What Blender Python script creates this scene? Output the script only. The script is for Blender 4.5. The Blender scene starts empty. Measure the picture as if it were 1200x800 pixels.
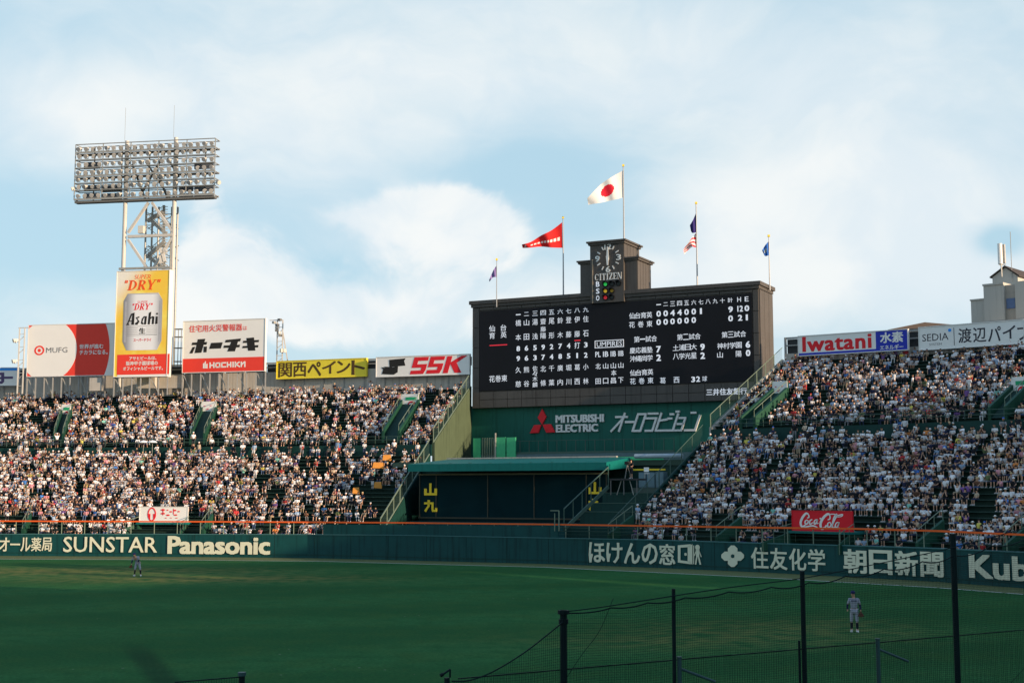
import bpy, math, random
import numpy as np
from mathutils import Vector, Matrix
random.seed(7)
RNG = np.random.default_rng(11)
sc = bpy.context.scene
R = math.radians
# ------------------------------------------------------------------ camera
CAM_H = 6.25
FPX = 1600.0
PITCH = math.atan(175 / 1600.0)
cam_d = bpy.data.cameras.new("camera")
cam = bpy.data.objects.new("camera", cam_d)
sc.collection.objects.link(cam)
cam.location = (0, 0, CAM_H)
cam.rotation_euler = (math.pi / 2 + PITCH, 0, 0)
cam_d.sensor_width = 36
cam_d.lens = FPX / 1200 * 36
cam_d.clip_start = 0.5
cam_d.clip_end = 6000
sc.camera = cam
# ------------------------------------------------------------------ light
SUN_H = Vector((0.86, -0.51)).normalized()      # horizontal direction towards the sun
SUN_EL = R(11)
sd = Vector((SUN_H.x * math.cos(SUN_EL), SUN_H.y * math.cos(SUN_EL), math.sin(SUN_EL)))
sun_l = bpy.data.lights.new("sun", 'SUN')
sun_l.energy = 5.0
sun_l.angle = R(0.4)
sun_l.color = (1.0, 0.74, 0.50)
sun = bpy.data.objects.new("sun", sun_l)
sc.collection.objects.link(sun)
sun.rotation_euler = (-sd).to_track_quat('-Z', 'Y').to_euler()
sun.location = (120, -80, 90)
w = bpy.data.worlds.new("World")
sc.world = w
w.use_nodes = True
nt = w.node_tree
nt.nodes.clear()
class NG:
    """short node-graph helper"""
    def __init__(s, tree): s.t = tree
    def n(s, typ, ins=None, **kw):
        nd = s.t.nodes.new(typ)
        for k, v in kw.items(): setattr(nd, k, v)
        for k, v in (ins or {}).items():
            if isinstance(v, bpy.types.NodeSocket): s.t.links.new(v, nd.inputs[k])
            else: nd.inputs[k].default_value = v
        return nd
    def m(s, op, a, b=0.0, c=0.0, clamp=False):
        nd = s.n('ShaderNodeMath', {0: a, 1: b, 2: c}, operation=op); nd.use_clamp = clamp
        return nd.outputs[0]
    def mix(s, f, a, b):
        nd = s.n('ShaderNodeMix', {0: f, 6: a, 7: b}, data_type='RGBA')
        return nd.outputs[2]
    def ramp(s, v, lo, hi, clamp=True, smooth=True):
        nd = s.n('ShaderNodeMapRange', {0: v, 1: lo, 2: hi, 3: 0.0, 4: 1.0})
        nd.interpolation_type = 'SMOOTHSTEP' if smooth else 'LINEAR'
        return nd.outputs[0]
g = NG(nt)
sky = g.n('ShaderNodeTexSky', sky_type='NISHITA')
sky.sun_disc = False
sky.sun_elevation = SUN_EL
sky.sun_rotation = math.atan2(SUN_H.x, SUN_H.y)
sky.altitude = 20
sky.air_density = 1.0
sky.dust_density = 1.2
sky.ozone_density = 1.6
tc = g.n('ShaderNodeTexCoord')
sep = g.n('ShaderNodeSeparateXYZ', {0: tc.outputs['Generated']})
X, Y, Z = sep.outputs
az = g.m('ARCTAN2', X, Y)
el = g.m('ARCSINE', Z)
# cloud layer: fine puffs near the horizon, long veils higher up
warp = g.n('ShaderNodeTexNoise', {'Vector': tc.outputs['Generated'], 'Scale': 5.0, 'Detail': 4.0})
wv = g.n('ShaderNodeVectorMath', {0: warp.outputs['Color'], 1: (0.5, 0.5, 0.5)}, operation='SUBTRACT')
wv2 = g.n('ShaderNodeVectorMath', {0: wv.outputs[0], 'Scale': 0.16}, operation='SCALE')
wc = g.n('ShaderNodeVectorMath', {0: tc.outputs['Generated'], 1: wv2.outputs[0]}, operation='ADD')
mp1 = g.n('ShaderNodeMapping', {'Vector': wc.outputs[0], 'Scale': (1.0, 1.0, 2.6), 'Rotation': (0.0, 0.35, 0.0)})
veil = g.n('ShaderNodeTexNoise', {'Vector': mp1.outputs[0], 'Scale': 2.6, 'Detail': 7.0, 'Roughness': 0.52})
mp2 = g.n('ShaderNodeMapping', {'Vector': wc.outputs[0], 'Scale': (1.0, 1.0, 1.5)})
puff = g.n('ShaderNodeTexNoise', {'Vector': mp2.outputs[0], 'Scale': 13.0, 'Detail': 12.0, 'Roughness': 0.55})
def blob(px, py, rx, ry, amp):
    """a cloud bank centred on a direction of the sky"""
    a0 = math.atan((px - 600) / FPX); e0 = math.atan((400 - py) / FPX) + PITCH
    ax, ey = rx / FPX, ry / FPX
    dx = g.m('DIVIDE', g.m('SUBTRACT', az, a0), ax)
    dy = g.m('DIVIDE', g.m('SUBTRACT', el, e0), ey)
    r2 = g.m('ADD', g.m('MULTIPLY', dx, dx), g.m('MULTIPLY', dy, dy))
    return g.m('MULTIPLY', g.m('EXPONENT', g.m('MULTIPLY', r2, -1.0)), amp)
def blobs(lst):
    t_ = None
    for b in lst:
        v = blob(*b); t_ = v if t_ is None else g.m('ADD', t_, v)
    return t_
# low cumulus: behind the left boards and from there towards the red pennant
bl_c = blobs([(255, 300, 46, 50, .62), (305, 345, 90, 46, .66), (215, 365, 60, 50, .45), (400, 375, 150, 34, .5), (400, 300, 80, 40, .28), (520, 345, 90, 50, .3), (500, 242, 85, 26, .62), (580, 262, 40, 34, .45), (425, 258, 90, 20, .42), (360, 250, 60, 16, .25), (480, 290, 120, 26, .30),
              (240, 240, 26, 20, .25), (560, 330, 60, 60, .2)])
# soft bright veils: right half, top, band along the horizon
bl_v = blobs([(960, 300, 230, 80, .42), (1060, 215, 200, 80, .38), (850, 235, 120, 50, .12), (620, 50, 420, 70, .20), (930, 110, 260, 55, .22), (140, 150, 260, 60, .14), (330, 120, 200, 60, .10), (700, 345, 200, 40, .28), (450, 380, 320, 40, .25), (1150, 60, 130, 60, .10),
              (1180, 300, 30, 18, -.75), (625, 200, 110, 42, -.30), (690, 262, 60, 32, -.28), (35, 280, 110, 55, -.45), (160, 280, 40, 50, -.30), (790, 275, 50, 40, -.2), (370, 320, 90, 14, -.25), (60, 60, 160, 50, -.14), (60, 150, 90, 40, .1)])
pf = g.m('ADD', g.m('MULTIPLY', g.m('SUBTRACT', puff.outputs[0], 0.5), 1.9), bl_c)
m_p = g.m('MULTIPLY', g.ramp(pf, 0.18, 0.66), g.m('MULTIPLY', g.ramp(bl_c, 0.04, 0.30), 0.92))
fib = g.n('ShaderNodeTexNoise', {'Vector': mp1.outputs[0], 'Scale': 14.0, 'Detail': 8.0, 'Roughness': 0.6})
vv_ = g.m('ADD', g.m('ADD', veil.outputs[0], bl_v), g.m('MULTIPLY', g.m('SUBTRACT', fib.outputs[0], 0.5), 0.30))
m_v = g.m('MULTIPLY', g.ramp(vv_, 0.25, 0.95), 0.90)
cover = g.m('SUBTRACT', 1.0, g.m('MULTIPLY', g.m('SUBTRACT', 1.0, m_p), g.m('SUBTRACT', 1.0, m_v)))
low = g.m('SUBTRACT', 1.0, g.ramp(el, 0.0, 0.16))
haze = g.m('MULTIPLY', low, 0.5)
cover = g.m('MAXIMUM', g.m('MULTIPLY', cover, 0.92), haze)
shade_n = g.n('ShaderNodeTexNoise', {'Vector': wc.outputs[0], 'Scale': 6.0, 'Detail': 5.0})
ccol = g.mix(g.ramp(g.m('ADD', g.m('MULTIPLY', shade_n.outputs[0], .5), g.m('MULTIPLY', puff.outputs[0], .5)), 0.40, 0.60), (7.5, 8.1, 8.5, 1), (9.0, 9.0, 8.8, 1))
hi = g.ramp(el, 0.42, 0.85)
base = g.mix(g.m('SUBTRACT', 0.72, g.m('MULTIPLY', hi, 0.6)), sky.outputs[0], (5.3, 7.7, 9.1, 1))
cover = g.m('MULTIPLY', cover, g.m('SUBTRACT', 1.0, g.m('MULTIPLY', hi, 0.85)))
base = g.mix(hi, base, (2.4, 4.2, 7.2, 1))
col = g.mix(cover, base, ccol)
# below the horizon: dull ground bounce
col = g.mix(g.ramp(el, -0.06, 0.0), (1.2, 1.4, 1.3, 1), col)
bg = g.n('ShaderNodeBackground', {'Color': col, 'Strength': 0.078})
wo = g.n('ShaderNodeOutputWorld', {'Surface': bg.outputs[0]})
sc.view_settings.view_transform = 'Standard'
sc.view_settings.look = 'None'
sc.view_settings.gamma = 1
sc.view_settings.use_curve_mapping = False
sc.view_settings.exposure = 0.5
sc.cycles.max_bounces = 6
sc.cycles.use_denoising = True

# ------------------------------------------------------------------ measuring helpers
CP, SP = math.cos(PITCH), math.sin(PITCH)
def ray(px, py):
    r, u = (px - 600) / FPX, (400 - py) / FPX
    return Vector((r, CP - SP * u, SP + CP * u))
def at_z(px, py, z):
    d = ray(px, py); k = (z - CAM_H) / d.z
    return Vector((0, 0, CAM_H)) + d * k
def at_y(px, py, y):
    d = ray(px, py); k = y / d.y
    return Vector((0, 0, CAM_H)) + d * k
def proj(p):
    x, y, z = p[0], p[1], p[2] - CAM_H
    dep = y * CP + z * SP; up = -y * SP + z * CP
    return 600 + FPX * x / dep, 400 - FPX * up / dep
class Frame:
    """an upright plane: origin, horizontal tangent T, normal N towards the field"""
    def __init__(s, p0, p1):
        p0, p1 = Vector(p0), Vector(p1)
        s.O = Vector((p0.x, p0.y, 0)); t = Vector((p1.x - p0.x, p1.y - p0.y, 0))
        s.L = t.length; s.T = t.normalized(); s.N = Vector((s.T.y, -s.T.x, 0))
    def p(s, a, b, c=0.0): return s.O + s.T * a + s.N * c + Vector((0, 0, b))
    def ab(s, px, py):
        d = ray(px, py); o = Vector((0, 0, CAM_H))
        k = (s.O - o).dot(s.N) / d.dot(s.N); q = o + d * k
        return (q - s.O).dot(s.T), q.z
    def shift(s, c):
        f = Frame(s.O + s.N * c, s.O + s.N * c + s.T); f.L = s.L
        return f
# ------------------------------------------------------------------ materials
MATS = {}
def mat(name, col, rough=0.7, metal=0.0, var=0.12, scale=3.0, bump=0.0, emit=0.0, emit_col=None, spec=0.2, streak=0.0, obj_col=False, attr=None):
    if name in MATS: return MATS[name]
    m = bpy.data.materials.new(name); m.use_nodes = True; MATS[name] = m
    t = m.node_tree; q = NG(t); b = t.nodes['Principled BSDF']
    b.inputs['Roughness'].default_value = rough; b.inputs['Metallic'].default_value = metal
    b.inputs['Specular IOR Level'].default_value = spec
    tcn = q.n('ShaderNodeTexCoord')
    if obj_col:
        oi = q.n('ShaderNodeObjectInfo'); base = oi.outputs['Color']
    elif attr:
        at = q.n('ShaderNodeAttribute', attribute_name=attr); base = at.outputs['Color']
    else:
        rg = q.n('ShaderNodeRGB'); rg.outputs[0].default_value = (*col, 1); base = rg.outputs[0]
    nz = q.n('ShaderNodeTexNoise', {'Vector': tcn.outputs['Object'], 'Scale': scale, 'Detail': 6.0})
    f = q.m('ADD', q.m('MULTIPLY', q.m('SUBTRACT', nz.outputs[0], 0.5), var * 3.0), 1.0)
    if streak:
        mp = q.n('ShaderNodeMapping', {'Vector': tcn.outputs['Object'], 'Scale': (2.5, 2.5, 0.12)})
        n2 = q.n('ShaderNodeTexNoise', {'Vector': mp.outputs[0], 'Scale': 1.5, 'Detail': 5.0})
        f = q.m('MULTIPLY', f, q.m('SUBTRACT', 1.0, q.m('MULTIPLY', q.ramp(n2.outputs[0], 0.5, 0.7), streak)))
    sv = q.n('ShaderNodeVectorMath', {0: base, 'Scale': f}, operation='SCALE')
    t.links.new(sv.outputs[0], b.inputs['Base Color'])
    if bump:
        bp = q.n('ShaderNodeBump', {'Height': nz.outputs[0], 'Strength': bump, 'Distance': 0.05})
        t.links.new(bp.outputs[0], b.inputs['Normal'])
    if emit:
        b.inputs['Emission Color'].default_value = (*(emit_col or col), 1)
        b.inputs['Emission Strength'].default_value = emit
    return m
M_wall = mat('wall_green_paint', (0.005, 0.058, 0.058), 0.6, var=0.16, scale=1.0, streak=0.4)
M_deepgreen = mat('dark_green_paint', (0.006, 0.042, 0.036), 0.6, streak=0.2)
M_seatstep = mat('terrace_green_concrete', (0.014, 0.035, 0.028), 0.9, var=0.25, scale=0.8)
M_bench = mat('bench_green', (0.018, 0.05, 0.04), 0.55, var=0.2, scale=0.6)
M_parapet = mat('parapet_green', (0.013, 0.066, 0.040), 0.6, streak=0.25)
M_wing = mat('weathered_green_concrete', (0.075, 0.105, 0.062), 0.85, var=0.15, scale=0.7, streak=0.35)
M_backgreen = mat('backstop_green', (0.010, 0.105, 0.080), 0.6, var=0.1, scale=0.5, streak=0.25)
M_bright = mat('bright_green_paint', (0.03, 0.26, 0.11), 0.5, var=0.1)
M_hatch = mat('hatch_green_paint', (0.07, 0.48, 0.22), 0.5, var=0.1)
M_teal = mat('teal_roof', (0.003, 0.14, 0.125), 0.5, var=0.08, streak=0.15)
M_screen_dark = mat('batters_eye_dark', (0.003, 0.020, 0.024), 0.9, var=0.25, scale=0.4, spec=0.08)
M_brown = mat('dark_bronze_cladding', (0.090, 0.080, 0.072), 0.6, var=0.15, scale=0.5, streak=0.2)
M_brownlit = mat('bronze_side_cladding', (0.17, 0.125, 0.09), 0.6, var=0.12, scale=0.4, streak=0.2)
M_display = mat('display_black', (0.008, 0.008, 0.011), 0.6, var=0.3, scale=0.2, spec=0.2)
M_led = mat('display_characters', (0.75, 0.77, 0.82), 0.5, var=0.03, emit=0.32)
M_ledred = mat('display_red', (0.7, 0.03, 0.05), 0.5, emit=0.5)
M_cream = mat('cream_lettering', (0.66, 0.66, 0.50), 0.6, var=0.06, scale=1.5)
M_orange = mat('orange_padding', (0.80, 0.12, 0.02), 0.5, var=0.1)
M_rail = mat('rail_green_grey', (0.06, 0.11, 0.09), 0.5, metal=0.1)
M_railpale = mat('rail_pale_green', (0.17, 0.22, 0.16), 0.5)
M_white = mat('white_board', (0.80, 0.79, 0.75), 0.45, var=0.03, scale=0.6)
M_frame = mat('sign_frame_white', (0.72, 0.71, 0.68), 0.5, var=0.05)
M_redb = mat('red_board', (0.80, 0.055, 0.035), 0.45, var=0.03)
M_redcola = mat('red_cola_board', (0.70, 0.012, 0.025), 0.45, var=0.03)
M_yel = mat('yellow_board', (0.85, 0.68, 0.05), 0.45, var=0.03)
M_gold = mat('yellow_lettering', (0.95, 0.66, 0.04), 0.5, var=0.05)
M_black = mat('black_lettering', (0.02, 0.018, 0.016), 0.5)
M_char = mat('charcoal_lettering', (0.035, 0.035, 0.05), 0.5)
M_grey = mat('grey_lettering', (0.15, 0.15, 0.16), 0.5)
M_redl = mat('red_lettering', (0.72, 0.02, 0.03), 0.5)
M_blue = mat('blue_board', (0.02, 0.04, 0.42), 0.45, var=0.03)
M_sky = mat('bright_blue', (0.02, 0.28, 0.80), 0.45, var=0.03)
M_purple = mat('purple_lettering', (0.10, 0.07, 0.16), 0.5)
M_concrete = mat('concrete', (0.46, 0.43, 0.38), 0.9, var=0.12, scale=0.7, streak=0.25)
M_greymetal = mat('grey_metal', (0.30, 0.30, 0.29), 0.55, metal=0.2, var=0.15)
M_darkvoid = mat('dark_opening', (0.05, 0.055, 0.06), 0.8)
M_steel = mat('painted_steel_white', (0.52, 0.50, 0.46), 0.5, var=0.06, streak=0.1)
M_steelgrey = mat('galvanised_steel', (0.33, 0.33, 0.31), 0.5, metal=0.3, var=0.15)
M_steeldark = mat('dark_steel', (0.16, 0.16, 0.155), 0.6, metal=0.2)  # dark grey steel for gratings, rear posts and scaffold
M_lamp = mat('lamp_housing', (0.56, 0.54, 0.48), 0.4, var=0.08)
M_glass = mat('lamp_glass', (0.25, 0.26, 0.27), 0.15, var=0.05)
M_polewhite = mat('flagpole_white', (0.33, 0.34, 0.35), 0.4, metal=0.3)
M_bldg = mat('beige_render', (0.47, 0.45, 0.40), 0.9, var=0.06, scale=0.3, streak=0.12)
M_bldgroof = mat('brown_roof', (0.07, 0.055, 0.045), 0.8, var=0.15)
M_post = mat('fence_post_dark', (0.004, 0.012, 0.014), 0.6, var=0.3, scale=2, spec=.1)
M_posttop = mat('fence_post_grey', (0.03, 0.07, 0.075), 0.5, var=0.1)
M_net = mat('net_black', (0.006, 0.012, 0.012), 0.8)
M_silver = mat('silver_lettering', (0.66, 0.66, 0.64), 0.45, var=0.08, metal=0.1)
M_line = mat('white_chalk', (0.72, 0.72, 0.68), 0.9, var=0.12, scale=4)
M_skin = mat('skin', (0.52, 0.30, 0.20), 0.6, var=0.05, scale=10)
M_shoe = mat('shoe_white', (0.7, 0.7, 0.7), 0.5)
M_navy = mat('navy_cloth', (0.015, 0.02, 0.07), 0.8)
M_uniform = mat('grey_uniform', (0.46, 0.46, 0.50), 0.85, var=0.08, scale=6)
M_leather = mat('glove_leather', (0.09, 0.035, 0.02), 0.6)
M_hairk = mat('hair_black', (0.012, 0.010, 0.009), 0.6)
M_cloth = mat('cloth_object_colour', (1, 1, 1), 0.85, var=0.08, scale=8, obj_col=True)
M_crowd = mat('crowd_colours', (1, 1, 1), 0.85, var=0.06, scale=5, attr='col')
# ------------------------------------------------------------------ mesh builder
def new_obj(name, me, parent=None):
    o = bpy.data.objects.new(name, me); sc.collection.objects.link(o)
    if parent is not None: o.parent = parent
    return o
def tag(o, label=None, cat=None, group=None, kind=None):
    if label: o['label'] = label
    if cat: o['category'] = cat
    if group: o['group'] = group
    if kind: o['kind'] = kind
    return o
def empty(name, loc, label=None, cat=None, group=None, kind=None):
    o = bpy.data.objects.new(name, None); sc.collection.objects.link(o)
    o.location = loc; o.empty_display_size = 0.3
    return tag(o, label, cat, group, kind)
def wloc(o):
    v = Vector((0, 0, 0))
    while o is not None: v += o.location; o = o.parent
    return v
class MB:
    def __init__(s): s.v = []; s.f = []
    def face(s, pts):
        n = len(s.v); s.v += [tuple(p) for p in pts]; s.f.append(tuple(range(n, n + len(pts)))); return s
    def hexa(s, b, t):
        n = len(s.v); s.v += [tuple(p) for p in b] + [tuple(p) for p in t]; k = len(b)
        s.f.append(tuple(n + i for i in reversed(range(k)))); s.f.append(tuple(n + k + i for i in range(k)))
        for i in range(k):
            j = (i + 1) % k; s.f.append((n + i, n + j, n + k + j, n + k + i))
        return s
    def box(s, c, size, rz=0.0):
        cx, cy, cz = c; a, b, h = size[0] / 2, size[1] / 2, size[2] / 2
        co, si = math.cos(rz), math.sin(rz)
        q = [(cx + x * co - y * si, cy + x * si + y * co) for x, y in ((-a, -b), (a, -b), (a, b), (-a, b))]
        return s.hexa([(x, y, cz - h) for x, y in q], [(x, y, cz + h) for x, y in q])
    def fbox(s, fr, a0, a1, b0, b1, c0, c1):
        """box in a frame: a along, b up, c outwards"""
        return s.hexa([fr.p(a0, b0, c0), fr.p(a0, b0, c1), fr.p(a1, b0, c1), fr.p(a1, b0, c0)],
                      [fr.p(a0, b1, c0), fr.p(a0, b1, c1), fr.p(a1, b1, c1), fr.p(a1, b1, c0)])
    def prism(s, fr, poly, c0, c1):
        return s.hexa([fr.p(a, b, c0) for a, b in poly], [fr.p(a, b, c1) for a, b in poly])
    def tube(s, p0, p1, r0, r1=None, n=8):
        p0, p1 = Vector(p0), Vector(p1); r1 = r0 if r1 is None else r1
        d = (p1 - p0).normalized(); up = Vector((0, 0, 1)) if abs(d.z) < 0.9 else Vector((1, 0, 0))
        x = d.cross(up).normalized(); y = d.cross(x)
        c = [(math.cos(2 * math.pi * i / n), math.sin(2 * math.pi * i / n)) for i in range(n)]
        return s.hexa([p0 + (x * a + y * b) * r0 for a, b in c], [p1 + (x * a + y * b) * r1 for a, b in c])
    def beam(s, p0, p1, w_, h_=None):
        p0, p1 = Vector(p0), Vector(p1); h_ = h_ or w_
        d = (p1 - p0).normalized(); up = Vector((0, 0, 1)) if abs(d.z) < 0.95 else Vector((0, 1, 0))
        x = d.cross(up).normalized() * (w_ / 2); y = d.cross(x).normalized() * (h_ / 2)
        return s.hexa([p0 - x - y, p0 + x - y, p0 + x + y, p0 - x + y], [p1 - x - y, p1 + x - y, p1 + x + y, p1 - x + y])
    def poly_tube(s, pts, r, n=6):
        for a, b in zip(pts[:-1], pts[1:]): s.tube(a, b, r, n=n)
        return s
    def build(s, name, m, parent=None, loc=None, smooth=False):
        base = wloc(parent) if parent is not None else Vector(loc or (0, 0, 0))
        me = bpy.data.meshes.new(name)
        me.from_pydata([(v[0] - base.x, v[1] - base.y, v[2] - base.z) for v in s.v], [], s.f)
        me.materials.append(m); me.validate(); me.update()
        if smooth: me.polygons.foreach_set('use_smooth', [True] * len(me.polygons))
        import bmesh
        b = bmesh.new(); b.from_mesh(me); bmesh.ops.recalc_face_normals(b, faces=b.faces); b.to_mesh(me); b.free()
        o = new_obj(name, me, parent)
        if parent is None: o.location = base
        return o
# text: glyph meshes from the built-in font, fitted into a rectangle of a frame
_tc = {}
def text_mesh(s, bold=0.0, res=2, depth=0.0, space=1.0):
    k = (s, bold, res, depth, space)
    if k not in _tc:
        cu = bpy.data.curves.new('t', 'FONT'); cu.body = s; cu.size = 1.0; cu.offset = 0.0
        cu.resolution_u = res; cu.extrude = depth; cu.space_character = space
        o = bpy.data.objects.new('t', cu); sc.collection.objects.link(o)
        bpy.context.view_layer.update()
        me = bpy.data.meshes.new_from_object(o.evaluated_get(bpy.context.evaluated_depsgraph_get()))
        v = np.empty(len(me.vertices) * 3); me.vertices.foreach_get('co', v); v = v.reshape(-1, 3)
        f = [tuple(p.vertices) for p in me.polygons]
        bpy.data.objects.remove(o); bpy.data.curves.remove(cu); bpy.data.meshes.remove(me)
        if bold > 0:
            n0 = len(v); V = []; F_ = []
            for i, (dx, dy) in enumerate(((0, 0), (-1, -.7), (1, -.7), (-1, .7), (1, .7), (-1, 0), (1, 0))):
                q = v + np.array([dx * bold, dy * bold, 0.0]); q[:, 2] = q[:, 2] * (1 + i * .012) + i * 1e-4
                V.append(q); F_ += [tuple(a + i * n0 for a in p) for p in f]
            v, f = np.concatenate(V), F_
        _tc[k] = (v, f)
    return _tc[k]
def put_text(fr, s, a0, a1, b0, b1, m, parent, bold=0.0, c=0.02, shear=0.0, depth=0.0, name='lettering', keep_line=False, space=1.0, loc=None):
    v, f = text_mesh(s, bold, 2, 0.5 if depth else 0.0, space)
    v = v.copy()
    v[:, 0] += shear * v[:, 1]
    x0, x1 = v[:, 0].min(), v[:, 0].max(); y0, y1 = v[:, 1].min(), v[:, 1].max()
    if keep_line: y0, y1 = -0.12, 0.76
    A = a0 + (v[:, 0] - x0) / max(1e-6, x1 - x0) * (a1 - a0)
    B = b0 + (v[:, 1] - y0) / max(1e-6, y1 - y0) * (b1 - b0)
    C = c + v[:, 2] * 8 if not depth else c + (v[:, 2] / 0.5 * 0.5 + 0.5) * depth
    O, T, N = np.array(fr.O), np.array(fr.T), np.array(fr.N)
    W = O + A[:, None] * T + C[:, None] * N; W[:, 2] += B
    mb = MB(); mb.v = [tuple(p) for p in W]; mb.f = f
    return mb.build(name, m, parent, loc)
def ptext(fr, s, x0, yt, x1, yb, m, parent, **kw):
    """text over picture box: left end x0 (top yt, bottom yb), right end x1"""
    a0, b1 = fr.ab(x0, yt); _, b0 = fr.ab(x0, yb)
    ym = (yt + yb) / 2; a1, _ = fr.ab(x1, ym)
    return put_text(fr, s, a0, a1, b0, b1, m, parent, **kw)
def pchar(fr, s, cx, cy, w_, h_, m, parent, **kw):
    a, b = fr.ab(cx, cy); k = (fr.ab(cx + 1, cy)[0] - a)
    kb = b - fr.ab(cx, cy + 1)[1]
    return put_text(fr, s, a - w_ * k / 2, a + w_ * k / 2, b - h_ * kb / 2, b + h_ * kb / 2, m, parent, **kw)
def circ(a, b, ra, rb=None, n=32, t0=0, t1=2 * math.pi):
    rb = rb or ra
    return [(a + ra * math.cos(t0 + (t1 - t0) * i / n), b + rb * math.sin(t0 + (t1 - t0) * i / n)) for i in range(n)]
# ------------------------------------------------------------------ plan of the ballpark
def interp_list(pts, k):
    ps = [p[0] for p in pts]
    return float(np.interp(k, ps, [p[1] for p in pts]))
BASE = [(-140, 650), (0, 651), (180, 652), (360, 653.5), (460, 656), (640, 660.5), (770, 665), (900, 670.7), (1000, 676), (1100, 681.5), (1200, 689)]
WTOP = [(-140, 626), (0, 626), (180, 626), (360, 626.5), (460, 627), (640, 630.4), (770, 633), (900, 637), (1000, 639.7), (1100, 643), (1200, 647.5)]
def Fp(px): return at_z(px, interp_list(BASE, px), 0)
FL = [Fp(x) for x in range(-140, 1201, 20)]
FR_END = [Vector((47, 74, 0)), Vector((62, 58, 0))]
FRONT = FL + FR_END
ZT = 22.0
BT = [(-100, 433.5), (0, 430.5), (33, 430), (323, 423.4), (431, 419.0), (551, 414.2), (700, 406.5), (800, 401), (935, 393), (1064, 385), (1130, 379.7), (1200, 373.5), (1260, 368)]
def Bp(px): return at_z(px, interp_list(BT, px), ZT)
class Line:
    def __init__(s, pts):
        s.p = [Vector((p.x, p.y, 0)) for p in pts]
        d = [0]
        for a, b in zip(s.p[:-1], s.p[1:]): d.append(d[-1] + (b - a).length)
        s.d = np.array(d); s.L = d[-1]
    def at(s, t):
        q = min(max(t, 0), 1) * s.L; i = int(min(max(np.searchsorted(s.d, q) - 1, 0), len(s.p) - 2))
        k = (q - s.d[i]) / (s.d[i + 1] - s.d[i]); return s.p[i].lerp(s.p[i + 1], k)
VM0, VM1 = 0.50, 0.545
Z0, ZM, ZU, ZB = 1.75, 10.4, 11.5, 19.0
NLOW, NUP = 21, 19
class Stand:
    def __init__(s, F, B, zm, zb): s.F, s.B, s.zm, s.zu, s.zb = Line(F), Line(B), zm, zm + 1.1, zb
    def xy(s, a, v): return s.F.at(a).lerp(s.B.at(a), v)
    def zz(s, v):
        if v < VM0: return Z0 + (s.zm - Z0) * v / VM0
        if v < VM1: return s.zm
        return s.zu + (s.zb - s.zu) * (v - VM1) / (1 - VM1)
    def pt(s, a, v):
        p = s.xy(a, v); p.z = s.zz(v); return p
    def find(s, px, py, dz=0.0):
        best = None
        for i in range(0, 241):
            for j in range(0, 121):
                p = s.pt(i / 240, j / 120); p.z += dz; x, y = proj(p)
                e = (x - px) ** 2 + (y - py) ** 2
                if best is None or e < best[0]: best = (e, i / 240, j / 120)
        return best[1], best[2]
_off = 1.2
def back_of(p, q, off):  # move p from q direction
    d = (q - p); d.z = 0; d.normalize(); return p + d * off
LF = [Fp(x) for x in range(-140, 441, 20)]
LB = [Bp(x) for x in range(-100, 551, 25)]
LF = [p + Vector((0, 0.9, 0)) for p in LF]
RFp = [Fp(x) for x in range(706, 1201, 19)] + FR_END
RBp = [Bp(x) for x in range(918, 1261, 18)] + [Vector((75, 98, 0)), Vector((92, 82, 0))]
RFp = [p + Vector((0.55, 0.65, 0)) for p in RFp]
SL, SR = Stand(LF, LB, 9.9, 17.9), Stand(RFp, RBp, 10.8, 19.3)
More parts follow.
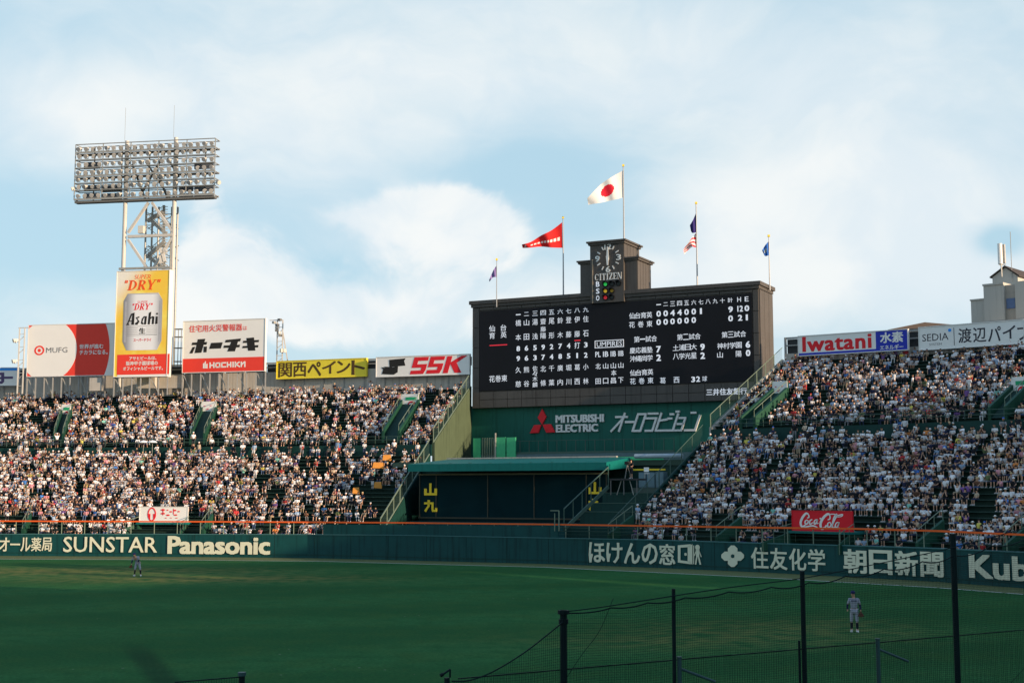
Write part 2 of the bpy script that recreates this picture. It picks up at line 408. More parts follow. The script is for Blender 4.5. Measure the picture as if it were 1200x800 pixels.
# ------------------------------------------------------------------ ground
def ground_mat():
    m = bpy.data.materials.new('turf'); m.use_nodes = True; t = m.node_tree; q = NG(t); b = t.nodes['Principled BSDF']
    b.inputs['Roughness'].default_value = 1.0; b.inputs['Specular IOR Level'].default_value = 0.02
    tcn = q.n('ShaderNodeTexCoord'); co = tcn.outputs['Object']
    sp = q.n('ShaderNodeSeparateXYZ', {0: co}); x, y, _ = sp.outputs
    # mowing bands, one set across and one along the outfield
    nz = q.n('ShaderNodeTexNoise', {'Vector': co, 'Scale': 0.05, 'Detail': 3.0})
    wob = q.m('MULTIPLY', nz.outputs[0], 5.0)
    s1 = q.m('SINE', q.m('ADD', q.m('ADD', q.m('MULTIPLY', y, 0.42), q.m('MULTIPLY', x, -0.16)), q.m('MULTIPLY', wob, 1.6)))
    n1 = q.n('ShaderNodeTexNoise', {'Vector': co, 'Scale': 0.35, 'Detail': 8.0, 'Roughness': 0.65})
    n2 = q.n('ShaderNodeTexNoise', {'Vector': co, 'Scale': 6.0, 'Detail': 6.0, 'Roughness': 0.7})
    n3 = q.n('ShaderNodeTexNoise', {'Vector': co, 'Scale': 0.9, 'Detail': 4.0})
    c = q.mix(q.m('MULTIPLY', q.ramp(s1, -0.9, 0.9), q.ramp(n3.outputs[0], 0.2, 0.7)), (0.024, 0.100, 0.030, 1), (0.038, 0.142, 0.044, 1))
    c = q.mix(q.m('MULTIPLY', q.ramp(n1.outputs[0], 0.4, 0.72), 0.45), c, (0.060, 0.125, 0.030, 1))
    c = q.mix(q.m('MULTIPLY', q.ramp(n2.outputs[0], 0.35, 0.65), 0.65), c, (0.014, 0.062, 0.022, 1))
    # worn grass where fielders stand, left two patches also painted sunlit yellow, thin soil band at the wall
    def worn_sunlit(px, py, rx, ry, amt):
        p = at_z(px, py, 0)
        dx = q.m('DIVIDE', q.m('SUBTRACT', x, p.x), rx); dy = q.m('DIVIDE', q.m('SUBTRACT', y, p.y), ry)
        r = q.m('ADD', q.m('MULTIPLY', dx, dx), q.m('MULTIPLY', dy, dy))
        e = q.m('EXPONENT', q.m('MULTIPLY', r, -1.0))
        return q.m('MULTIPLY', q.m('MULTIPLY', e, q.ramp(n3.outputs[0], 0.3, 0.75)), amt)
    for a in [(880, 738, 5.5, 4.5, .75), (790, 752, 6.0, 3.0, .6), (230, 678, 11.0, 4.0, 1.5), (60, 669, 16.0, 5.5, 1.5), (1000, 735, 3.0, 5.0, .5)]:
        c = q.mix(q.m('MINIMUM', worn_sunlit(*a), 0.8), c, (0.165, 0.155, 0.050, 1))
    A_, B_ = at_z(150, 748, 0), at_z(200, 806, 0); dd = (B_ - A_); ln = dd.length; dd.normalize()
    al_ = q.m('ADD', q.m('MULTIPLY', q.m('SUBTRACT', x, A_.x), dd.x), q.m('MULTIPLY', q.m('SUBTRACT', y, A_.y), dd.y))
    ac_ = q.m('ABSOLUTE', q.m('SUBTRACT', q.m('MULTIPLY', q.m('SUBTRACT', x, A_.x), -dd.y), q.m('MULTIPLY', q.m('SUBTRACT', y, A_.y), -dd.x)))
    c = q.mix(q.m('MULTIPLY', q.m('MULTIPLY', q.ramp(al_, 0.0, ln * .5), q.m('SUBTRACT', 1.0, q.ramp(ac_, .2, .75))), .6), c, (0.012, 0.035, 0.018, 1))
    # scattered bits on the grass
    vo = q.n('ShaderNodeTexVoronoi', {'Vector': co, 'Scale': 0.9})
    c = q.mix(q.m('MULTIPLY', q.m('LESS_THAN', vo.outputs['Distance'], 0.05), q.m('GREATER_THAN', n1.outputs[0], 0.52)), c, (0.16, 0.2, 0.13, 1))
    t.links.new(c, b.inputs['Base Color'])
    bp = q.n('ShaderNodeBump', {'Height': n2.outputs[0], 'Strength': 0.5, 'Distance': 0.04})
    t.links.new(bp.outputs[0], b.inputs['Normal'])
    return m
mb = MB(); mb.face([(-3000, -400, 0), (3000, -400, 0), (3000, 5000, 0), (-3000, 5000, 0)])
tag(mb.build('ground', mat('earth', (0.16, 0.14, 0.10), 0.95, var=0.2, scale=0.3)), kind='structure')
poly = [(p.x, p.y, 0.004) for p in FRONT] + [(62, -60, 0.004), (-75, -60, 0.004)]
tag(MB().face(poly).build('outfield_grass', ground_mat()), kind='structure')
# warning strip of worn grass in front of the wall and the white line on it
LINE = [(-140, 654), (0, 654.8), (180, 655.5), (380, 657.5), (500, 660.8), (640, 664.4), (770, 670.5), (900, 676.8), (1000, 682.5), (1100, 688.3), (1200, 696)]
lp = [at_z(x, interp_list(LINE, x), 0) for x in range(-140, 1201, 20)]
mb = MB()
for i in range(len(lp) - 1):
    mb.face([(FL[i].x, FL[i].y + .1, .008), (lp[i].x, lp[i].y, .008), (lp[i + 1].x, lp[i + 1].y, .008), (FL[i + 1].x, FL[i + 1].y + .1, .008)])
tag(mb.build('warning_strip', mat('dry_grass_strip', (0.105, 0.125, 0.045), 0.95, var=0.25, scale=1.5)), kind='structure')
mb = MB()
for i in range(len(lp) - 1):
    a, b = lp[i], lp[i + 1]; d = (b - a).normalized(); n = Vector((d.y, -d.x, 0)) * 0.16
    mb.face([(a.x, a.y, .012), (a.x + n.x, a.y + n.y, .012), (b.x + n.x, b.y + n.y, .012), (b.x, b.y, .012)])
tag(mb.build('white_boundary_line', M_line), kind='structure')
# ------------------------------------------------------------------ outfield wall
def wall_top(i_px):
    f = Fp(i_px); d = ray(i_px, interp_list(WTOP, i_px)); k = f.y / d.y
    return CAM_H + d.z * k
wall = empty('outfield_wall', Fp(600), 'long dark green outfield wall with pale advertising lettering around the field', 'wall')
pxs = list(range(-140, 1201, 20))
tops = [wall_top(x) for x in pxs] + [2.35, 2.35]
def strip(mb, P, zt0, zt1, c0, c1):
    """ribbon following the polyline P; c offsets away from the field"""
    ns = []
    for i in range(len(P)):
        a = P[max(i - 1, 0)]; b = P[min(i + 1, len(P) - 1)]; d = (b - a); d.z = 0; d.normalize(); ns.append(Vector((-d.y, d.x, 0)))
    for i in range(len(P) - 1):
        q = [P[i] + ns[i] * c0, P[i + 1] + ns[i + 1] * c0, P[i + 1] + ns[i + 1] * c1, P[i] + ns[i] * c1]
        z0 = [zt0[i], zt0[i + 1], zt0[i + 1], zt0[i]]; z1 = [zt1[i], zt1[i + 1], zt1[i + 1], zt1[i]]
        mb.hexa([(p.x, p.y, z) for p, z in zip(q, z0)], [(p.x, p.y, z) for p, z in zip(q, z1)])
n = len(FRONT)
for i in range(0, n - 1, 3):   # padded panels, three segments each
    P = FRONT[i:min(i + 4, n)]; T_ = tops[i:min(i + 4, n)]
    if len(P) < 2: continue
    mb = MB(); strip(mb, P, [0] * len(P), T_, 0.0, 0.35); mb.build('wall_panel', M_wall, wall)
jl = Line(FRONT); mb = MB()
for i in range(1, int(jl.L / 4.0)):
    t_ = i * 4.0 / jl.L; p = jl.at(t_); q = jl.at(t_ + .0008); d = (q - p).normalized(); nn_ = Vector((-d.y, d.x, 0)); zt_w = float(np.interp(t_ * jl.L, jl.d, tops)) - .01; q = p + d * .05
    mb.hexa([(v.x, v.y, .02) for v in (p - nn_ * .012, q - nn_ * .012, q + nn_ * .05, p + nn_ * .05)], [(v.x, v.y, zt_w) for v in (p - nn_ * .012, q - nn_ * .012, q + nn_ * .05, p + nn_ * .05)])
tag(mb.build('panel_joints', mat('joint_dark', (.006, .03, .028), .8), wall), kind='stuff')
mb = MB(); strip(mb, FRONT, tops, [t + .07 for t in tops], -0.04, 0.40); mb.build('wall_capping', mat('capping_blue_green', (0.05, 0.15, 0.15), 0.5), wall)
mb = MB()
strip(mb, FRONT, [0.28] * n, [0.34] * n, -0.03, 0.0); mb.build('wall_ledge', M_deepgreen, wall)
def wall_frame(x0, x1):
    a, b = Fp(x0), Fp(x1); f = Frame(a, b); return f
def wtext(s, x0, yt, x1, yb, bold=0.0, **kw):
    if ord(s[0]) < 200:
        f = wall_frame(x0, x1); return ptext(f, s, x0, yt, x1, yb, M_cream, wall, bold=bold, c=0.075, depth=0.02, **kw)
    st = (x1 - x0) / len(s); b0 = interp_list(WTOP, x0)
    for i, ch in enumerate(s):
        xa, xb = x0 + st * (i + .04), x0 + st * (i + .96); f = wall_frame(xa, xb); dy = interp_list(WTOP, xa) - b0; sc_ = 1 + dy / 60
        mid = (yt + yb) / 2; hh = (yb - yt) / 2 * (1 + dy / 70)
        if ch == 'ー': ptext(f, ch, xa, mid + dy * 1.3 - 1, xb, mid + dy * 1.3 + 1, M_cream, wall, bold=bold, c=0.04, depth=0.03)
        else: ptext(f, ch, xa, mid + dy * 1.3 - hh, xb, mid + dy * 1.3 + hh, M_cream, wall, bold=bold, c=0.04, depth=0.03, **kw)
wtext('クオール薬局', -13, 629.3, 61.5, 645.5, bold=0.012)
wtext('SUNSTAR', 75, 628.3, 184.5, 646.5, bold=0.008)
wtext('Panasonic', 197, 627.5, 317, 648.6, bold=0.035, space=0.98)
wtext('ほけんの窓', 689.5, 634.7, 792.5, 658.5, bold=0.02)
f = wall_frame(795, 822)
def pq(fr, pts): return [fr.ab(*p) for p in pts]
mb = MB()
for quad in ([(795, 638.5), (810, 637.2), (810, 640.5), (798, 641.3)], [(795, 638.5), (798, 641.3), (798, 656), (795, 658.5)], [(795, 658.5), (798, 656), (810, 657.5), (810, 660.6)],
             [(806.5, 639.5), (812, 637.2), (812, 661), (806.5, 658)], [(813, 638.6), (814, 638.6), (814, 660.5), (813, 660.5)]):
    mb.prism(f, pq(f, quad), 0.06, 0.085)
for c_, r_ in (((804, 649), .12), ((818, 641), .22)):
    a, b = f.ab(*c_); mb.prism(f, circ(a, b, r_, n=12), 0.06, 0.085)
for quad in ([(816, 643.5), (820.2, 643.5), (820, 652), (816.4, 652)], [(816.4, 652), (818, 652), (816.6, 661), (814.9, 661)], [(818.4, 652), (820, 652), (822.3, 661), (820.4, 661)], [(814, 650), (816.4, 644), (817, 645), (814.8, 651)], [(820, 644), (822.8, 652), (822, 652.4), (819.6, 645.5)]):
    mb.prism(f, pq(f, quad), 0.06, 0.085)
mb.build('door_and_walker_mark', M_cream, wall)
f = wall_frame(845, 873)
mb = MB(); cx, cy = 859.2, 651.2
for dx, dy in ((0, -7.2), (0, 7.2), (-7.6, 0), (7.6, 0)):
    q = [(dx - 5.6, dy - 1.8), (dx - 1.8, dy - 5.4), (dx + 1.8, dy - 5.4), (dx + 5.6, dy - 1.8), (dx + 5.6, dy + 1.8), (dx + 1.8, dy + 5.4), (dx - 1.8, dy + 5.4), (dx - 5.6, dy + 1.8)]
    mb.prism(f, pq(f, [(cx + a, cy + b) for a, b in q]), 0.06, 0.085 + 0.002 * (dx != 0))
mb.build('four_leaf_emblem', M_cream, wall)
mb = MB(); mb.prism(f, pq(f, [(cx, cy - 2.6), (cx + 2.4, cy), (cx, cy + 2.6), (cx - 2.4, cy)]), 0.06, 0.094); mb.build('emblem_eye', M_wall, wall)
wtext('住友化学', 879.5, 640.5, 968.5, 665.5, bold=0.018)
wtext('朝日新聞', 987.3, 642.5, 1107.5, 670.5, bold=0.03)
f = Frame(Fp(1136), Fp(1200))
a0, b1 = f.ab(1136, 648.7); _, b0 = f.ab(1136, 676.5); a1, _ = f.ab(1275, 680)
put_text(f, 'Kubota', a0, a1, b0, b1, M_cream, wall, bold=0.03, c=0.075, depth=0.02)
# orange topped safety rail
rail = empty('safety_rail', Fp(600) + Vector((0, .5, 2.2)), 'green post and wire safety rail with an orange padded top on the outfield wall', 'railing')
RAILY = [(-140, 610.5), (0, 611), (300, 612), (460, 613), (640, 615), (770, 617), (900, 619), (1000, 620.3), (1100, 623), (1200, 627.5)]
rz = []
for x in pxs:
    f_ = Fp(x); d = ray(x, interp_list(RAILY, x)); rz.append(CAM_H + d.z * f_.y / d.y)
rz += [rz[-1], rz[-1]]
mb = MB(); strip(mb, FRONT, rz, [z + .13 for z in rz], 0.14, 0.26); mb.build('orange_top_rail', M_orange, rail)
fl = Line(FRONT); k = int(fl.L / 2.3)
for i in range(k + 1):
    p = fl.at(i / k); t_ = float(np.interp(i / k * fl.L, fl.d, rz)); wt = float(np.interp(i / k * fl.L, fl.d, tops))
    a = fl.at(max(i / k - .01, 0)); b = fl.at(min(i / k + .01, 1)); d = (b - a).normalized(); q = p + Vector((-d.y, d.x, 0)) * .2
    MB().tube((q.x, q.y, wt + .07), (q.x, q.y, t_ + .01), 0.045, n=6).build('rail_post', M_railpale, rail)
mb = MB()
for kk in (0.25, 0.5, 0.75):
    zz = [t + .07 + (r - t) * kk for t, r in zip(tops, rz)]
    strip(mb, FRONT, zz, [z + .012 for z in zz], 0.19, 0.205)
tag(mb.build('rail_wire', M_rail, rail), kind='stuff')
# ------------------------------------------------------------------ stands
def build_stand(S, name, label, seg):
    root = empty(name, S.pt(0.3, 0), label, 'stand')
    rows = []; ZM, ZU, ZB = S.zm, S.zu, S.zb
    A = [i / seg for i in range(seg + 1)]
    def tier(v0, v1, z0, z1, n):
        mb = MB()
        for r in range(n):
            va = v0 + (v1 - v0) * r / n; vb = v0 + (v1 - v0) * (r + 1) / n
            z = z0 + (z1 - z0) * r / n; zn = z0 + (z1 - z0) * (r + 1) / n
            for i in range(seg):
                p0, p1 = S.xy(A[i], va), S.xy(A[i + 1], va); q0, q1 = S.xy(A[i], vb), S.xy(A[i + 1], vb)
                mb.face([(p0.x, p0.y, z), (p1.x, p1.y, z), (q1.x, q1.y, z), (q0.x, q0.y, z)])
                mb.face([(q0.x, q0.y, z), (q1.x, q1.y, z), (q1.x, q1.y, zn), (q0.x, q0.y, zn)])
            rows.append((va, vb, z))
        return mb
    tier(0, VM0, Z0, ZM, NLOW).build('lower_terrace', M_seatstep, root)
    tier(VM1, 1.0, ZU, ZB, NUP).build('upper_terrace', M_seatstep, root)
    mb = MB()
    for i in range(seg):
        p0, p1 = S.xy(A[i], VM0), S.xy(A[i + 1], VM0); q0, q1 = S.xy(A[i], VM1), S.xy(A[i + 1], VM1)
        mb.face([(p0.x, p0.y, ZM), (p1.x, p1.y, ZM), (q1.x, q1.y, ZM), (q0.x, q0.y, ZM)])
    mb.build('walkway', M_seatstep, root)
    # wall between tiers with a rail
    mb = MB()
    for i in range(seg):
        q0, q1 = S.xy(A[i], VM1 - .008), S.xy(A[i + 1], VM1 - .008); r0, r1 = S.xy(A[i], VM1), S.xy(A[i + 1], VM1)
        mb.hexa([(q0.x, q0.y, ZM), (q1.x, q1.y, ZM), (r1.x, r1.y, ZM), (r0.x, r0.y, ZM)], [(q0.x, q0.y, ZU + .1), (q1.x, q1.y, ZU + .1), (r1.x, r1.y, ZU + .1), (r0.x, r0.y, ZU + .1)])
    mb.build('tier_wall', M_deepgreen, root)
    mb = MB(); mp = MB()
    for i in range(seg):
        q0, q1 = S.xy(A[i], VM1 - .004), S.xy(A[i + 1], VM1 - .004)
        for z in (ZU + .6, ZU + 1.0):
            mb.beam((q0.x, q0.y, z), (q1.x, q1.y, z), .05)
        for t in np.arange(0, 1, 0.34):
            q = q0.lerp(q1, t); mp.beam((q.x, q.y, ZU + .25), (q.x, q.y, ZU + 1.0), .045)
    mb.build('tier_rail', M_rail, root)
    tag(mp.build('tier_rail_posts', M_rail, root), kind='stuff')
    # benches
    for (va, vb, z) in rows:
        b = MB(); vm = va + (vb - va) * .62; ve = va + (vb - va) * .98
        for i in range(seg):
            p0, p1 = S.xy(A[i], vm), S.xy(A[i + 1], vm); q0, q1 = S.xy(A[i], ve), S.xy(A[i + 1], ve)
            b.hexa([(p0.x, p0.y, z + .36), (p1.x, p1.y, z + .36), (q1.x, q1.y, z + .36), (q0.x, q0.y, z + .36)], [(p0.x, p0.y, z + .42), (p1.x, p1.y, z + .42), (q1.x, q1.y, z + .42), (q0.x, q0.y, z + .42)])
        b.build('bench', M_bench, root)
    return root, rows
stand_l, rows_l = build_stand(SL, 'left_bleachers', 'sunlit left bleachers packed with spectators under the advertising boards', 16)
stand_r, rows_r = build_stand(SR, 'right_bleachers', 'shaded right bleachers packed with spectators beside the scoreboard', 16)
# ------------------------------------------------------------------ people
# skeleton: joints (x, y, z) facing -y, sitting on a 0.42 m bench; radii
def seat_pose(lean=0.0, turn=0.0, arms='lap', sq=0.0):
    j = {'pel': (0, 0, .50), 'bel': (0, -.01 - lean * .3, .66), 'chest': (0, -lean, .86), 'neck': (turn * .02, -lean * 1.15, 1.02),
         'head': (turn * .03, -lean * 1.3 - .02, 1.16)}
    for s, k in ((-1, 'l'), (1, 'r')):
        j['sh' + k] = (s * .18, -lean, .93); j['hip' + k] = (s * .09, -.02, .48)
        j['kn' + k] = (s * (.12 + sq), -.42, .50); j['an' + k] = (s * (.12 + sq), -.44, .09); j['toe' + k] = (s * (.14 + sq), -.60, .035)
        if arms == 'lap': e, h = (s * .24, -lean - .05, .70), (s * .08, -lean - .28, .60)
        elif arms == 'knees': e, h = (s * .24, -lean - .14, .70), (s * .13, -.40, .58)
        elif arms == 'clap': e, h = (s * .24, -lean - .14, .74), (s * .03, -lean - .34, .92)
        elif arms == 'up': e, h = (s * .25, -lean - .05, 1.12), (s * .16, -lean - .1, 1.36)
        elif arms == 'fan': e, h = ((s * .24, -lean - .1, .72), (s * .12, -lean - .30, .98 if s > 0 else .62))
        elif arms == 'chin': e, h = (s * .2, -lean - .22, .66), (s * .06, -lean - .18, 1.0)
        else: e, h = (s * .26, -.02, .68), (s * .30, .05, .48)
        j['el' + k] = e; j['ha' + k] = h
    return j
def stand_pose(arm='down', stride=.08, lean=0.0):
    j = {'pel': (0, 0, .92), 'bel': (0, -.01, 1.08), 'chest': (0, -lean, 1.30), 'neck': (0, -lean * 1.2, 1.46), 'head': (0, -lean * 1.4 - .02, 1.60)}
    for s, k in ((-1, 'l'), (1, 'r')):
        j['sh' + k] = (s * .18, -lean, 1.37); j['hip' + k] = (s * .09, 0, .88)
        j['kn' + k] = (s * .11, -.03 - s * stride * .5, .48); j['an' + k] = (s * .12, -s * stride, .09); j['toe' + k] = (s * .14, -.16 - s * stride, .035)
        if arm == 'down': e, h = (s * .25, .0 - lean, 1.10), (s * .24, -.08 - lean, .84)
        elif arm == 'up': e, h = (s * .30, -.05, 1.48), (s * .14, -.12, 1.74)
        elif arm == 'cam': e, h = (s * .26, -.2, 1.30), (s * .12, -.40, 1.50)
        else: e, h = (s * .24, -.12, 1.10), (s * .10, -.34, 1.06)
        j['el' + k] = e; j['ha' + k] = h
    return j
POSES = [seat_pose(0, 0, 'lap'), seat_pose(.08, 1, 'knees', .03), seat_pose(.03, -1, 'clap'), seat_pose(-.04, 0, 'side', .05), seat_pose(.12, .5, 'chin', .02),
         seat_pose(.02, -.5, 'fan'), seat_pose(0, 0, 'up'), seat_pose(.05, 1, 'lap', .06), stand_pose('down'), stand_pose('hold'), stand_pose('up')]
SIT = 8
# limb list: (joints, radii, part) part 0 skin 1 shirt 2 trousers 3 hair/hat 4 shoes
def lowpoly(j):
    V, F, C = [], [], []
    def ringtube(pts, rad, part, n=6, flat=1.0):
        pts = [np.array(p, float) for p in pts]; base = len(V)
        for i, p in enumerate(pts):
            d = pts[min(i + 1, len(pts) - 1)] - pts[max(i - 1, 0)]; d = d / (np.linalg.norm(d) + 1e-9)
            up = np.array([1., 0, 0]) if abs(d[0]) < .8 else np.array([0, 1., 0])
            y = np.cross(d, up); y /= np.linalg.norm(y); x = np.cross(y, d)
            for k in range(n):
                t = 2 * math.pi * k / n
                V.append(p + x * math.cos(t) * rad[i] + y * math.sin(t) * rad[i] * flat)
        for i in range(len(pts) - 1):
            for k in range(n):
                a = base + i * n + k; b = base + i * n + (k + 1) % n
                F.append((a, b, b + n, a + n))
        F.append(tuple(base + k for k in reversed(range(n)))); F.append(tuple(base + (len(pts) - 1) * n + k for k in range(n)))
        C.extend([part] * (len(pts) * n))
    ringtube([j['pel'], j['bel'], j['chest'], ((np.array(j['chest']) + np.array(j['neck'])) / 2)], [.15, .155, .19, .10], 1, 8, .66)
    ringtube([j['neck'], np.array(j['head']) + [0, 0, -.06]], [.05, .055], 0, 5)
    h = np.array(j['head'])
    ringtube([h + [0, 0, -.11], h + [0, 0, -.05], h + [0, 0, .04]], [.05, .088, .095], 0, 7, 1.05)
    ringtube([h + [0, .012, .03], h + [0, .012, .09], h + [0, .012, .13]], [.108, .09, .04], 3, 7, 1.08)
    for k in 'lr':
        ringtube([j['sh' + k], j['el' + k]], [.062, .05], 1, 5)
        ringtube([j['el' + k], j['ha' + k]], [.038, .032], 0, 5)
        ringtube([j['hip' + k], j['kn' + k]], [.095, .07], 2, 6)
        ringtube([j['kn' + k], j['an' + k]], [.058, .04], 5, 5)
        ringtube([np.array(j['an' + k]) + [0, .03, -.03], j['toe' + k]], [.045, .035], 4, 5)
    return np.array(V), F, np.array(C)
LOW = [lowpoly(j) for j in POSES]
def skin_mesh(name, nodes, edges, sub=1, root=0):
    me = bpy.data.meshes.new(name); me.from_pydata([n_[0] for n_ in nodes], edges, [])
    o = bpy.data.objects.new(name, me); sc.collection.objects.link(o)
    o.modifiers.new('s', 'SKIN')
    for i, n_ in enumerate(nodes):
        r = n_[1]; r = r if isinstance(r, tuple) else (r, r)
        me.skin_vertices[0].data[i].radius = r; me.skin_vertices[0].data[i].use_root = (i == root)
    if sub:
        s = o.modifiers.new('u', 'SUBSURF'); s.levels = sub; s.render_levels = sub
    bpy.context.view_layer.update()
    r = bpy.data.meshes.new_from_object(o.evaluated_get(bpy.context.evaluated_depsgraph_get()))
    bpy.data.objects.remove(o); bpy.data.meshes.remove(me)
    r.name = name; r.polygons.foreach_set('use_smooth', [True] * len(r.polygons))
    return r
def body_meshes(j, tag_='', sub=1):
    def N(*ks): return [(j[k], r) for k, r in ks]
    # continuous body
    nodes = N(('pel', (.13, .10)), ('bel', (.12, .09)), ('chest', (.15, .10)), ('neck', .055)) + [(tuple(np.array(j['head']) + [0, 0, -.05]), .078), (tuple(np.array(j['head']) + [0, 0, .05]), .082)]
    edges = [(0, 1), (1, 2), (2, 3), (3, 4), (4, 5)]
    for k in 'lr':
        b = len(nodes)
        nodes += N(('sh' + k, .055), ('el' + k, .038), ('ha' + k, .03)) + N(('hip' + k, .085), ('kn' + k, .055), ('an' + k, .036), ('toe' + k, .032))
        edges += [(2, b), (b, b + 1), (b + 1, b + 2), (0, b + 3), (b + 3, b + 4), (b + 4, b + 5), (b + 5, b + 6)]
    body = skin_mesh('body' + tag_, nodes, edges, sub); body.materials.append(M_skin)
    L = lambda a, b, t: tuple(np.array(j[a]) * (1 - t) + np.array(j[b]) * t)
    nodes = N(('pel', (.165, .125)), ('bel', (.155, .12)), ('chest', (.175, .125))) + [(L('chest', 'neck', .6), .085)]; edges = [(0, 1), (1, 2), (2, 3)]
    for k in 'lr':
        b = len(nodes); nodes += [(j['sh' + k], .075), (L('sh' + k, 'el' + k, .8), .062)]; edges += [(2, b), (b, b + 1)]
    shirt = skin_mesh('shirt' + tag_, nodes, edges, sub); shirt.materials.append(M_cloth)
    nodes = [(j['pel'], (.155, .125))]; edges = []
    for k in 'lr':
        b = len(nodes); nodes += [(j['hip' + k], .1), (j['kn' + k], .072), (L('kn' + k, 'an' + k, .25), .062)]; edges += [(0, b), (b, b + 1), (b + 1, b + 2)]
    tr = skin_mesh('trousers' + tag_, nodes, edges, sub); tr.materials.append(M_cloth)
    h = Vector(j['head'])
    def dome(r, brim, drop):
        mb = MB(); n = 10; rings = []
        for q in range(4):
            ph = (-.15 + q * .42); rr = r * math.cos(ph); zz = r * math.sin(ph) * 1.05
            rings.append([(h.x + rr * math.cos(t), h.y + .012 + rr * math.sin(t) * 1.08, h.z + .035 + zz) for t in [2 * math.pi * i / n for i in range(n)]])
        for q in range(3): 
            for i in range(n): mb.face([rings[q][i], rings[q][(i + 1) % n], rings[q + 1][(i + 1) % n], rings[q + 1][i]])
        mb.face(rings[3])
        if brim == 'cap':
            pts = [(h.x + x, h.y - .08 - y, h.z + .05 - y * .15) for x, y in ((-.075, 0), (-.06, .07), (0, .095), (.06, .07), (.075, 0))]
            mb.hexa(pts, [(p[0], p[1], p[2] + .012) for p in pts])
        if brim == 'wide':
            pts = [(h.x + .19 * math.cos(t), h.y + .19 * math.sin(t), h.z + .035) for t in [2 * math.pi * i / 12 for i in range(12)]]
            mb.hexa(pts, [(p[0], p[1], p[2] + .012) for p in pts])
        if drop:
            mb.box((h.x, h.y + .07, h.z - .03), (.17, .08, .14))
        me = bpy.data.meshes.new('hat'); me.from_pydata(mb.v, [], mb.f); me.materials.append(M_cloth); me.polygons.foreach_set('use_smooth', [True] * len(me.polygons)); return me
    hats = {'hair': dome(.105, None, True), 'cap': dome(.108, 'cap', False), 'hat': dome(.108, 'wide', False)}
    mb = MB()
    for k in 'lr':
        a, t = Vector(j['an' + k]), Vector(j['toe' + k]); d = (t - a); d.z = 0; d.normalize(); s = Vector((-d.y, d.x, 0)) * .045
        p, q = a - d * .06, t + d * .03
        mb.hexa([(p - s).to_tuple()[:2] + (0.0,), (q - s * .8).to_tuple()[:2] + (0.0,), (q + s * .8).to_tuple()[:2] + (0.0,), (p + s).to_tuple()[:2] + (0.0,)],
                [(p - s * .8).to_tuple()[:2] + (a.z + .03,), (q - s * .6).to_tuple()[:2] + (.05,), (q + s * .6).to_tuple()[:2] + (.05,), (p + s * .8).to_tuple()[:2] + (a.z + .03,)])
    sh = bpy.data.meshes.new('shoes'); sh.from_pydata(mb.v, [], mb.f); sh.materials.append(M_cloth)
    return body, shirt, tr, hats, sh
HI = [body_meshes(j, '', 1) for j in POSES]
SHIRTS = [('white', (.80, .80, .81), 42), ('pale grey', (.42, .42, .44), 8), ('black', (.02, .02, .025), 20), ('navy', (.02, .025, .06), 9), ('light blue', (.32, .44, .60), 4.5), ('red', (.55, .05, .05), 2.2),
          ('beige', (.52, .42, .30), 4), ('pink', (.66, .30, .34), 3), ('yellow', (.68, .58, .12), .9), ('olive green', (.14, .18, .08), 2), ('bright blue', (.06, .20, .52), 1.5), ('orange', (.62, .22, .06), .6), ('brown', (.16, .08, .05), 2), ('mint', (.25, .6, .5), 1), ('purple', (.2, .1, .3), 1)]
PANTS = [('dark', (.03, .03, .04), 5), ('navy', (.03, .04, .09), 3), ('khaki', (.34, .27, .18), 2), ('white', (.6, .6, .6), 1.5), ('grey', (.2, .2, .21), 2), ('denim', (.08, .13, .25), 2)]
HATS = [('hair', 'black hair', (.012, .010, .009), 52), ('hair', 'brown hair', (.05, .025, .015), 10), ('cap', 'a white cap', (.78, .78, .78), 11), ('cap', 'a navy cap', (.02, .03, .10), 6), ('cap', 'a black cap', (.02, .02, .02), 6), ('hat', 'a white sun hat', (.75, .73, .68), 6), ('hat', 'a straw hat', (.55, .42, .22), 4), ('hair', 'a white towel over the head', (.78, .78, .8), 4), ('cap', 'a red cap', (.55, .04, .04), 1.5), ('cap', 'a blue cap', (.05, .15, .5), 2)]
def pick(lst): return random.choices(lst, weights=[x[-1] for x in lst])[0]
# exclusion zones in (stand, a-range metres, v-range): filled by stairwells etc.
HOLES = {'L': [], 'R': []}
def in_hole(side, a, v):
    for (a0, a1, v0, v1, sk) in HOLES[side]:
        k = a - sk * (v - v0)
        if a0 < k < a1 and v0 < v < v1: return True
    return False
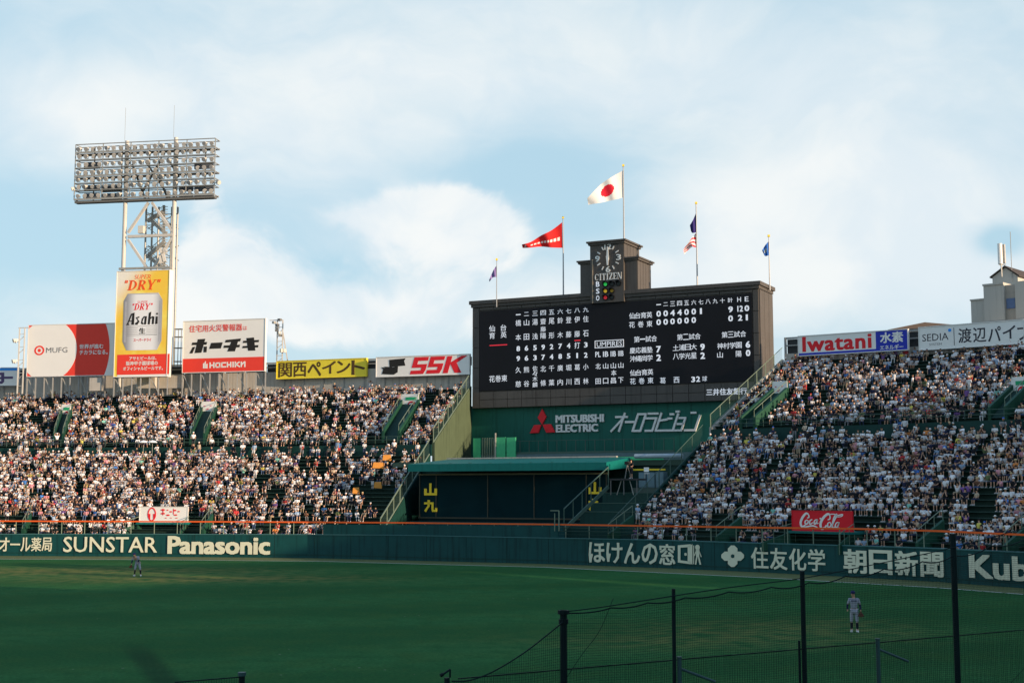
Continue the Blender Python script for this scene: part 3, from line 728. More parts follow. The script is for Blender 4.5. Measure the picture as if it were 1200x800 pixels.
# ---- stairwells cut into the tiers
def stairwell(side, S, root, px0, px1, pyb, pyt, label, board=None, open_bottom=True):
    """px0..px1: width at the lower end; pyb, pyt picture heights of lower and upper end"""
    a0, v0 = S.find(px0, pyb); a1, _ = S.find(px1, pyb); _, v1 = S.find((px0 + px1) / 2 + 14, pyt)
    v1 = max(v1, v0 + .08)
    HOLES[side].append((a0 - .006, a1 + .006, v0 - .02, v1 + .015, 0))
    t = empty('stairwell', S.pt(a0, v0), label, 'stairwell', 'green walled stairwells in the bleachers')
    for a in (a0, a1):
        p, q = S.pt(a, v0), S.pt(a, v1); d = (S.pt(a + .004, v0) - S.pt(a, v0)); d.z = 0; d.normalize(); d *= .13
        mb = MB(); mb.hexa([p - d + Vector((0, 0, -.2)), p + d + Vector((0, 0, -.2)), q + d + Vector((0, 0, -.2)), q - d + Vector((0, 0, -.2))],
                           [p - d + Vector((0, 0, 1.15)), p + d + Vector((0, 0, 1.15)), q + d + Vector((0, 0, .95)), q - d + Vector((0, 0, .95))])
        mb.build('side_wall', M_parapet, t)
        mb = MB(); z = Vector((0, 0, 1.15)); h = Vector((0, 0, .95)); r = Vector((0, 0, .75))
        mb.beam(p + z + r * .8, q + h + r * .8, .05); 
        for k in range(5): 
            o_ = p.lerp(q, k / 4); mb.beam(o_ + z * .95, o_ + z + r * .72, .045)
        mb.build('handrail', M_railpale, t)
    pa, pb, qa, qb = S.pt(a0, v0), S.pt(a1, v0), S.pt(a0, v1), S.pt(a1, v1)
    MB().face([pa + Vector((0, 0, .2)), pb + Vector((0, 0, .2)), qb + Vector((0, 0, .45)), qa + Vector((0, 0, .45))]).build('stair_floor', mat('stairwell_shadowed_floor', (.02, .05, .04), .9), t)  # dark sheet over the terrace, its colour stands in for an open well's shade
    f = Frame(qa, qb)
    z = S.zz(v1)
    mb = MB(); mb.fbox(f, -.1, f.L + .1, z - .3, z + 1.5, -.2, 0); mb.build('end_wall', M_parapet, t)
    return t, f, z
def mini_board(f, z, parent, style):
    mb = MB(); mb.fbox(f, -.05, f.L + .05, z - .6, z + 1.55, 0.02, .1); mb.build('end_panel', M_white, parent)
    if style == 'green':
        MB().fbox(f, f.L * .25, f.L * .9, z + .85, z + 1.2, .1, .13).build('green_mark', mat('mark_green', (.02, .35, .15), .5), parent)
        MB().prism(f, circ(f.L * .62, z + .25, f.L * .26, .5, 20) , .1, .125).build('red_mark', M_redl, parent)
        MB().prism(f, circ(f.L * .58, z + .22, f.L * .15, .3, 16), .1, .14).build('white_mark', M_white, parent)
    else:
        mb = MB()
        rr = random.Random(3)
        for i in range(9):
            a, b = f.L * (.15 + .7 * rr.random()), z - .2 + 1.4 * rr.random(); mb.fbox(f, a, a + f.L * .12, b, b + .1, .1, .125)
        mb.build('pink_marks', mat('mark_pink', (.6, .12, .2), .5), parent)
_sw = [('L', 62, 74, 519, 489, 'leftmost green stairwell of the sunlit upper tier, below the round logo board', 'green'), ('L', 222, 238, 519, 485, 'green stairwell of the sunlit upper tier below the wide white and red board', 'pink'),
       ('L', 448, 466, 517, 478, 'green stairwell of the sunlit upper tier next to the scoreboard wing', 'green'),
       ('R', 868, 886, 503, 466, 'green stairwell beside the scoreboard in the right upper tier', 'pink'), ('R', 1158, 1178, 500, 462, 'green stairwell at the right edge of the upper tier', 'green')]
for sd_, x0, x1, yb, yt, lab, sty in _sw:
    S, root = (SL, stand_l) if sd_ == 'L' else (SR, stand_r)
    t, f, z = stairwell(sd_, S, root, x0, x1, yb, yt, lab)
    mini_board(f, z, t, sty)
def low_well(side, S, x0, x1, y0, y1, label, bw):
    """stairwell of the lowest rows: concrete box with an advertising board facing the field"""
    a0, v0 = S.find((x0), y0); a1, _ = S.find(x1, y0); v1 = v0 + .16
    HOLES[side].append((a0 - .01, a1 + .014, -0.01, v0 + .05, 0))
    return a0, a1, v0
# cola board
def face_board(name, x0, y0t, x1, y1t, yb0, dist, label, m, thick=.12, cat='sign', ang=None):
    p0, p1 = at_y(x0, y0t, dist), None
    k = at_z(x1, y1t, p0.z); f = Frame(p0, k); return f, p0.z
# ---- crowd placement
LANDMARKS_R = [(690, 795, 'ほけんの窓'), (795, 845, 'door mark'), (845, 880, 'four-leaf emblem'), (880, 926, '住友'), (926, 1000, 'cola board'), (1000, 1052, '朝日'), (1052, 1112, '新聞'), (1112, 1150, 'blank wall panel'), (1150, 1300, 'Kubo lettering')]
ORD = ['front', 'second', 'third', 'fourth', 'fifth', 'sixth', 'seventh', 'eighth', 'ninth', 'tenth', 'eleventh', 'twelfth', 'thirteenth', 'fourteenth', 'fifteenth']
# lower boards with the stairwell roofs beneath them
def lower_board(S, side, x0, yt0, x1, yb, Y, label_w, label_b, m_board):
    p0 = at_y(x0, yt0, Y); xm = (x0 + x1) / 2
    tdir = (Fp(xm + 20) - Fp(xm - 20)); tdir.z = 0; tdir.normalize()
    f = Frame(p0, p0 + tdir); a1, _ = f.ab(x1, yt0 + .5); zt = p0.z; zb = f.ab(x0, yb)[1]
    f.L = a1
    t = empty('stairwell', f.p(a1 / 2, zb - 1.2), label_w, 'stairwell', 'green walled stairwells in the bleachers')
    mb = MB(); mb.fbox(f, -.1, a1 + .1, zb - .2, zb - .02, -3.0, .6); mb.build('canopy_roof', M_teal, t)
    for a in (-.05, a1 - .1):
        MB().fbox(f, a, a + .15, 0.8, zb - .2, -3.0, .5).build('side_wall', M_parapet, t)
        # sloping cheek wall down towards the field
        mb = MB(); q = [f.p(a - 1.6 if a < 1 else a, 1.6, 1.8), f.p((a - 1.45) if a < 1 else a + .15, 1.6, 1.8)]
        r = [f.p(a, zb - .9, -.2), f.p(a + .15, zb - .9, -.2)]
        mb.hexa([q[0], q[1], r[1], r[0]], [q[0] + Vector((0, 0, .7)), q[1] + Vector((0, 0, .7)), r[1] + Vector((0, 0, .9)), r[0] + Vector((0, 0, .9))])
        mb.build('sloping_cheek_wall', M_parapet, t)
        mb = MB(); up = Vector((0, 0, 1.5)); mb.beam(q[1] + up, r[1] + up, .05)
        for k in range(4): o_ = q[1].lerp(r[1], k / 3); mb.beam(o_, o_ + up, .04)
        mb.build('handrail', M_railpale, t)
    b = empty('advertising_board', f.p(a1 / 2, zb), label_b, 'sign')
    MB().fbox(f, 0, a1, zb, zt, -.12, 0.0).build('panel', m_board, b)
    mb = MB()
    for q in ((0, a1, zt, zt + .05), (0, a1, zb - .05, zb), (-.05, 0, zb - .05, zt + .05), (a1, a1 + .05, zb - .05, zt + .05)): mb.fbox(f, q[0], q[1], q[2], q[3], -.14, .03)
    mb.build('edge_frame', M_frame if m_board is M_white else M_redcola, b)
    A0, V0 = S.find(x0, yb); A1, V1_ = S.find(x1, yb)
    HOLES[side].append((min(A0, A1) - .012, max(A0, A1) + .022, -.01, max(V0, .02) + .06, 0))
    return f, b, a1, zb, zt
fC, bC, aC, zbC, ztC = lower_board(SR, 'R', 928.4, 598.4, 998, 621, 106.5, 'green stairwell under the red cola board in the lower right rows', 'red cola board with white script lettering above the right outfield wall', M_redcola)
def stroke(fr, pts, wid, c, m, parent, name):
    """a pen stroke through picture points with per-point width (in picture px)"""
    mb = MB(); P = [fr.ab(x, y) for x, y in pts]; k = fr.ab(pts[0][0] + 1, pts[0][1])[0] - fr.ab(*pts[0])[0]
    n_ = len(P); L, Rr = [], []
    for i in range(n_):
        a = P[max(i - 1, 0)]; b = P[min(i + 1, n_ - 1)]; d = Vector((b[0] - a[0], b[1] - a[1])).normalized()
        w_ = wid[i] * k / 2; L.append((P[i][0] - d.y * w_, P[i][1] + d.x * w_)); Rr.append((P[i][0] + d.y * w_, P[i][1] - d.x * w_))
    for i in range(n_ - 1): mb.prism(fr, [L[i], L[i + 1], Rr[i + 1], Rr[i]], c, c + .02)
    return mb
def catm(pts, n=5):
    out = []
    for i in range(len(pts) - 1):
        p0 = pts[max(i - 1, 0)]; p1 = pts[i]; p2 = pts[i + 1]; p3 = pts[min(i + 2, len(pts) - 1)]
        for k in range(n):
            t = k / n
            out.append(tuple(.5 * (2 * p1[d] + (p2[d] - p0[d]) * t + (2 * p0[d] - 5 * p1[d] + 4 * p2[d] - p3[d]) * t * t + (3 * p1[d] - p0[d] - 3 * p2[d] + p3[d]) * t ** 3) for d in range(2)))
    out.append(pts[-1]); return out
def script(fr, strokes, c, m, parent, name='script_lettering', base=(0, 0), s=1.0):
    all_ = MB()
    for pts, w_ in strokes:
        q = catm([(base[0] + x * s, base[1] + y * s) for x, y in pts]); ww = [w_ * (0.55 + .75 * math.sin(math.pi * min(1, i / (len(q) - 1) * .9 + .08))) for i in range(len(q))]
        mb = stroke(fr, q, ww, c, m, parent, name); o_ = len(all_.v); all_.v += mb.v; all_.f += [tuple(i + o_ for i in f_) for f_ in mb.f]
    return all_.build(name, m, parent)
# cola script, coordinates in eighths of a picture pixel from the zoomed board
S_ = [([(355, 165), (335, 160), (305, 195), (288, 240), (300, 275), (330, 262)], 15), ([(355, 165), (362, 190), (345, 200)], 8),
      ([(345, 215), (328, 228), (330, 250), (345, 250), (355, 230), (345, 215)], 9), ([(390, 212), (372, 222), (366, 246), (378, 252), (396, 238)], 9),
      ([(432, 212), (412, 222), (406, 246), (418, 250), (430, 232), (438, 212), (430, 246), (445, 244)], 9),
      ([(455, 205), (470, 203)], 8), ([(545, 172), (525, 165), (490, 195), (464, 245), (470, 290), (500, 285), (515, 262)], 16), ([(545, 172), (545, 205), (525, 215)], 8),
      ([(545, 235), (527, 248), (528, 278), (543, 280), (556, 258), (545, 235)], 9), ([(560, 282), (580, 230), (605, 180), (600, 168), (580, 200), (566, 262), (576, 285), (590, 275)], 9),
      ([(618, 235), (598, 248), (592, 278), (604, 284), (618, 262), (626, 236), (614, 280), (636, 288)], 9), ([(540, 168), (580, 165), (610, 178), (655, 168), (648, 184), (610, 192)], 7),
      ([(318, 280), (360, 272), (400, 268), (436, 282)], 9)]
sc_ = [([(900 + x / 7.5, 580 + y / 7.5) for x, y in p], w_ / 7.5) for p, w_ in S_]
script(fC, sc_, .005, M_white, bC)
fK, bK, aK, zbK, ztK = lower_board(SL, 'L', 164, 593.8, 219.8, 611.5, 135.5, 'green stairwell under the white board with red marks in the lower left rows', 'white board with red oval emblem at the foot of the left bleachers', M_white)
mb = MB(); a, b = fK.ab(178, 602.2); kx = fK.ab(179, 602)[0] - fK.ab(178, 602)[0]
ring_o, ring_i = circ(a, b, 5.0 * kx, 7.6 * kx, 28), circ(a, b, 3.7 * kx, 6.3 * kx, 28)
for i in range(28): mb.prism(fK, [ring_o[i], ring_o[(i + 1) % 28], ring_i[(i + 1) % 28], ring_i[i]], .005, .03)
for s_ in (-1, 1): mb.prism(fK, [(a + s_ * 1.6 * kx, b + .5 * kx), (a + s_ * 3.9 * kx, b + .5 * kx), (a + s_ * 3.6 * kx, b - 4 * kx), (a + s_ * 1.8 * kx, b - 6 * kx)], .005, .028)
mb.build('oval_emblem', M_redl, bK)
mb = MB()
for cx, cy, w_, h_ in ((191, 597, 5.4, 1.8), (191, 601.4, 5.4, 1.8), (191.2, 599.5, 1, 8), (196.5, 597.3, 2.2, 1.2), (200.3, 599.2, 3, 1.6), (197, 603.2, 4.2, 1.8), (205.3, 597.7, 3.2, 1.8), (203.5, 599, .9, 7), (209.5, 599, 2.8, 1.4), (205.8, 603, 4.2, 1.6), (194.5, 606.5, 2.5, .8), (200.5, 606.5, 2.4, .8), (207, 606.5, 3, .8)):
    a, b = fK.ab(cx, cy); mb.prism(fK, circ(a, b, w_ * kx / 2, h_ * kx / 2, 10), .005, .03)
mb.build('red_characters', M_redl, bK)
# sloping stair cheeks in the lowest rows, without boards
for i, (side, S, x, y0, y1, lab) in enumerate([('R', SR, 702, 632, 611, 'short green stair wall at the left foot of the right bleachers'), ('R', SR, 1083, 641, 622, 'short green stair wall above the characters 新聞'), ('R', SR, 1186, 645, 627, 'short green stair wall above the last wall letters'),
                                            ('L', SL, 238, 626, 610, 'short green stair wall right of the white board in the left bleachers'), ('L', SL, 28, 626, 611, 'short green stair wall at the far left foot of the bleachers'), ('R', SR, 846, 634, 612, 'short green stair wall above the four-leaf emblem')]):
    a, v = S.find(x, y0); 
    t = empty('stair_wall', S.pt(a, .005), lab, 'stair wall', 'short green stair walls in the lowest rows')
    p, q = S.pt(a, 0.0), S.pt(a + .008, .085); d = (S.pt(a + .004, 0) - S.pt(a, 0)).normalized() * .12
    mb = MB(); mb.hexa([p - d + Vector((0, 0, -.3)), p + d + Vector((0, 0, -.3)), q + d + Vector((0, 0, -.3)), q - d + Vector((0, 0, -.3))], [p - d + Vector((0, 0, .9)), p + d + Vector((0, 0, .9)), q + d + Vector((0, 0, .9)), q - d + Vector((0, 0, .9))])
    mb.build('cheek', M_parapet, t)
    up = Vector((0, 0, 1.7)); mb = MB(); mb.beam(p + up, q + up, .05)
    for k in range(4): o_ = p.lerp(q, k / 3); mb.beam(o_ + up * .5, o_ + up, .04)
    mb.build('handrail', M_railpale, t)
    HOLES[side].append((a - .012, a + .018, -.01, .1, 0))
# ---- seats taken
def noise2(x, y, seed):
    def h(i, j): return (math.sin(i * 127.1 + j * 311.7 + seed * 74.7) * 43758.5453) % 1.0
    i, j = math.floor(x), math.floor(y); fx, fy = x - i, y - j; fx = fx * fx * (3 - 2 * fx); fy = fy * fy * (3 - 2 * fy)
    return (h(i, j) * (1 - fx) + h(i + 1, j) * fx) * (1 - fy) + (h(i, j + 1) * (1 - fx) + h(i + 1, j + 1) * fx) * fy
seats = []
for side, S, rows in (('L', SL, rows_l), ('R', SR, rows_r)):
    for ri, (va, vb, z) in enumerate(rows):
        vv = va + (vb - va) * .78
        L = sum((S.xy((i + 1) / 20, vv) - S.xy(i / 20, vv)).length for i in range(20))
        n_ = int(L / 0.49)
        upper = va > VM0
        for k in range(n_):
            a = (k + .5) / n_
            if a < .006 or a > .994: continue
            if in_hole(side, a, vv): continue
            p = S.xy(a, vv); px, py = proj((p.x, p.y, z + .8))
            if not (-70 < px < 1275): continue
            s_ = a * L
            aisle = (s_ + (3.0 if upper else 0)) % (10.5 if side == 'L' else 9.0) < .8
            if aisle and random.random() < .80: continue
            dens = .88 if not upper else .80
            nn = noise2(s_ * .35, ri * .30, 1 if side == 'L' else 2) * .6 + noise2(s_ * .9, ri * .8, 5) * .4
            if side == 'L' and not upper and px > 375: dens -= .38 + .35 * (px > 420) * (py > 560)
            if side == 'L' and px < 12 and upper: dens -= .3
            if side == 'R' and 1136 < px < 1172 and 572 < py < 608: dens = .10
            if not upper and ri < 4: dens -= .25
            if side == 'R' and upper and py < 425 and px > 1000: dens -= .08
            if side == 'R' and upper and px < 915 and py < 450: dens -= .1
            if random.random() > dens * ((0.25 if side == 'L' else .48) if nn < .32 else ((0.66 if side == 'L' else .82) if nn < .45 else .98)): continue
            seats.append((side, ri, a, vv, p.x, p.y, z, px, py))
for side, S in (('L', SL), ('R', SR)):
    for k in range(85):
        a = random.uniform(.01, .99); vv = VM0 + random.uniform(.006, .03); p = S.xy(a, vv); px, py = proj((p.x, p.y, S.zm + .8))
        if -70 < px < 1275 and not in_hole(side, a, vv): seats.append((side, 99, a, vv, p.x, p.y, S.zm, px, py))
def facing(S, a):
    d = S.F.at(a) - S.B.at(a); return math.atan2(d.y, d.x) + math.pi / 2
crowd_items = []; near = []
for s_ in seats:
    side, ri, a, vv, x, y, z, px, py = s_
    sh = pick(SHIRTS); pa = pick(PANTS); ht = pick(HATS)
    po = random.choices(range(len(POSES)), weights=[26, 16, 9, 8, 8, 9, 2.0, 14, 1.2, 1.2, .3])[0]
    if ri == 99: po = random.choice([8, 8, 9, 0, 1, 7])
    it = dict(side=side, ri=ri, a=a, v=vv, x=x + random.uniform(-.06, .06), y=y + random.uniform(-.05, .05), z=z, px=px, py=py, sh=sh, pa=pa, ht=ht, po=po, sc=random.uniform(.84, 1.02),
              rz=facing(SL if side == 'L' else SR, a) + random.gauss(0, .38), tone=random.uniform(.55, 1.12), d=math.hypot(x, y))
    crowd_items.append(it)
cand = [c for c in crowd_items if -8 < c['px'] < 1206 and c['py'] < 655]
cand.sort(key=lambda c: c['d'])
near = cand[:285]; ids = set(id(c) for c in near)
rest = [c for c in crowd_items if id(c) not in ids]
skin_cols = [(.52, .31, .21), (.46, .26, .17), (.56, .36, .26), (.40, .22, .14)]
Vs, Fs, Cs, off = [], [], [], 0
nloops = 0
for c in rest:
    V, F, C = LOW[c['po']]
    co, si = math.cos(c['rz']), math.sin(c['rz']); v = V * c['sc'] * np.array([random.uniform(.85, 1.1), 1.0, random.uniform(.92, 1.06)]); v[:, 0] += v[:, 2] * random.gauss(0, .09); v[:, 1] += v[:, 2] * random.gauss(0, .06)
    W = np.stack([v[:, 0] * co - v[:, 1] * si + c['x'], v[:, 0] * si + v[:, 1] * co + c['y'], v[:, 2] + c['z']], 1)
    Vs.append(W); Fs += [tuple(i + off for i in f) for f in F]; off += len(V)
    sk = random.choice(skin_cols); shorts = random.random() < .45
    hc = c['ht'][2]; t = c['tone']
    pal = np.array([sk, [q * t for q in c['sh'][1]], c['pa'][1], hc, random.choice([(.6, .6, .6), (.05, .05, .05), (.3, .3, .3)]), sk if shorts else c['pa'][1]])
    Cs.append(pal[C])
me = bpy.data.meshes.new('crowd')
me.from_pydata(np.concatenate(Vs).tolist(), [], Fs)
ca = me.color_attributes.new('col', 'FLOAT_COLOR', 'POINT')
cc = np.concatenate(Cs); cc = np.concatenate([cc, np.ones((len(cc), 1))], 1).astype(np.float32)
ca.data.foreach_set('color', cc.ravel())
me.materials.append(M_crowd); me.update()
crowd = new_obj('crowd', me); tag(crowd, kind='stuff', label='thousands of seated spectators filling both bleachers')
print('crowd', len(rest), 'near', len(near), 'faces', len(Fs))
def make_person(c, label, group=None, cat='person'):
    body, shirt, tr, hats, sh = HI[c['po']]
    o = new_obj('person', body); o.location = (c['x'], c['y'], c['z']); o.rotation_euler = (0, 0, c['rz']); o.scale = (c['sc'],) * 3
    tag(o, label, cat, group)
    q = new_obj('shirt', shirt, o); q.color = tuple(min(1, v * c['tone']) for v in c['sh'][1]) + (1,)
    q = new_obj('trousers', tr, o); q.color = (*c['pa'][1], 1)
    q = new_obj({'hair': 'hair', 'cap': 'cap', 'hat': 'sun_hat'}[c['ht'][0]], hats[c['ht'][0]], o); q.color = (*c['ht'][2], 1)
    q = new_obj('shoes', sh, o); q.color = (.45, .45, .45, 1)
    return o
ACT = ['upright', 'hunched', 'clapping', 'reclining', 'chin-resting', 'fanning', 'cheering', 'broad-seated', 'standing', 'standing still', 'arm-waving']
by = {}
for c in near:
    lm = next((l for a, b, l in LANDMARKS_R if a <= c['px'] < b), 'the wall')
    base = f"{ACT[c['po']]} spectator, {c['sh'][0]} top, {c['ht'][1].replace('a white towel over the head', 'white towel on head').replace('a ', '')}, {c['pa'][0]} trousers, {ORD[min(c['ri'], 14)]} row above {lm}"
    by.setdefault(base, []).append(c)
for base, cs in by.items():
    cs.sort(key=lambda c: c['px'])
    for i, c in enumerate(cs):
        lab = base
        if len(cs) > 1: lab = base + ', ' + ('leftmost' if i == 0 else 'rightmost' if i == len(cs) - 1 else ORD[i] + ' from left')
        make_person(c, lab, 'spectators in the lowest rows of the right bleachers')
# ------------------------------------------------------------------ edge walls and rails of the stands
def edge_wall(S, a, v0, v1, zb, side, name, label, m, over=.3, mr=None, rw=.09, rh=1.55):
    mr = mr or M_railpale
    sgn = 1 if side == 'L' else -1
    pts = [S.pt(a, v0 + (v1 - v0) * i / 8) for i in range(9)]
    d = (S.pt(1, .5) - S.pt(.96, .5)); d.z = 0; d.normalize(); d *= sgn * .3 if side == 'L' else 1
    if side == 'R': d = (S.pt(0, .5) - S.pt(.04, .5)); d.z = 0; d.normalize(); d *= .3
    t = empty(name, pts[0], label, 'wall')
    mb = MB()
    for i in range(8):
        p, q = pts[i], pts[i + 1]
        mb.hexa([(p.x, p.y, zb), (p.x + d.x, p.y + d.y, zb), (q.x + d.x, q.y + d.y, zb), (q.x, q.y, zb)], [(p.x, p.y, p.z + over), (p.x + d.x, p.y + d.y, p.z + over), (q.x + d.x, q.y + d.y, q.z + over), (q.x, q.y, q.z + over)])
    mb.build('wall_face', m, t)
    mb = MB(); mp = []
    for i in range(8):
        p, q = pts[i] + d * .5, pts[i + 1] + d * .5
        for h in (over + .06, over + rh): mb.beam(p + Vector((0, 0, h)), q + Vector((0, 0, h)), rw)
        if i % 1 == 0:
            pp = MB(); pp.beam(p + Vector((0, 0, over)), p + Vector((0, 0, over + rh)), .08); pp.build('rail_post', mr, t)
    mb.build('rail', mr, t)
    mb = MB()
    for i in range(8):
        p, q = pts[i] + d * .5, pts[i + 1] + d * .5
        for k in range(1, 12): o_ = p.lerp(q, k / 12); mb.beam(o_ + Vector((0, 0, over + .1)), o_ + Vector((0, 0, over + rh - .05)), .014)
    tag(mb.build('rail_bars', M_rail, t), kind='stuff')
    return t
edge_wall(SL, 1.0, VM1, 1.0, 8.9, 'L', 'wing_wall', 'sunlit pale green end wall and rail of the left upper tier beside the scoreboard', M_wing)
edge_wall(SL, 1.0, 0.02, VM0, 0.5, 'L', 'wing_wall', 'olive end wall and sloping rail of the left lower tier beside the dark screen', M_deepgreen, .1)
edge_wall(SR, 0.0, VM1, 1.0, 8.9, 'R', 'wing_wall', 'end wall with pale sloping rail at the top left of the right bleachers', M_concrete, .3, M_railpale, .05, 1.25)
edge_wall(SR, 0.0, 0.02, VM0, 0.5, 'R', 'wing_wall', 'low end wall with sloping rail at the bottom left of the right bleachers', M_deepgreen, .05, M_rail, .05)
# ------------------------------------------------------------------ scoreboard
pL = at_y(551, 353.3, 156.0); pR = at_z(891.3, 329.2, pL.z); FB = Frame(pL, pR); zTop = pL.z
sb = empty('scoreboard', FB.p(FB.L / 2, 10.0), 'huge dark scoreboard with a stepped clock tower above the center field', 'scoreboard')
aL, _ = FB.ab(553.5, 400); aR, _ = FB.ab(889.8, 400)
_, zBot = FB.ab(554, 478.3)
MB().fbox(FB, aL, aR, zBot, zTop - .35, -5.0, -.12).build('body', M_brown, sb)
MB().fbox(FB, aL - .3, aR + .3, zTop - .4, zTop, -5.3, .3).build('cornice', M_brown, sb)
MB().fbox(FB, aL - .12, aR + .12, zTop - .75, zTop - .4, -5.15, .14).build('lower_cornice', M_brown, sb)
s0, sz1 = FB.ab(562.3, 365); s1, _ = FB.ab(882, 400); _, sz0 = FB.ab(563.7, 458)
MB().fbox(FB, s0, s1, sz0, sz1, -.12, .05).build('display_panel', M_display, sb)
def panels(fr, a0, a1, b0, b1, na, nb, c, m, parent, gap=.03, th=.12):
    me = None
    for i in range(na):
        for j in range(nb):
            da, db = (a1 - a0) / na, (b1 - b0) / nb
            MB().fbox(fr, a0 + i * da + gap, a0 + (i + 1) * da - gap, b0 + j * db + gap, b0 + (j + 1) * db - gap, c - th, c).build('cladding_panel', m, parent)
panels(FB, s0 - .05, s1 + .1, zBot, sz0 - .1, 18, 2, 0.0, M_brown, sb)
panels(FB, aL, s0 - .05, zBot, zTop - .8, 1, 5, 0.0, M_brown, sb)
panels(FB, s1 + .1, aR, zBot, zTop - .8, 1, 5, 0.0, M_brown, sb)
panels(FB, s0 - .05, s1 + .1, sz1 + .1, zTop - .8, 18, 1, 0.0, M_brown, sb)
FS = Frame(FB.p(aR, 0, -5.0) , FB.p(aR, 0, -.12)); FS.T, FS.N = -FS.T, -FS.N; FS.O = FB.p(aR, 0, -.12)
FS.T = (FB.p(aR, 0, -5) - FB.p(aR, 0, 0)).normalized(); FS.N = FB.T.copy()
panels(FS, 0.05, 4.85, zBot, zTop - .8, 3, 1, .10, M_brown, sb)
# clock tower
t0, _ = FB.ab(693.2, 330); t1, _ = FB.ab(732.4, 330); _, tz = FB.ab(689.5, 284.5)
l0, _ = FB.ab(680.2, 330); l1, _ = FB.ab(746.8, 330); _, lz = FB.ab(677, 306.3)
_, tzb = FB.ab(693, 356)
MB().fbox(FB, t0, t1, tzb, tz - .3, -4.2, .35).build('clock_tower', M_brown, sb)
MB().fbox(FB, t0 - .35, t1 + .35, tz - .18, tz, -4.6, .65).build('tower_cornice', M_brown, sb)
MB().fbox(FB, t0 - .18, t1 + .18, tz - .42, tz - .18, -4.4, .5).build('tower_cornice', M_brown, sb)
for q0, q1 in ((l0, t0 - .01), (t1 + .01, l1)):
    MB().fbox(FB, q0, q1, zTop - .1, lz - .3, -4.0, .02).build('tower_shoulder', M_brown, sb)
    e0, e1 = (q0 - .35, q1) if q0 == l0 else (q0, q1 + .35)
    MB().fbox(FB, e0, e1, lz - .16, lz, -4.4, .3).build('shoulder_cornice', M_brown, sb)
    MB().fbox(FB, e0 + .12 * (q0 == l0), e1 - .12 * (q0 != l0), lz - .36, lz - .16, -4.2, .16).build('shoulder_cornice', M_brown, sb)
FT = FB.shift(.35)
FW = Frame(FB.O, FB.O + FB.T); FW.T = (FB.p(0, 0, -5) - FB.p(0, 0, 0)).normalized(); FW.N = FB.T.copy()
def side_panels(ax, c0, depth, z0, z1, n_):
    FW.O = FB.p(ax, 0, c0)
    for i in range(n_): MB().fbox(FW, i * depth / n_ + .03, (i + 1) * depth / n_ - .03, z0, z1, -.02, .07).build('cladding_panel', M_brown, sb)
side_panels(l1, .02, 4.0, zTop + .05, lz - .42, 5)
side_panels(t1, .35, 4.5, lz + .05, tz - .48, 5)
mb = MB(); a_, _ = FT.ab(694.5, 330); mb.fbox(FT, a_ - .05, a_ + .05, tzb, lz, 0, .05); mb.build('tower_edge_strip', mat('bronze_strip', (.35, .28, .2), .5), sb)
# clock
ck = empty('clock', FT.p(*FT.ab(712.5, 302.5)), 'white handed clock showing six on the scoreboard tower', 'clock')
ca_, cz = FT.ab(712.5, 302.3); rx = FT.ab(725, 302)[0] - ca_; ry = cz - FT.ab(712.5, 315.5)[1]; rr_ = (rx + ry) / 2 
for h_ in range(12):
    th = math.pi / 2 - h_ * math.pi / 6; x_, y_ = ca_ + rr_ * math.cos(th), cz + rr_ * math.sin(th)
    if h_ % 3 == 0:
        s_ = {0: '12', 3: '3', 6: '6', 9: '9'}[h_]; w2 = .28 if h_ else .42
        put_text(FT, s_, x_ - w2, x_ + w2, y_ - .33, y_ + .33, M_white, ck, bold=.02, c=.01, depth=.03, name='numeral')
    else:
        d = Vector((math.cos(th), math.sin(th))); n2 = Vector((-d.y, d.x)) * .06; c_ = Vector((x_, y_))
        MB().prism(FT, [tuple(c_ - d * .2 - n2), tuple(c_ + d * .2 - n2), tuple(c_ + d * .2 + n2), tuple(c_ - d * .2 + n2)], .01, .04).build('hour_mark', M_white, ck)
MB().prism(FT, [(ca_ - .16, cz - .25), (ca_ + .16, cz - .25), (ca_ + .07, cz + rr_ * .98), (ca_ - .07, cz + rr_ * .98)], .10, .14).build('minute_hand', M_white, ck)
MB().prism(FT, [(ca_ - .08, cz - rr_ * .66), (ca_ + .08, cz - rr_ * .66), (ca_ + .17, cz + .2), (ca_ - .17, cz + .2)], .15, .19).build('hour_hand', M_white, ck)
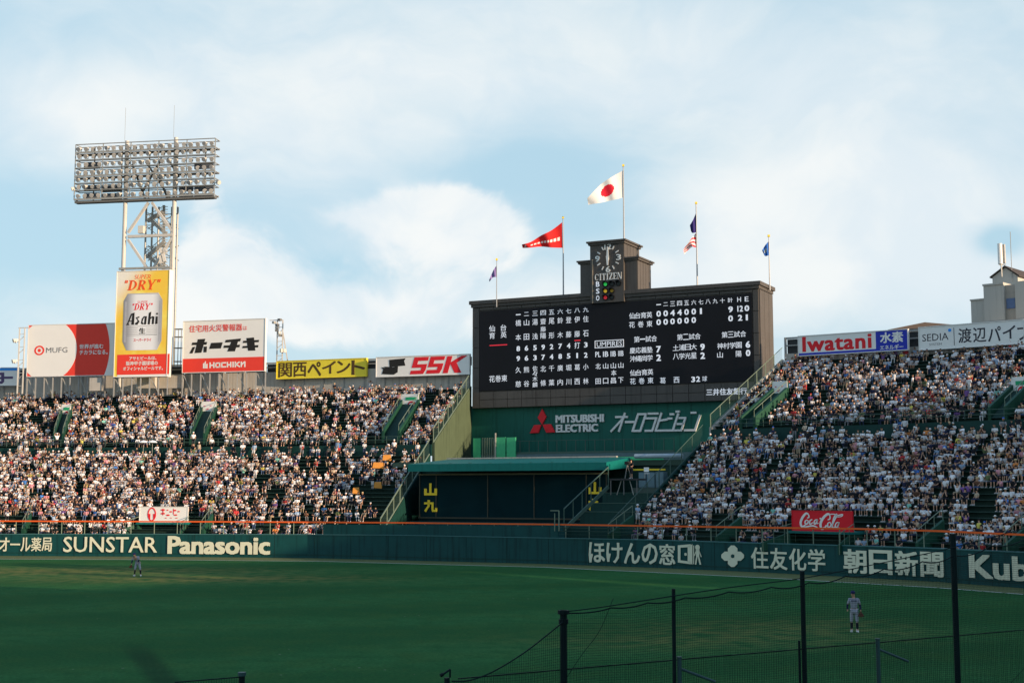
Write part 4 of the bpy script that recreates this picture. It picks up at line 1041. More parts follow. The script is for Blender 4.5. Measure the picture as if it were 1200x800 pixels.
# serif lettering built from strokes
def serif(fr, s, x0, yt, x1, yb, m, parent, c=.02, slant=0.0, weight=.22, name='lettering', depth=.03):
    """roman capitals with thick stems, thin hairlines and small serifs"""
    G = {'I': (0.45, [('v', .5)]), 'C': (.9, 'C'), 'T': (.85, [('v', .5), ('h', 1, 0, 1), ('tick', 0), ('tick', 1)]), 'Z': (.8, 'Z'), 'E': (.8, 'E'), 'N': (1.0, 'N'), 'D': (1.0, 'D'), 'R': (.95, 'R'), 'Y': (.95, 'Y'),
         'S': (.7, 'S'), 'U': (.95, 'U'), 'P': (.8, 'P'), '"': (.45, '"')}
    tot = sum(G[ch][0] + .14 for ch in s) - .14
    a0, b1 = fr.ab(x0, yt); _, b0 = fr.ab(x0, yb); a1, _ = fr.ab(x1, (yt + yb) / 2); sx = (a1 - a0 - slant * (b1 - b0)) / tot; H = b1 - b0
    mb = MB(); cur = 0.0; lay = [0]
    def P(x, y): return (a0 + (cur + x) * sx + slant * H * y, b0 + y * H)
    def q(pts): lay[0] = (lay[0] + 1) % 5; mb.prism(fr, [P(*p) for p in pts], c, c + depth + lay[0] * .001)
    W = weight; hh = .07
    def stem(x, y0=0, y1=1, ser=True):
        q([(x - W / 2, y0), (x + W / 2, y0), (x + W / 2, y1), (x - W / 2, y1)])
        if ser:
            for y in ((y0, y0 + hh), (y1 - hh, y1)): q([(x - W * .95, y[0]), (x + W * .95, y[0]), (x + W * .95, y[1]), (x - W * .95, y[1])])
    def arc(cx, cy, rx, ry, t0, t1, wt=1.0):
        n_ = 12
        for i in range(n_):
            u0, u1 = R(t0 + (t1 - t0) * i / n_), R(t0 + (t1 - t0) * (i + 1) / n_)
            def pt(u):
                th = .07 + W * wt * .5 * abs(math.cos(u)); return (cx + (rx - th) * math.cos(u), cy + (ry - .08) * math.sin(u)), (cx + (rx + 0) * math.cos(u), cy + ry * math.sin(u))
            i0, o0 = pt(u0); i1, o1 = pt(u1); q([i0, o0, o1, i1])
    for ch in s:
        w_ = G[ch][0]
        if ch == 'I': stem(w_ / 2)
        elif ch == 'T': stem(w_ / 2, 0, 1, False); q([(0, .92), (w_, .92), (w_, 1), (0, 1)]); q([(0, .75), (.06, .75), (.06, .92), (0, .92)]); q([(w_ - .06, .75), (w_, .75), (w_, .92), (w_ - .06, .92)]); q([(w_ / 2 - W, 0), (w_ / 2 + W, 0), (w_ / 2 + W, .07), (w_ / 2 - W, .07)])
        elif ch == 'Z': q([(0, .92), (w_, .92), (w_, 1), (0, 1)]); q([(0, 0), (w_, 0), (w_, .08), (0, .08)]); q([(0, .08), (W * 1.2, .08), (w_, .92), (w_ - W * 1.2, .92)]); q([(0, .75), (.06, .75), (.06, .92), (0, .92)]); q([(w_ - .06, .08), (w_, .08), (w_, .25), (w_ - .06, .25)])
        elif ch == 'E': stem(W / 2 + .08, 0, 1, True); [q([(W, y), (w_ - .12 * (i == 1), y), (w_ - .12 * (i == 1), y + .08), (W, y + .08)]) for i, y in enumerate((0, .47, .92))]; q([(w_ - .06, .08), (w_, .08), (w_, .25), (w_ - .06, .25)]); q([(w_ - .06, .75), (w_, .75), (w_, .92), (w_ - .06, .92)])
        elif ch == 'N': q([(.08, 0), (.15, 0), (.15, 1), (.08, 1)]); q([(w_ - .15, 0), (w_ - .08, 0), (w_ - .08, 1), (w_ - .15, 1)]); q([(.05, 1), (.05 + W * 1.3, 1), (w_ - .08, 0), (w_ - .08 - W * .9, 0)]); q([(0, 0), (.24, 0), (.24, .07), (0, .07)]); q([(w_ - .26, .93), (w_, .93), (w_, 1), (w_ - .26, 1)])
        elif ch in 'DPR':
            stem(W / 2 + .1)
            if ch == 'D': arc(W, .5, w_ - W, .5, -90, 90, 1.4)
            else: arc(W, .72, w_ - W - .08, .28, -90, 90, 1.3)
            if ch == 'R': q([(.38, .46), (.38 + W, .46), (w_ + .05, 0), (w_ - W * .9, 0)])
        elif ch == 'C': arc(w_ / 2, .5, w_ / 2, .5, 40, 320, 1.3); q([(w_ - .1, .66), (w_ - .03, .66), (w_ - .03, .98), (w_ - .1, .9)])
        elif ch == 'Y': q([(0, 1), (W * 1.2, 1), (w_ / 2 + W / 2, .45), (w_ / 2 - W / 2, .45)]); q([(w_ - .1, 1), (w_, 1), (w_ / 2 + W / 2, .45), (w_ / 2, .45)]); stem(w_ / 2, 0, .48, False); q([(w_ / 2 - W, 0), (w_ / 2 + W, 0), (w_ / 2 + W, .07), (w_ / 2 - W, .07)]); q([(w_ - .25, .94), (w_ + .1, .94), (w_ + .1, 1), (w_ - .25, 1)])
        elif ch == 'U': q([(.05, .3), (.05 + W, .3), (.05 + W, 1), (.05, 1)]); q([(w_ - .14, .3), (w_ - .07, .3), (w_ - .07, 1), (w_ - .14, 1)]); arc(w_ / 2, .32, w_ / 2 - .05, .32, 180, 360, .9)
        elif ch == 'S': arc(w_ / 2, .73, w_ / 2 - .03, .27, 30, 260, 1.2); arc(w_ / 2, .27, w_ / 2 - .03, .27, -150, 80, 1.2)
        elif ch == '"':
            for dx in (0.05, .25): q([(dx, .72), (dx + .13, .72), (dx + .16, 1), (dx, 1)])
        cur += w_ + .14
    return mb.build(name, m, parent)
serif(FT, 'CITIZEN', 697.2, 321.2, 728.8, 329.0, M_white, sb)
pchar(FT, 'B', 700.6, 333, 4.2, 6, M_led, sb, bold=.02, c=.03); pchar(FT, 'S', 700.6, 341.1, 4.2, 6, M_led, sb, bold=.02, c=.03); pchar(FT, 'O', 700.6, 349.2, 4.0, 6, M_led, sb, bold=.02, c=.03)
lamps = [('B', 709.6, 333, (.05, .9, .15), 1), ('B', 717.2, 332.4, None, 0), ('B', 725.1, 331.8, None, 0), ('S', 709.6, 341, (1.0, .62, .05), 1), ('S', 717.2, 340.4, (.55, .32, .02), .35), ('O', 709.6, 348.6, (.95, .04, .06), 1), ('O', 717.2, 348, None, 0)]
for nm, x, y, col_, on in lamps:
    a, b = FT.ab(x, y)
    o_ = MB().prism(FT, circ(a, b, .20, n=16), 0.0, .06).build('count_lamp', mat('lamp_off', (.02, .03, .03), .3) if not on else mat('lamp_%d' % int(x * 10 + y), col_, .4, emit=(.16 if on == 1 else .0)), sb)
    rg = MB(); oo, ii = circ(a, b, .33, n=16), circ(a, b, .24, n=16)
    for i in range(16): rg.prism(FT, [oo[i], oo[(i + 1) % 16], ii[(i + 1) % 16], ii[i]], .0, .12 + (.28 if 1 <= i <= 6 else 0))
    rg.build('lamp_hood', M_display, o_)
FD = FB.shift(.05)
def C(s, cx, cy, w_=6.4, h_=6.6, m=M_led, bold=.005, **kw): return pchar(FD, s, cx, cy, w_, h_, m, sb, bold=bold, c=.012, **kw)
cols = [607.4, 617, 627, 636.6, 646.4, 656.5, 666.4, 676.4, 686.5]
def yl(y0, y9, i): return y0 + (y9 - y0) * i / 8
for s, y0, y9, h_ in (('一二三四五六七八九', 368.6, 362.8, 5.6), ('橋山湯齋尾鈴登伊住', 378.4, 373.6, 7.2), ('本田浅　形木藤藤石', 395.2, 390.6, 7.2), ('86592 4 3', 408.4, 403.9, 6), ('963748512', 420, 415.9, 6), ('久熊　北千廣堀葛小', 433.4, 429.6, 7), ('慈谷　條葉内川西林', 449.8, 446.4, 7)):
    for i, ch in enumerate(s):
        if ch in ' 　': continue
        fl_ = ch.isdigit()
        if ch == '一': C(ch, cols[i], yl(y0, y9, i), 5.6, 1.2)
        elif ch == '二': C(ch, cols[i], yl(y0, y9, i), 5.6, 4.4)
        else: C(ch, cols[i], yl(y0, y9, i), (1.9 if ch == '1' else 4.2) if fl_ else 6.4, h_, bold=(.01 if ch == '1' else .03) if fl_ else .004)
C('7', cols[5], yl(408.4, 403.9, 5), 4.2, 6, bold=.03); C('打', cols[7], yl(408.2, 403.9, 7), 6.4, 7.2)
C('藤', cols[3], 385.6, 6.2, 6); C('陽', cols[3], 393.4, 6.4, 6.6)
for ch, y in (('佐', 431.6), ('々', 437.6), ('木', 443.8), ('麟', 450.6)): C(ch, cols[2], y, 5.8, 6)
for ch, x, y in (('仙', 576.6, 384.9), ('台', 590, 383.8), ('育', 576.8, 393.2), ('英', 590.2, 392)): C(ch, x, y, 6.8, 7.4)
for ch, x, y in (('花', 576.7, 443.8), ('巻', 583.8, 443.4), ('東', 591, 443)): C(ch, x, y, 6.6, 7.6)
def bar(x0, y0, x1, y1, th, m, nm):
    a0, b0 = FD.ab(x0, y0); a1, _ = FD.ab(x1, y1); return MB().fbox(FD, a0, a1, b0 - th / 2, b0 + th / 2, 0.0, .02).build(nm, m, sb)
bar(573.8, 404.8, 594.2, 403.4, .10, M_ledred, 'red_underline'); bar(673.2, 398.9, 680.2, 398.4, .10, M_ledred, 'red_underline')
a0, b1 = FD.ab(697, 399.2); a1, _ = FD.ab(731, 400); _, b0 = FD.ab(697, 408); mb = MB()
for q in ((a0, a1, b1 - .07, b1), (a0, a1, b0, b0 + .07), (a0, a0 + .07, b0 + .07, b1 - .07), (a1 - .07, a1, b0 + .07, b1 - .07)): mb.fbox(FD, *q, 0, .02)
mb.build('umpires_frame', M_led, sb)
ptext(FD, 'UMPIRES', 699.4, 400.8, 729, 406.6, M_led, sb, bold=0, c=.012)
for s, x in (('PL', 700.8), ('IB', 709.8), ('IIB', 718.7), ('IIIB', 727.6)): C(s, x, 415.2 - (x - 700) * .045, 6.2, 6.2, bold=.012)
for s, x, y in (('北', 701, 429), ('山', 709.8, 428.6), ('山', 718.8, 428.2), ('山', 727.6, 427.7), ('本', 719.3, 436.7), ('田', 701, 446.6), ('口', 709.8, 446.2), ('昌', 718.9, 445.7), ('下', 727.6, 445.2)): C(s, x, y, 6.2, 6.6)
hc = [771.9, 780.1, 788.2, 796.4, 804.6, 813, 821.4, 829.7, 838.2, 846.6, 855.7, 866.2, 875]
for ch, x in zip('一二三四五六七八九十計HE', hc):
    y = 356.9 + (350.3 - 356.9) * (x - 771.9) / 103
    if ch == '一': C(ch, x, y, 5.4, 1.2)
    elif ch == '二': C(ch, x, y, 5.4, 4)
    else: C(ch, x, y, 4.4 if ch in 'HE' else 5.8, 5.6)
for s, y0, m_ in (('0044001', 367.6, 0), ('000000', 377.5, 0)):
    for i, ch in enumerate(s): C(ch, hc[i], y0 - i * .52, 2.4 if ch == '1' else 5.4, 6.9, bold=.012 if ch == '1' else .03)
for s, x, y, w_ in (('9', 856.2, 362.5, 5.4), ('12', 867.4, 361.6, 6.6), ('0', 875.3, 361.1, 5.6), ('0', 856.2, 373, 5.6), ('2', 867.4, 372.3, 5.2), ('1', 875.2, 371.8, 2.4)): C(s, x, y, w_, 6.9, bold=.03)
def row(s, x0, x1, yc0, h_=7, space=None):
    n_ = len(s); st = (x1 - x0) / n_
    for i, ch in enumerate(s):
        if ch == '　': continue
        x = x0 + st * (i + .5); C(ch, x, yc0 - (x - x0) * .055, min(st * .97, 6.9), h_ if ch != '一' else 1.3)
def spaced(s, x0, x1, yc0, h_=7):
    for i, ch in enumerate(s):
        x = x0 + 3.3 + (x1 - x0 - 6.6) * i / (len(s) - 1); C(ch, x, yc0 - (x - x0) * .055, 6.7, h_)
row('仙台育英', 737.2, 764.4, 370.2); spaced('花巻東', 737.3, 764.4, 380.6)
row('第一試合', 742.9, 770, 397.8); row('第二試合', 793.3, 821.1, 395.2); row('第三試合', 845.6, 874.5, 392.4)
row('慶応義塾', 738, 764.8, 410.8); row('沖縄尚学', 738.1, 765, 420.5); row('土浦日大', 788.4, 816.6, 407.6); row('八学光星', 788.6, 816.6, 417.8); row('神村学園', 840.3, 869.4, 405.6); spaced('山陽', 840.5, 869, 415.8)
for s, x, y in (('7', 771.7, 409.1), ('2', 771.9, 419), ('9', 823.3, 406.4), ('2', 823.5, 416.6), ('6', 876.5, 403.5), ('0', 876.7, 413.4)): C(s, x, y, 5.4, 7.6, bold=.035)
row('仙台育英', 738.2, 765.6, 437); spaced('花巻東', 738.3, 765.6, 446.8)
C('葛', 776.7, 445.6, 6.8, 7); C('西', 792.8, 445, 6.8, 7); C('3', 812.4, 444.4, 4.6, 6.4, bold=.03); C('2', 818.2, 444, 4.6, 6.4, bold=.03); C('球', 825.8, 443.6, 5.8, 6)
FP_ = FB.shift(0.0)
ptext(FP_, '三井住友銀行', 827.7, 455.6, 875.6, 463.4, M_led, sb, bold=.02, c=.03)
# ------------------------------------------------------------------ green backing wall with raised lettering
FG = FB.shift(-.7)
gw = empty('backing_wall', FG.p(17, 9.2), 'green wall below the scoreboard carrying raised maker lettering', 'wall')
g0, _ = FG.ab(541, 500); g1, _ = FG.ab(896, 470)
nP = 9
for i in range(nP): MB().fbox(FG, g0 + (g1 - g0) * i / nP + .01, g0 + (g1 - g0) * (i + 1) / nP - .01, 9.0, zBot + .3, -.3, 0).build('wall_panel', M_backgreen, gw)
def diamond(px, sgn=1): return [FG.ab(*p) for p in px]
for q in ([(636.2, 479), (640.9, 488.4), (636, 497.2), (631, 489.2)], [(635.2, 497.4), (631.8, 507), (621.8, 507.4), (626.8, 498)], [(636.6, 497.2), (646.2, 496.8), (651.2, 506.3), (641, 506.8)]):
    MB().prism(FG, diamond(q), 0, .22).build('red_diamond', M_redl, gw)
ptext(FG, 'MITSUBISHI', 651.8, 486.4, 708.4, 495.6, M_silver, gw, bold=.045, c=0, depth=.2, space=.96)
ptext(FG, 'ELECTRIC', 652.2, 497.4, 701.6, 506.6, M_silver, gw, bold=.045, c=0, depth=.2, space=.98)
vis = empty('vision_lettering_anchor', FG.p(20, 12)); bpy.data.objects.remove(vis)
def stroke_glyph(parts, m, parent, name, th=1.55, d0=0, d1=.2):
    mb = MB()
    for i, pl in enumerate(parts):
        for j, (p, q) in enumerate(zip(pl[:-1], pl[1:])):
            P, Q = FG.ab(*p), FG.ab(*q); k = (FG.ab(p[0] + 1, p[1])[0] - P[0]); d = Vector((Q[0] - P[0], Q[1] - P[1])).normalized(); n2 = Vector((-d.y, d.x)) * th * k / 2; e = d * th * k * .4
            P, Q = Vector(P), Vector(Q); mb.prism(FG, [tuple(P - e - n2), tuple(Q + e - n2), tuple(Q + e + n2), tuple(P - e + n2)], d0, d1 + .002 * ((i + j) % 4))
    return mb.build(name, m, parent)
# オーロラビジョン in slanted strokes
st = 0.30
def sl(x, y): return (x + (505 - y) * .33, y - (x - 716) * .012)
def gl(lst): return [[sl(x, y) for x, y in pl] for pl in lst]
stroke_glyph(gl([[(717, 488.5), (730, 488.5)], [(726, 484.5), (726, 505)], [(726, 490), (717, 505)]]), M_silver, gw, 'raised_character', 2.2)
stroke_glyph(gl([[(730.5, 494.5), (741, 494.5)]]), M_silver, gw, 'raised_character', 2.4)
stroke_glyph(gl([[(742, 485.5), (742, 505), (751, 505), (751, 485.5), (742, 485.5)]]), M_silver, gw, 'raised_character', 2.3)
stroke_glyph(gl([[(754, 485), (765, 485)], [(753, 490.5), (765, 490.5), (765, 505), (757, 505)]]), M_silver, gw, 'raised_character', 2.3)
stroke_glyph(gl([[(769, 485), (769, 505), (783, 505)], [(769, 493.5), (778, 492)]]), M_silver, gw, 'raised_character', 2.3)
stroke_glyph(gl([[(780, 486), (783.5, 486)], [(779, 491), (783, 491)], [(789, 486), (789, 505), (783, 505)], [(786, 483), (789, 483)]]), M_silver, gw, 'raised_character', 2.3)
stroke_glyph(gl([[(792, 490.5), (799, 490.5), (799, 505), (791, 505)], [(792, 497.5), (799, 497.5)]]), M_silver, gw, 'raised_character', 2.2)
stroke_glyph(gl([[(804, 484.5), (809, 484.5)], [(815, 488), (815, 505), (803, 505)]]), M_silver, gw, 'raised_character', 2.3)
# ------------------------------------------------------------------ center field terrace, batter's eye and its canopy
pE0 = at_y(490.5, 606, 134.0); FE = Frame(pE0, pE0 + FB.T); e1, _ = FE.ab(712, 600); ez0 = pE0.z; _, ez1 = FE.ab(490.5, 555.5)
be = empty('batters_eye_screen', FE.p(e1 / 2, ez0 - .3), 'dark green screen under a teal canopy with yellow characters at both ends', 'screen')
MB().fbox(FE, 0, e1, ez0 - .3, ez1, -.3, -.05).build('screen_board', M_screen_dark, be)
for a in (.1, 1.95, 7.6, 12.5, e1 - 2.1, e1 - .1): MB().fbox(FE, a - .05, a + .05, ez0, ez1 - .1, -.05, .02).build('screen_post', mat('post_dark_bronze', (.05, .05, .035), .5), be)
MB().fbox(FE, 0, e1, ez1 - .1, ez1 + .05, -.05, .05).build('screen_top_beam', mat('beam_olive', (.16, .15, .08), .6), be)
MB().fbox(FE, 0, e1, ez0 - .08, ez0 + .06, -.05, .05).build('screen_sill', mat('post_dark_bronze', (.05, .05, .035), .5), be)
def yama(x, y0):
    mb = MB()
    for q in ([(x + 6, y0), (x + 8.6, y0), (x + 8.6, y0 + 11.4), (x + 6, y0 + 11.4)], [(x, y0 + 6.2), (x + 3, y0 + 6.2), (x + 3, y0 + 11.3), (x, y0 + 11.3)], [(x + 12, y0 + 6), (x + 15, y0 + 6), (x + 15, y0 + 11.3), (x + 12, y0 + 11.3)], [(x, y0 + 11.4), (x + 15, y0 + 11.4), (x + 15, y0 + 14), (x, y0 + 14)]):
        mb.prism(FE, [FE.ab(*p) for p in q], 0, .05)
    return mb.build('yellow_character', M_gold, be)
def kyu(x, y0):
    mb = MB()
    for q in ([(x, y0 + 2.6), (x + 11, y0 + 2.6), (x + 11, y0 + 5), (x, y0 + 5)], [(x + 8.6, y0 + 5), (x + 11, y0 + 5), (x + 11, y0 + 11.5), (x + 8.6, y0 + 11.5)], [(x + 8.6, y0 + 11.5), (x + 15, y0 + 11.5), (x + 15, y0 + 13.8), (x + 9.5, y0 + 13.8)], [(x + 12.8, y0 + 9), (x + 15, y0 + 9), (x + 15, y0 + 11.5), (x + 12.8, y0 + 11.5)],
              [(x + 4, y0), (x + 6.6, y0), (x + 6.6, y0 + 7), (x + 4, y0 + 7)], [(x + 4, y0 + 7), (x + 6.6, y0 + 7), (x + 2, y0 + 14), (x, y0 + 12.5)]):
        mb.prism(FE, [FE.ab(*p) for p in q], 0, .05)
    return mb.build('yellow_character', M_gold, be)
yama(497.3, 566); kyu(497.3, 585.5); yama(690, 564.5); kyu(690, 584)
_, cz0 = FE.ab(487, 552.5); _, cz1 = FE.ab(487, 544)
cn = MB(); A0, A1 = -.35, e1 + .55
cn.hexa([FE.p(A0, cz0, 1.5), FE.p(A1, cz0, 1.5), FE.p(A1, cz0 + .3, -4.5), FE.p(A0, cz0 + .3, -4.5)], [FE.p(A0, cz1, 1.5), FE.p(A1, cz1, 1.5), FE.p(A1, cz1 + .55, -4.5), FE.p(A0 + 1.0, cz1 + .55, -4.5)])
cn.build('canopy', M_teal, be)
for i in range(9): MB().fbox(FE, A0 + .2 + i * 2.15, A0 + .24 + i * 2.15, cz1 + .04, cz1 + .07, -3, 1.45).build('canopy_seam', M_deepgreen, be)
# terrace slab behind the canopy
zt_ = cz1 + .3
ter = MB(); ter.hexa([(SL.xy(1, .3).x - 2, SL.xy(1, .3).y + 4, zt_ - .5), FE.p(e1 + 10, zt_ - .5, -4.4), FG.p(g1, zt_ - .5, .2), FG.p(g0, zt_ - .5, .2)], [(SL.xy(1, .3).x - 2, SL.xy(1, .3).y + 4, zt_), FE.p(e1 + 10, zt_, -4.4), FG.p(g1, zt_, .2), FG.p(g0, zt_, .2)])
tag(ter.build('terrace', mat('terrace_grey_green', (.05, .09, .07), .9)), kind='structure')
under = MB(); under.fbox(FE, -8, e1 + 9, 0.3, zt_ - .5, -5.2, -4.7); tag(under.build('terrace_wall', M_deepgreen), label='dark green wall behind the screen and the stepped decks', cat='wall')
FR_ = FB.shift(2.2)
tr_ = empty('terrace_rail', FR_.p(10, zt_), 'long low railing in front of the green wall under the scoreboard', 'railing')
q0, _ = FR_.ab(557, 530); q1, _ = FR_.ab(790, 530); _, rz1 = FR_.ab(600, 516.5); _, rz0 = FR_.ab(600, 531)
mb = MB()
for z in (rz1,): mb.fbox(FR_, q0, q1, z - .05, z, -.03, .03)
mb.fbox(FR_, q0, q1, rz0 - .1, rz0 + .12, -.15, .15); mb.build('rail', M_rail, tr_)
for i in range(22): a = q0 + (q1 - q0) * i / 21; MB().fbox(FR_, a - .04, a + .04, rz0, rz1, -.04, .04).build('rail_post', M_rail, tr_)
mb = MB()
for i in range(200): a = q0 + (q1 - q0) * i / 200; mb.fbox(FR_, a, a + .02, rz0 + .1, rz1 - .05, -.01, .01)
tag(mb.build('rail_mesh', M_backgreen, tr_), kind='stuff')
MB().fbox(FR_, q0, q1 + 2, zt_ - .2, rz0 - .12, -.3, .3).build('kerb', mat('kerb_blue_grey', (.10, .16, .17), .7), tr_)
hut = empty('green_hatch', FR_.p(2, zt_), 'bright green hatch panels and louvre at the left end of the terrace railing', 'hatch')
for x0_, x1_, yt_, nm, m_ in ((557, 565.5, 513.5, 'hatch_panel', M_hatch), (583.5, 594.5, 512.5, 'hatch_panel', M_hatch), (596, 606.5, 512.5, 'hatch_panel', M_hatch)):
    a, b = FR_.ab(x0_, yt_); a2, _ = FR_.ab(x1_, yt_); MB().fbox(FR_, a, a2, zt_, b, .35, .5).build(nm, m_, hut)
for i in range(6): a, b = FR_.ab(567 + i * 2.7, 513); MB().fbox(FR_, a, a + .13, zt_, b, .35, .45).build('louvre_slat', M_railpale, hut)
a, b = FR_.ab(583, 507.5); MB().fbox(FR_, a, a + .12, zt_, b, .55, .67).build('tall_post', M_concrete, hut)
# bright green lit parapet right of the canopy
gp = empty('green_parapet', FE.p(e1 - 1, cz1), 'bright green parapet and ledge at the right end of the teal canopy', 'parapet')
MB().fbox(FE, -1 + 1.5, e1 - 1.0, cz1 + .6, cz1 + .72, -5.0, -4.6).build('pale_edge', M_concrete, gp)
a0_, b_ = FE.ab(688, 535); a1_, _ = FE.ab(752, 533)
MB().fbox(FE, a0_, a1_, b_ - .55, b_ + .1, -5.6, -5.25).build('parapet_panel', M_hatch, gp)
# inner wall behind the outfield wall
IW = [Fp(x) + Vector((0, .05, 0)) for x in range(378, 661, 12)]
IZ = [wall_top(x) for x in range(378, 661, 12)]
IR = [CAM_H + ray(x, interp_list(RAILY, x)).z * Fp(x).y / ray(x, interp_list(RAILY, x)).y - .12 for x in range(378, 661, 12)]
mb = MB(); strip(mb, IW, [z + .072 for z in IZ], IR, 0, .09); tag(mb.build('inner_wall', M_wall), label='plain dark teal upper wall raised on the outfield wall at center', cat='wall')
mb = MB(); mb.fbox(FE, -.5, e1 - 2, 0.5, ez0 - .35, .1, 1.6); tag(mb.build('screen_plinth', M_wall), label='low teal plinth along the foot of the dark screen', cat='plinth')
# stepped decks right of the screen
dk = empty('stepped_deck', at_y(720, 606, 126), 'dark green stepped deck between the screen stair and the right crowd', 'deck')
for i, (x0_, x1_, yt_, yb_, Y_) in enumerate(((706, 790, 577.5, 590, 124.2), (692, 775, 589.5, 600, 122.8), (680, 762, 599.6, 611, 121.4), (662, 750, 616, 626, 119.6))):
    p0 = at_y(x0_, yt_, Y_); f = Frame(p0, p0 + FB.T); a1_, _ = f.ab(x1_, yt_)
    MB().fbox(f, 0, a1_, 0.4, p0.z, -3.0 - (i == 0) * 2, 0).build('deck_step', M_deepgreen, dk)
    if i < 3: MB().fbox(f, 0, a1_, p0.z + .01, p0.z + .06, -.3, .03).build('step_nosing', M_rail, dk)
# lowest bench rows in the gap behind the safety rail
for yt_, Y_ in ((617.5, 118.4), (621.5, 117.4)):
    p0 = at_y(655, yt_, Y_); f = Frame(p0, p0 + FB.T); a1_, _ = f.ab(745, yt_ - 1); MB().fbox(f, 0, a1_, p0.z - .06, p0.z, -.3, 0).build('bench', M_bench, dk)
# stair rail in front of the right yellow characters
sr = empty('stair_rail', at_y(662, 612, 124), 'sloping pale stair rail in front of the right yellow characters', 'railing')
P0, P1 = at_y(661, 620, 118.6), at_y(713, 570, 122.5); H0 = 1.75
mb = MB(); mb.beam(P0 + Vector((0, 0, H0)), P1 + Vector((0, 0, H0)), .08); mb.beam(P0, P1, .12, .3); mb.build('rail', M_rail, sr)
for k in range(6): o_ = P0.lerp(P1, k / 5); MB().beam(o_, o_ + Vector((0, 0, H0)), .08).build('rail_post', M_rail, sr)
mb = MB(); a = at_y(655, 598, 118.4); b = at_y(655, 622, 118.4); mb.beam(a, b, .1); c_ = at_y(645, 598, 118.6); mb.beam(a, c_, .08); d_ = at_y(650, 622, 118.4); mb.beam(d_, at_y(650, 601, 118.4), .08); mb.build('gate_frame', M_railpale, sr)
# camera platform
pf_ = empty('camera_platform', at_y(730, 578, 123), 'small scaffold platform with tripod right of the teal canopy', 'platform')
f0 = at_y(714, 560.5, 123.0); f = Frame(f0, f0 + FB.T); a1_, _ = f.ab(747, 560)
MB().fbox(f, 0, a1_, f0.z - .15, f0.z, -2.2, 0).build('deck_board', mat('scaffold_board', (.05, .05, .05), .8), pf_)
for a in (0.1, a1_ / 2, a1_ - .1): MB().tube(f.p(a, 5.9, -.1), f.p(a, f0.z, -.1), .05).build('scaffold_leg', M_steeldark, pf_)
MB().tube(f.p(.6, 5.9, -.3), f.p(1.1, f0.z, -.3), .04).build('scaffold_brace', M_steelgrey, pf_); MB().tube(f.p(2.2, 5.9, -.3), f.p(1.8, f0.z, -.3), .04).build('scaffold_brace', M_steelgrey, pf_)
zf = f0.z
def person_at(p, po, sh, pa, ht, label, rz=0.0, s=1.0, tone=1.0):
    S_d = {x[0]: x for x in SHIRTS}; P_d = {x[0]: x for x in PANTS}
    c = dict(x=p[0], y=p[1], z=p[2], po=po, sh=S_d[sh], pa=P_d[pa], ht=HATS[ht], rz=rz, sc=s, tone=tone)
    return make_person(c, label)
pc = f.p(1.75, zf, -.9)
person_at(pc, 9, 'black', 'dark', 0, 'camera operator in black standing on the scaffold platform', rz=-.6)
tp = empty('video_camera', pc + Vector((-.4, -.45, 0)), 'dark video camera on a tripod on the scaffold platform', 'camera')
for k in range(3): an = k * 2.1; MB().tube(tp.location + Vector((math.cos(an) * .4, math.sin(an) * .4, 0)), tp.location + Vector((0, 0, 1.2)), .03, n=6).build('tripod_leg', M_steeldark, tp)
MB().box(tuple(tp.location + Vector((0, 0, 1.38))), (.22, .6, .28), .4).build('camera_body', M_display, tp); MB().tube(tp.location + Vector((.1, -.3, 1.38)), tp.location + Vector((.2, -.75, 1.36)), .09).build('lens', M_black, tp)
wb = f.p(3.2, zf, -1.0); 
ch_ = empty('folding_chair', wb, 'white folding chair beside the camera operator', 'chair')
MB().box(tuple(wb + Vector((0, 0, .45))), (.45, .45, .05)).build('seat', M_white, ch_); MB().box(tuple(wb + Vector((0, .22, .8))), (.45, .05, .4)).build('backrest', M_white, ch_)
for dx in (-.2, .2):
    for dy in (-.2, .2): MB().tube(wb + Vector((dx, dy, 0)), wb + Vector((dx, dy, .45)), .02, n=6).build('leg', M_steelgrey, ch_)
# equipment cabinets
cab0 = at_y(748.5, 571, 126.5); f = Frame(cab0, cab0 + FB.T)
for i, (x0_, x1_, yt_) in enumerate(((748.5, 757, 553), (758, 767, 553), (768.5, 777.5, 552.5))):
    a, _ = f.ab(x0_, 570); a2, zt2 = f.ab(x1_, yt_); cb = empty('equipment_cabinet', f.p(a, cab0.z), ['leftmost', 'middle', 'rightmost'][i] + ' grey blue cabinet right of the camera platform', 'cabinet', 'equipment cabinets right of the camera platform')
    MB().fbox(f, a, a2, cab0.z, zt2, -1.0, 0).build('cabinet_body', mat('cabinet_blue_grey', (.14, .22, .26), .5), cb)
    MB().fbox(f, a + .05, a2 - .05, cab0.z + .1, zt2 - .08, 0, .03).build('cabinet_door', mat('cabinet_door_grey', (.17, .26, .30), .5), cb)
MB().fbox(f, -.6, 3.4, cab0.z - .6, cab0.z - .02, -1.6, .3).build('plinth', mat('plinth_grey_green', (.10, .13, .11), .8), dk)
yb_ = at_y(742, 551, 127); f = Frame(yb_, yb_ + FB.T); a2, _ = f.ab(779, 550.5)
tag(MB().fbox(f, 0, a2, yb_.z, yb_.z + .14, -.2, 0).build('yellow_beam', M_gold), 'thin yellow beam above the grey blue cabinets', 'beam')
pp0 = at_y(744, 534.5, 128); f = Frame(pp0, pp0 + FB.T); a2, _ = f.ab(800, 533)
mb = MB(); mb.tube(f.p(0, pp0.z), f.p(a2, pp0.z), .22, n=10); tag(mb.build('grey_pipe', mat('pipe_blue_grey', (.28, .36, .42), .5)), 'thick grey pipe running right of the bright green parapet', 'pipe')
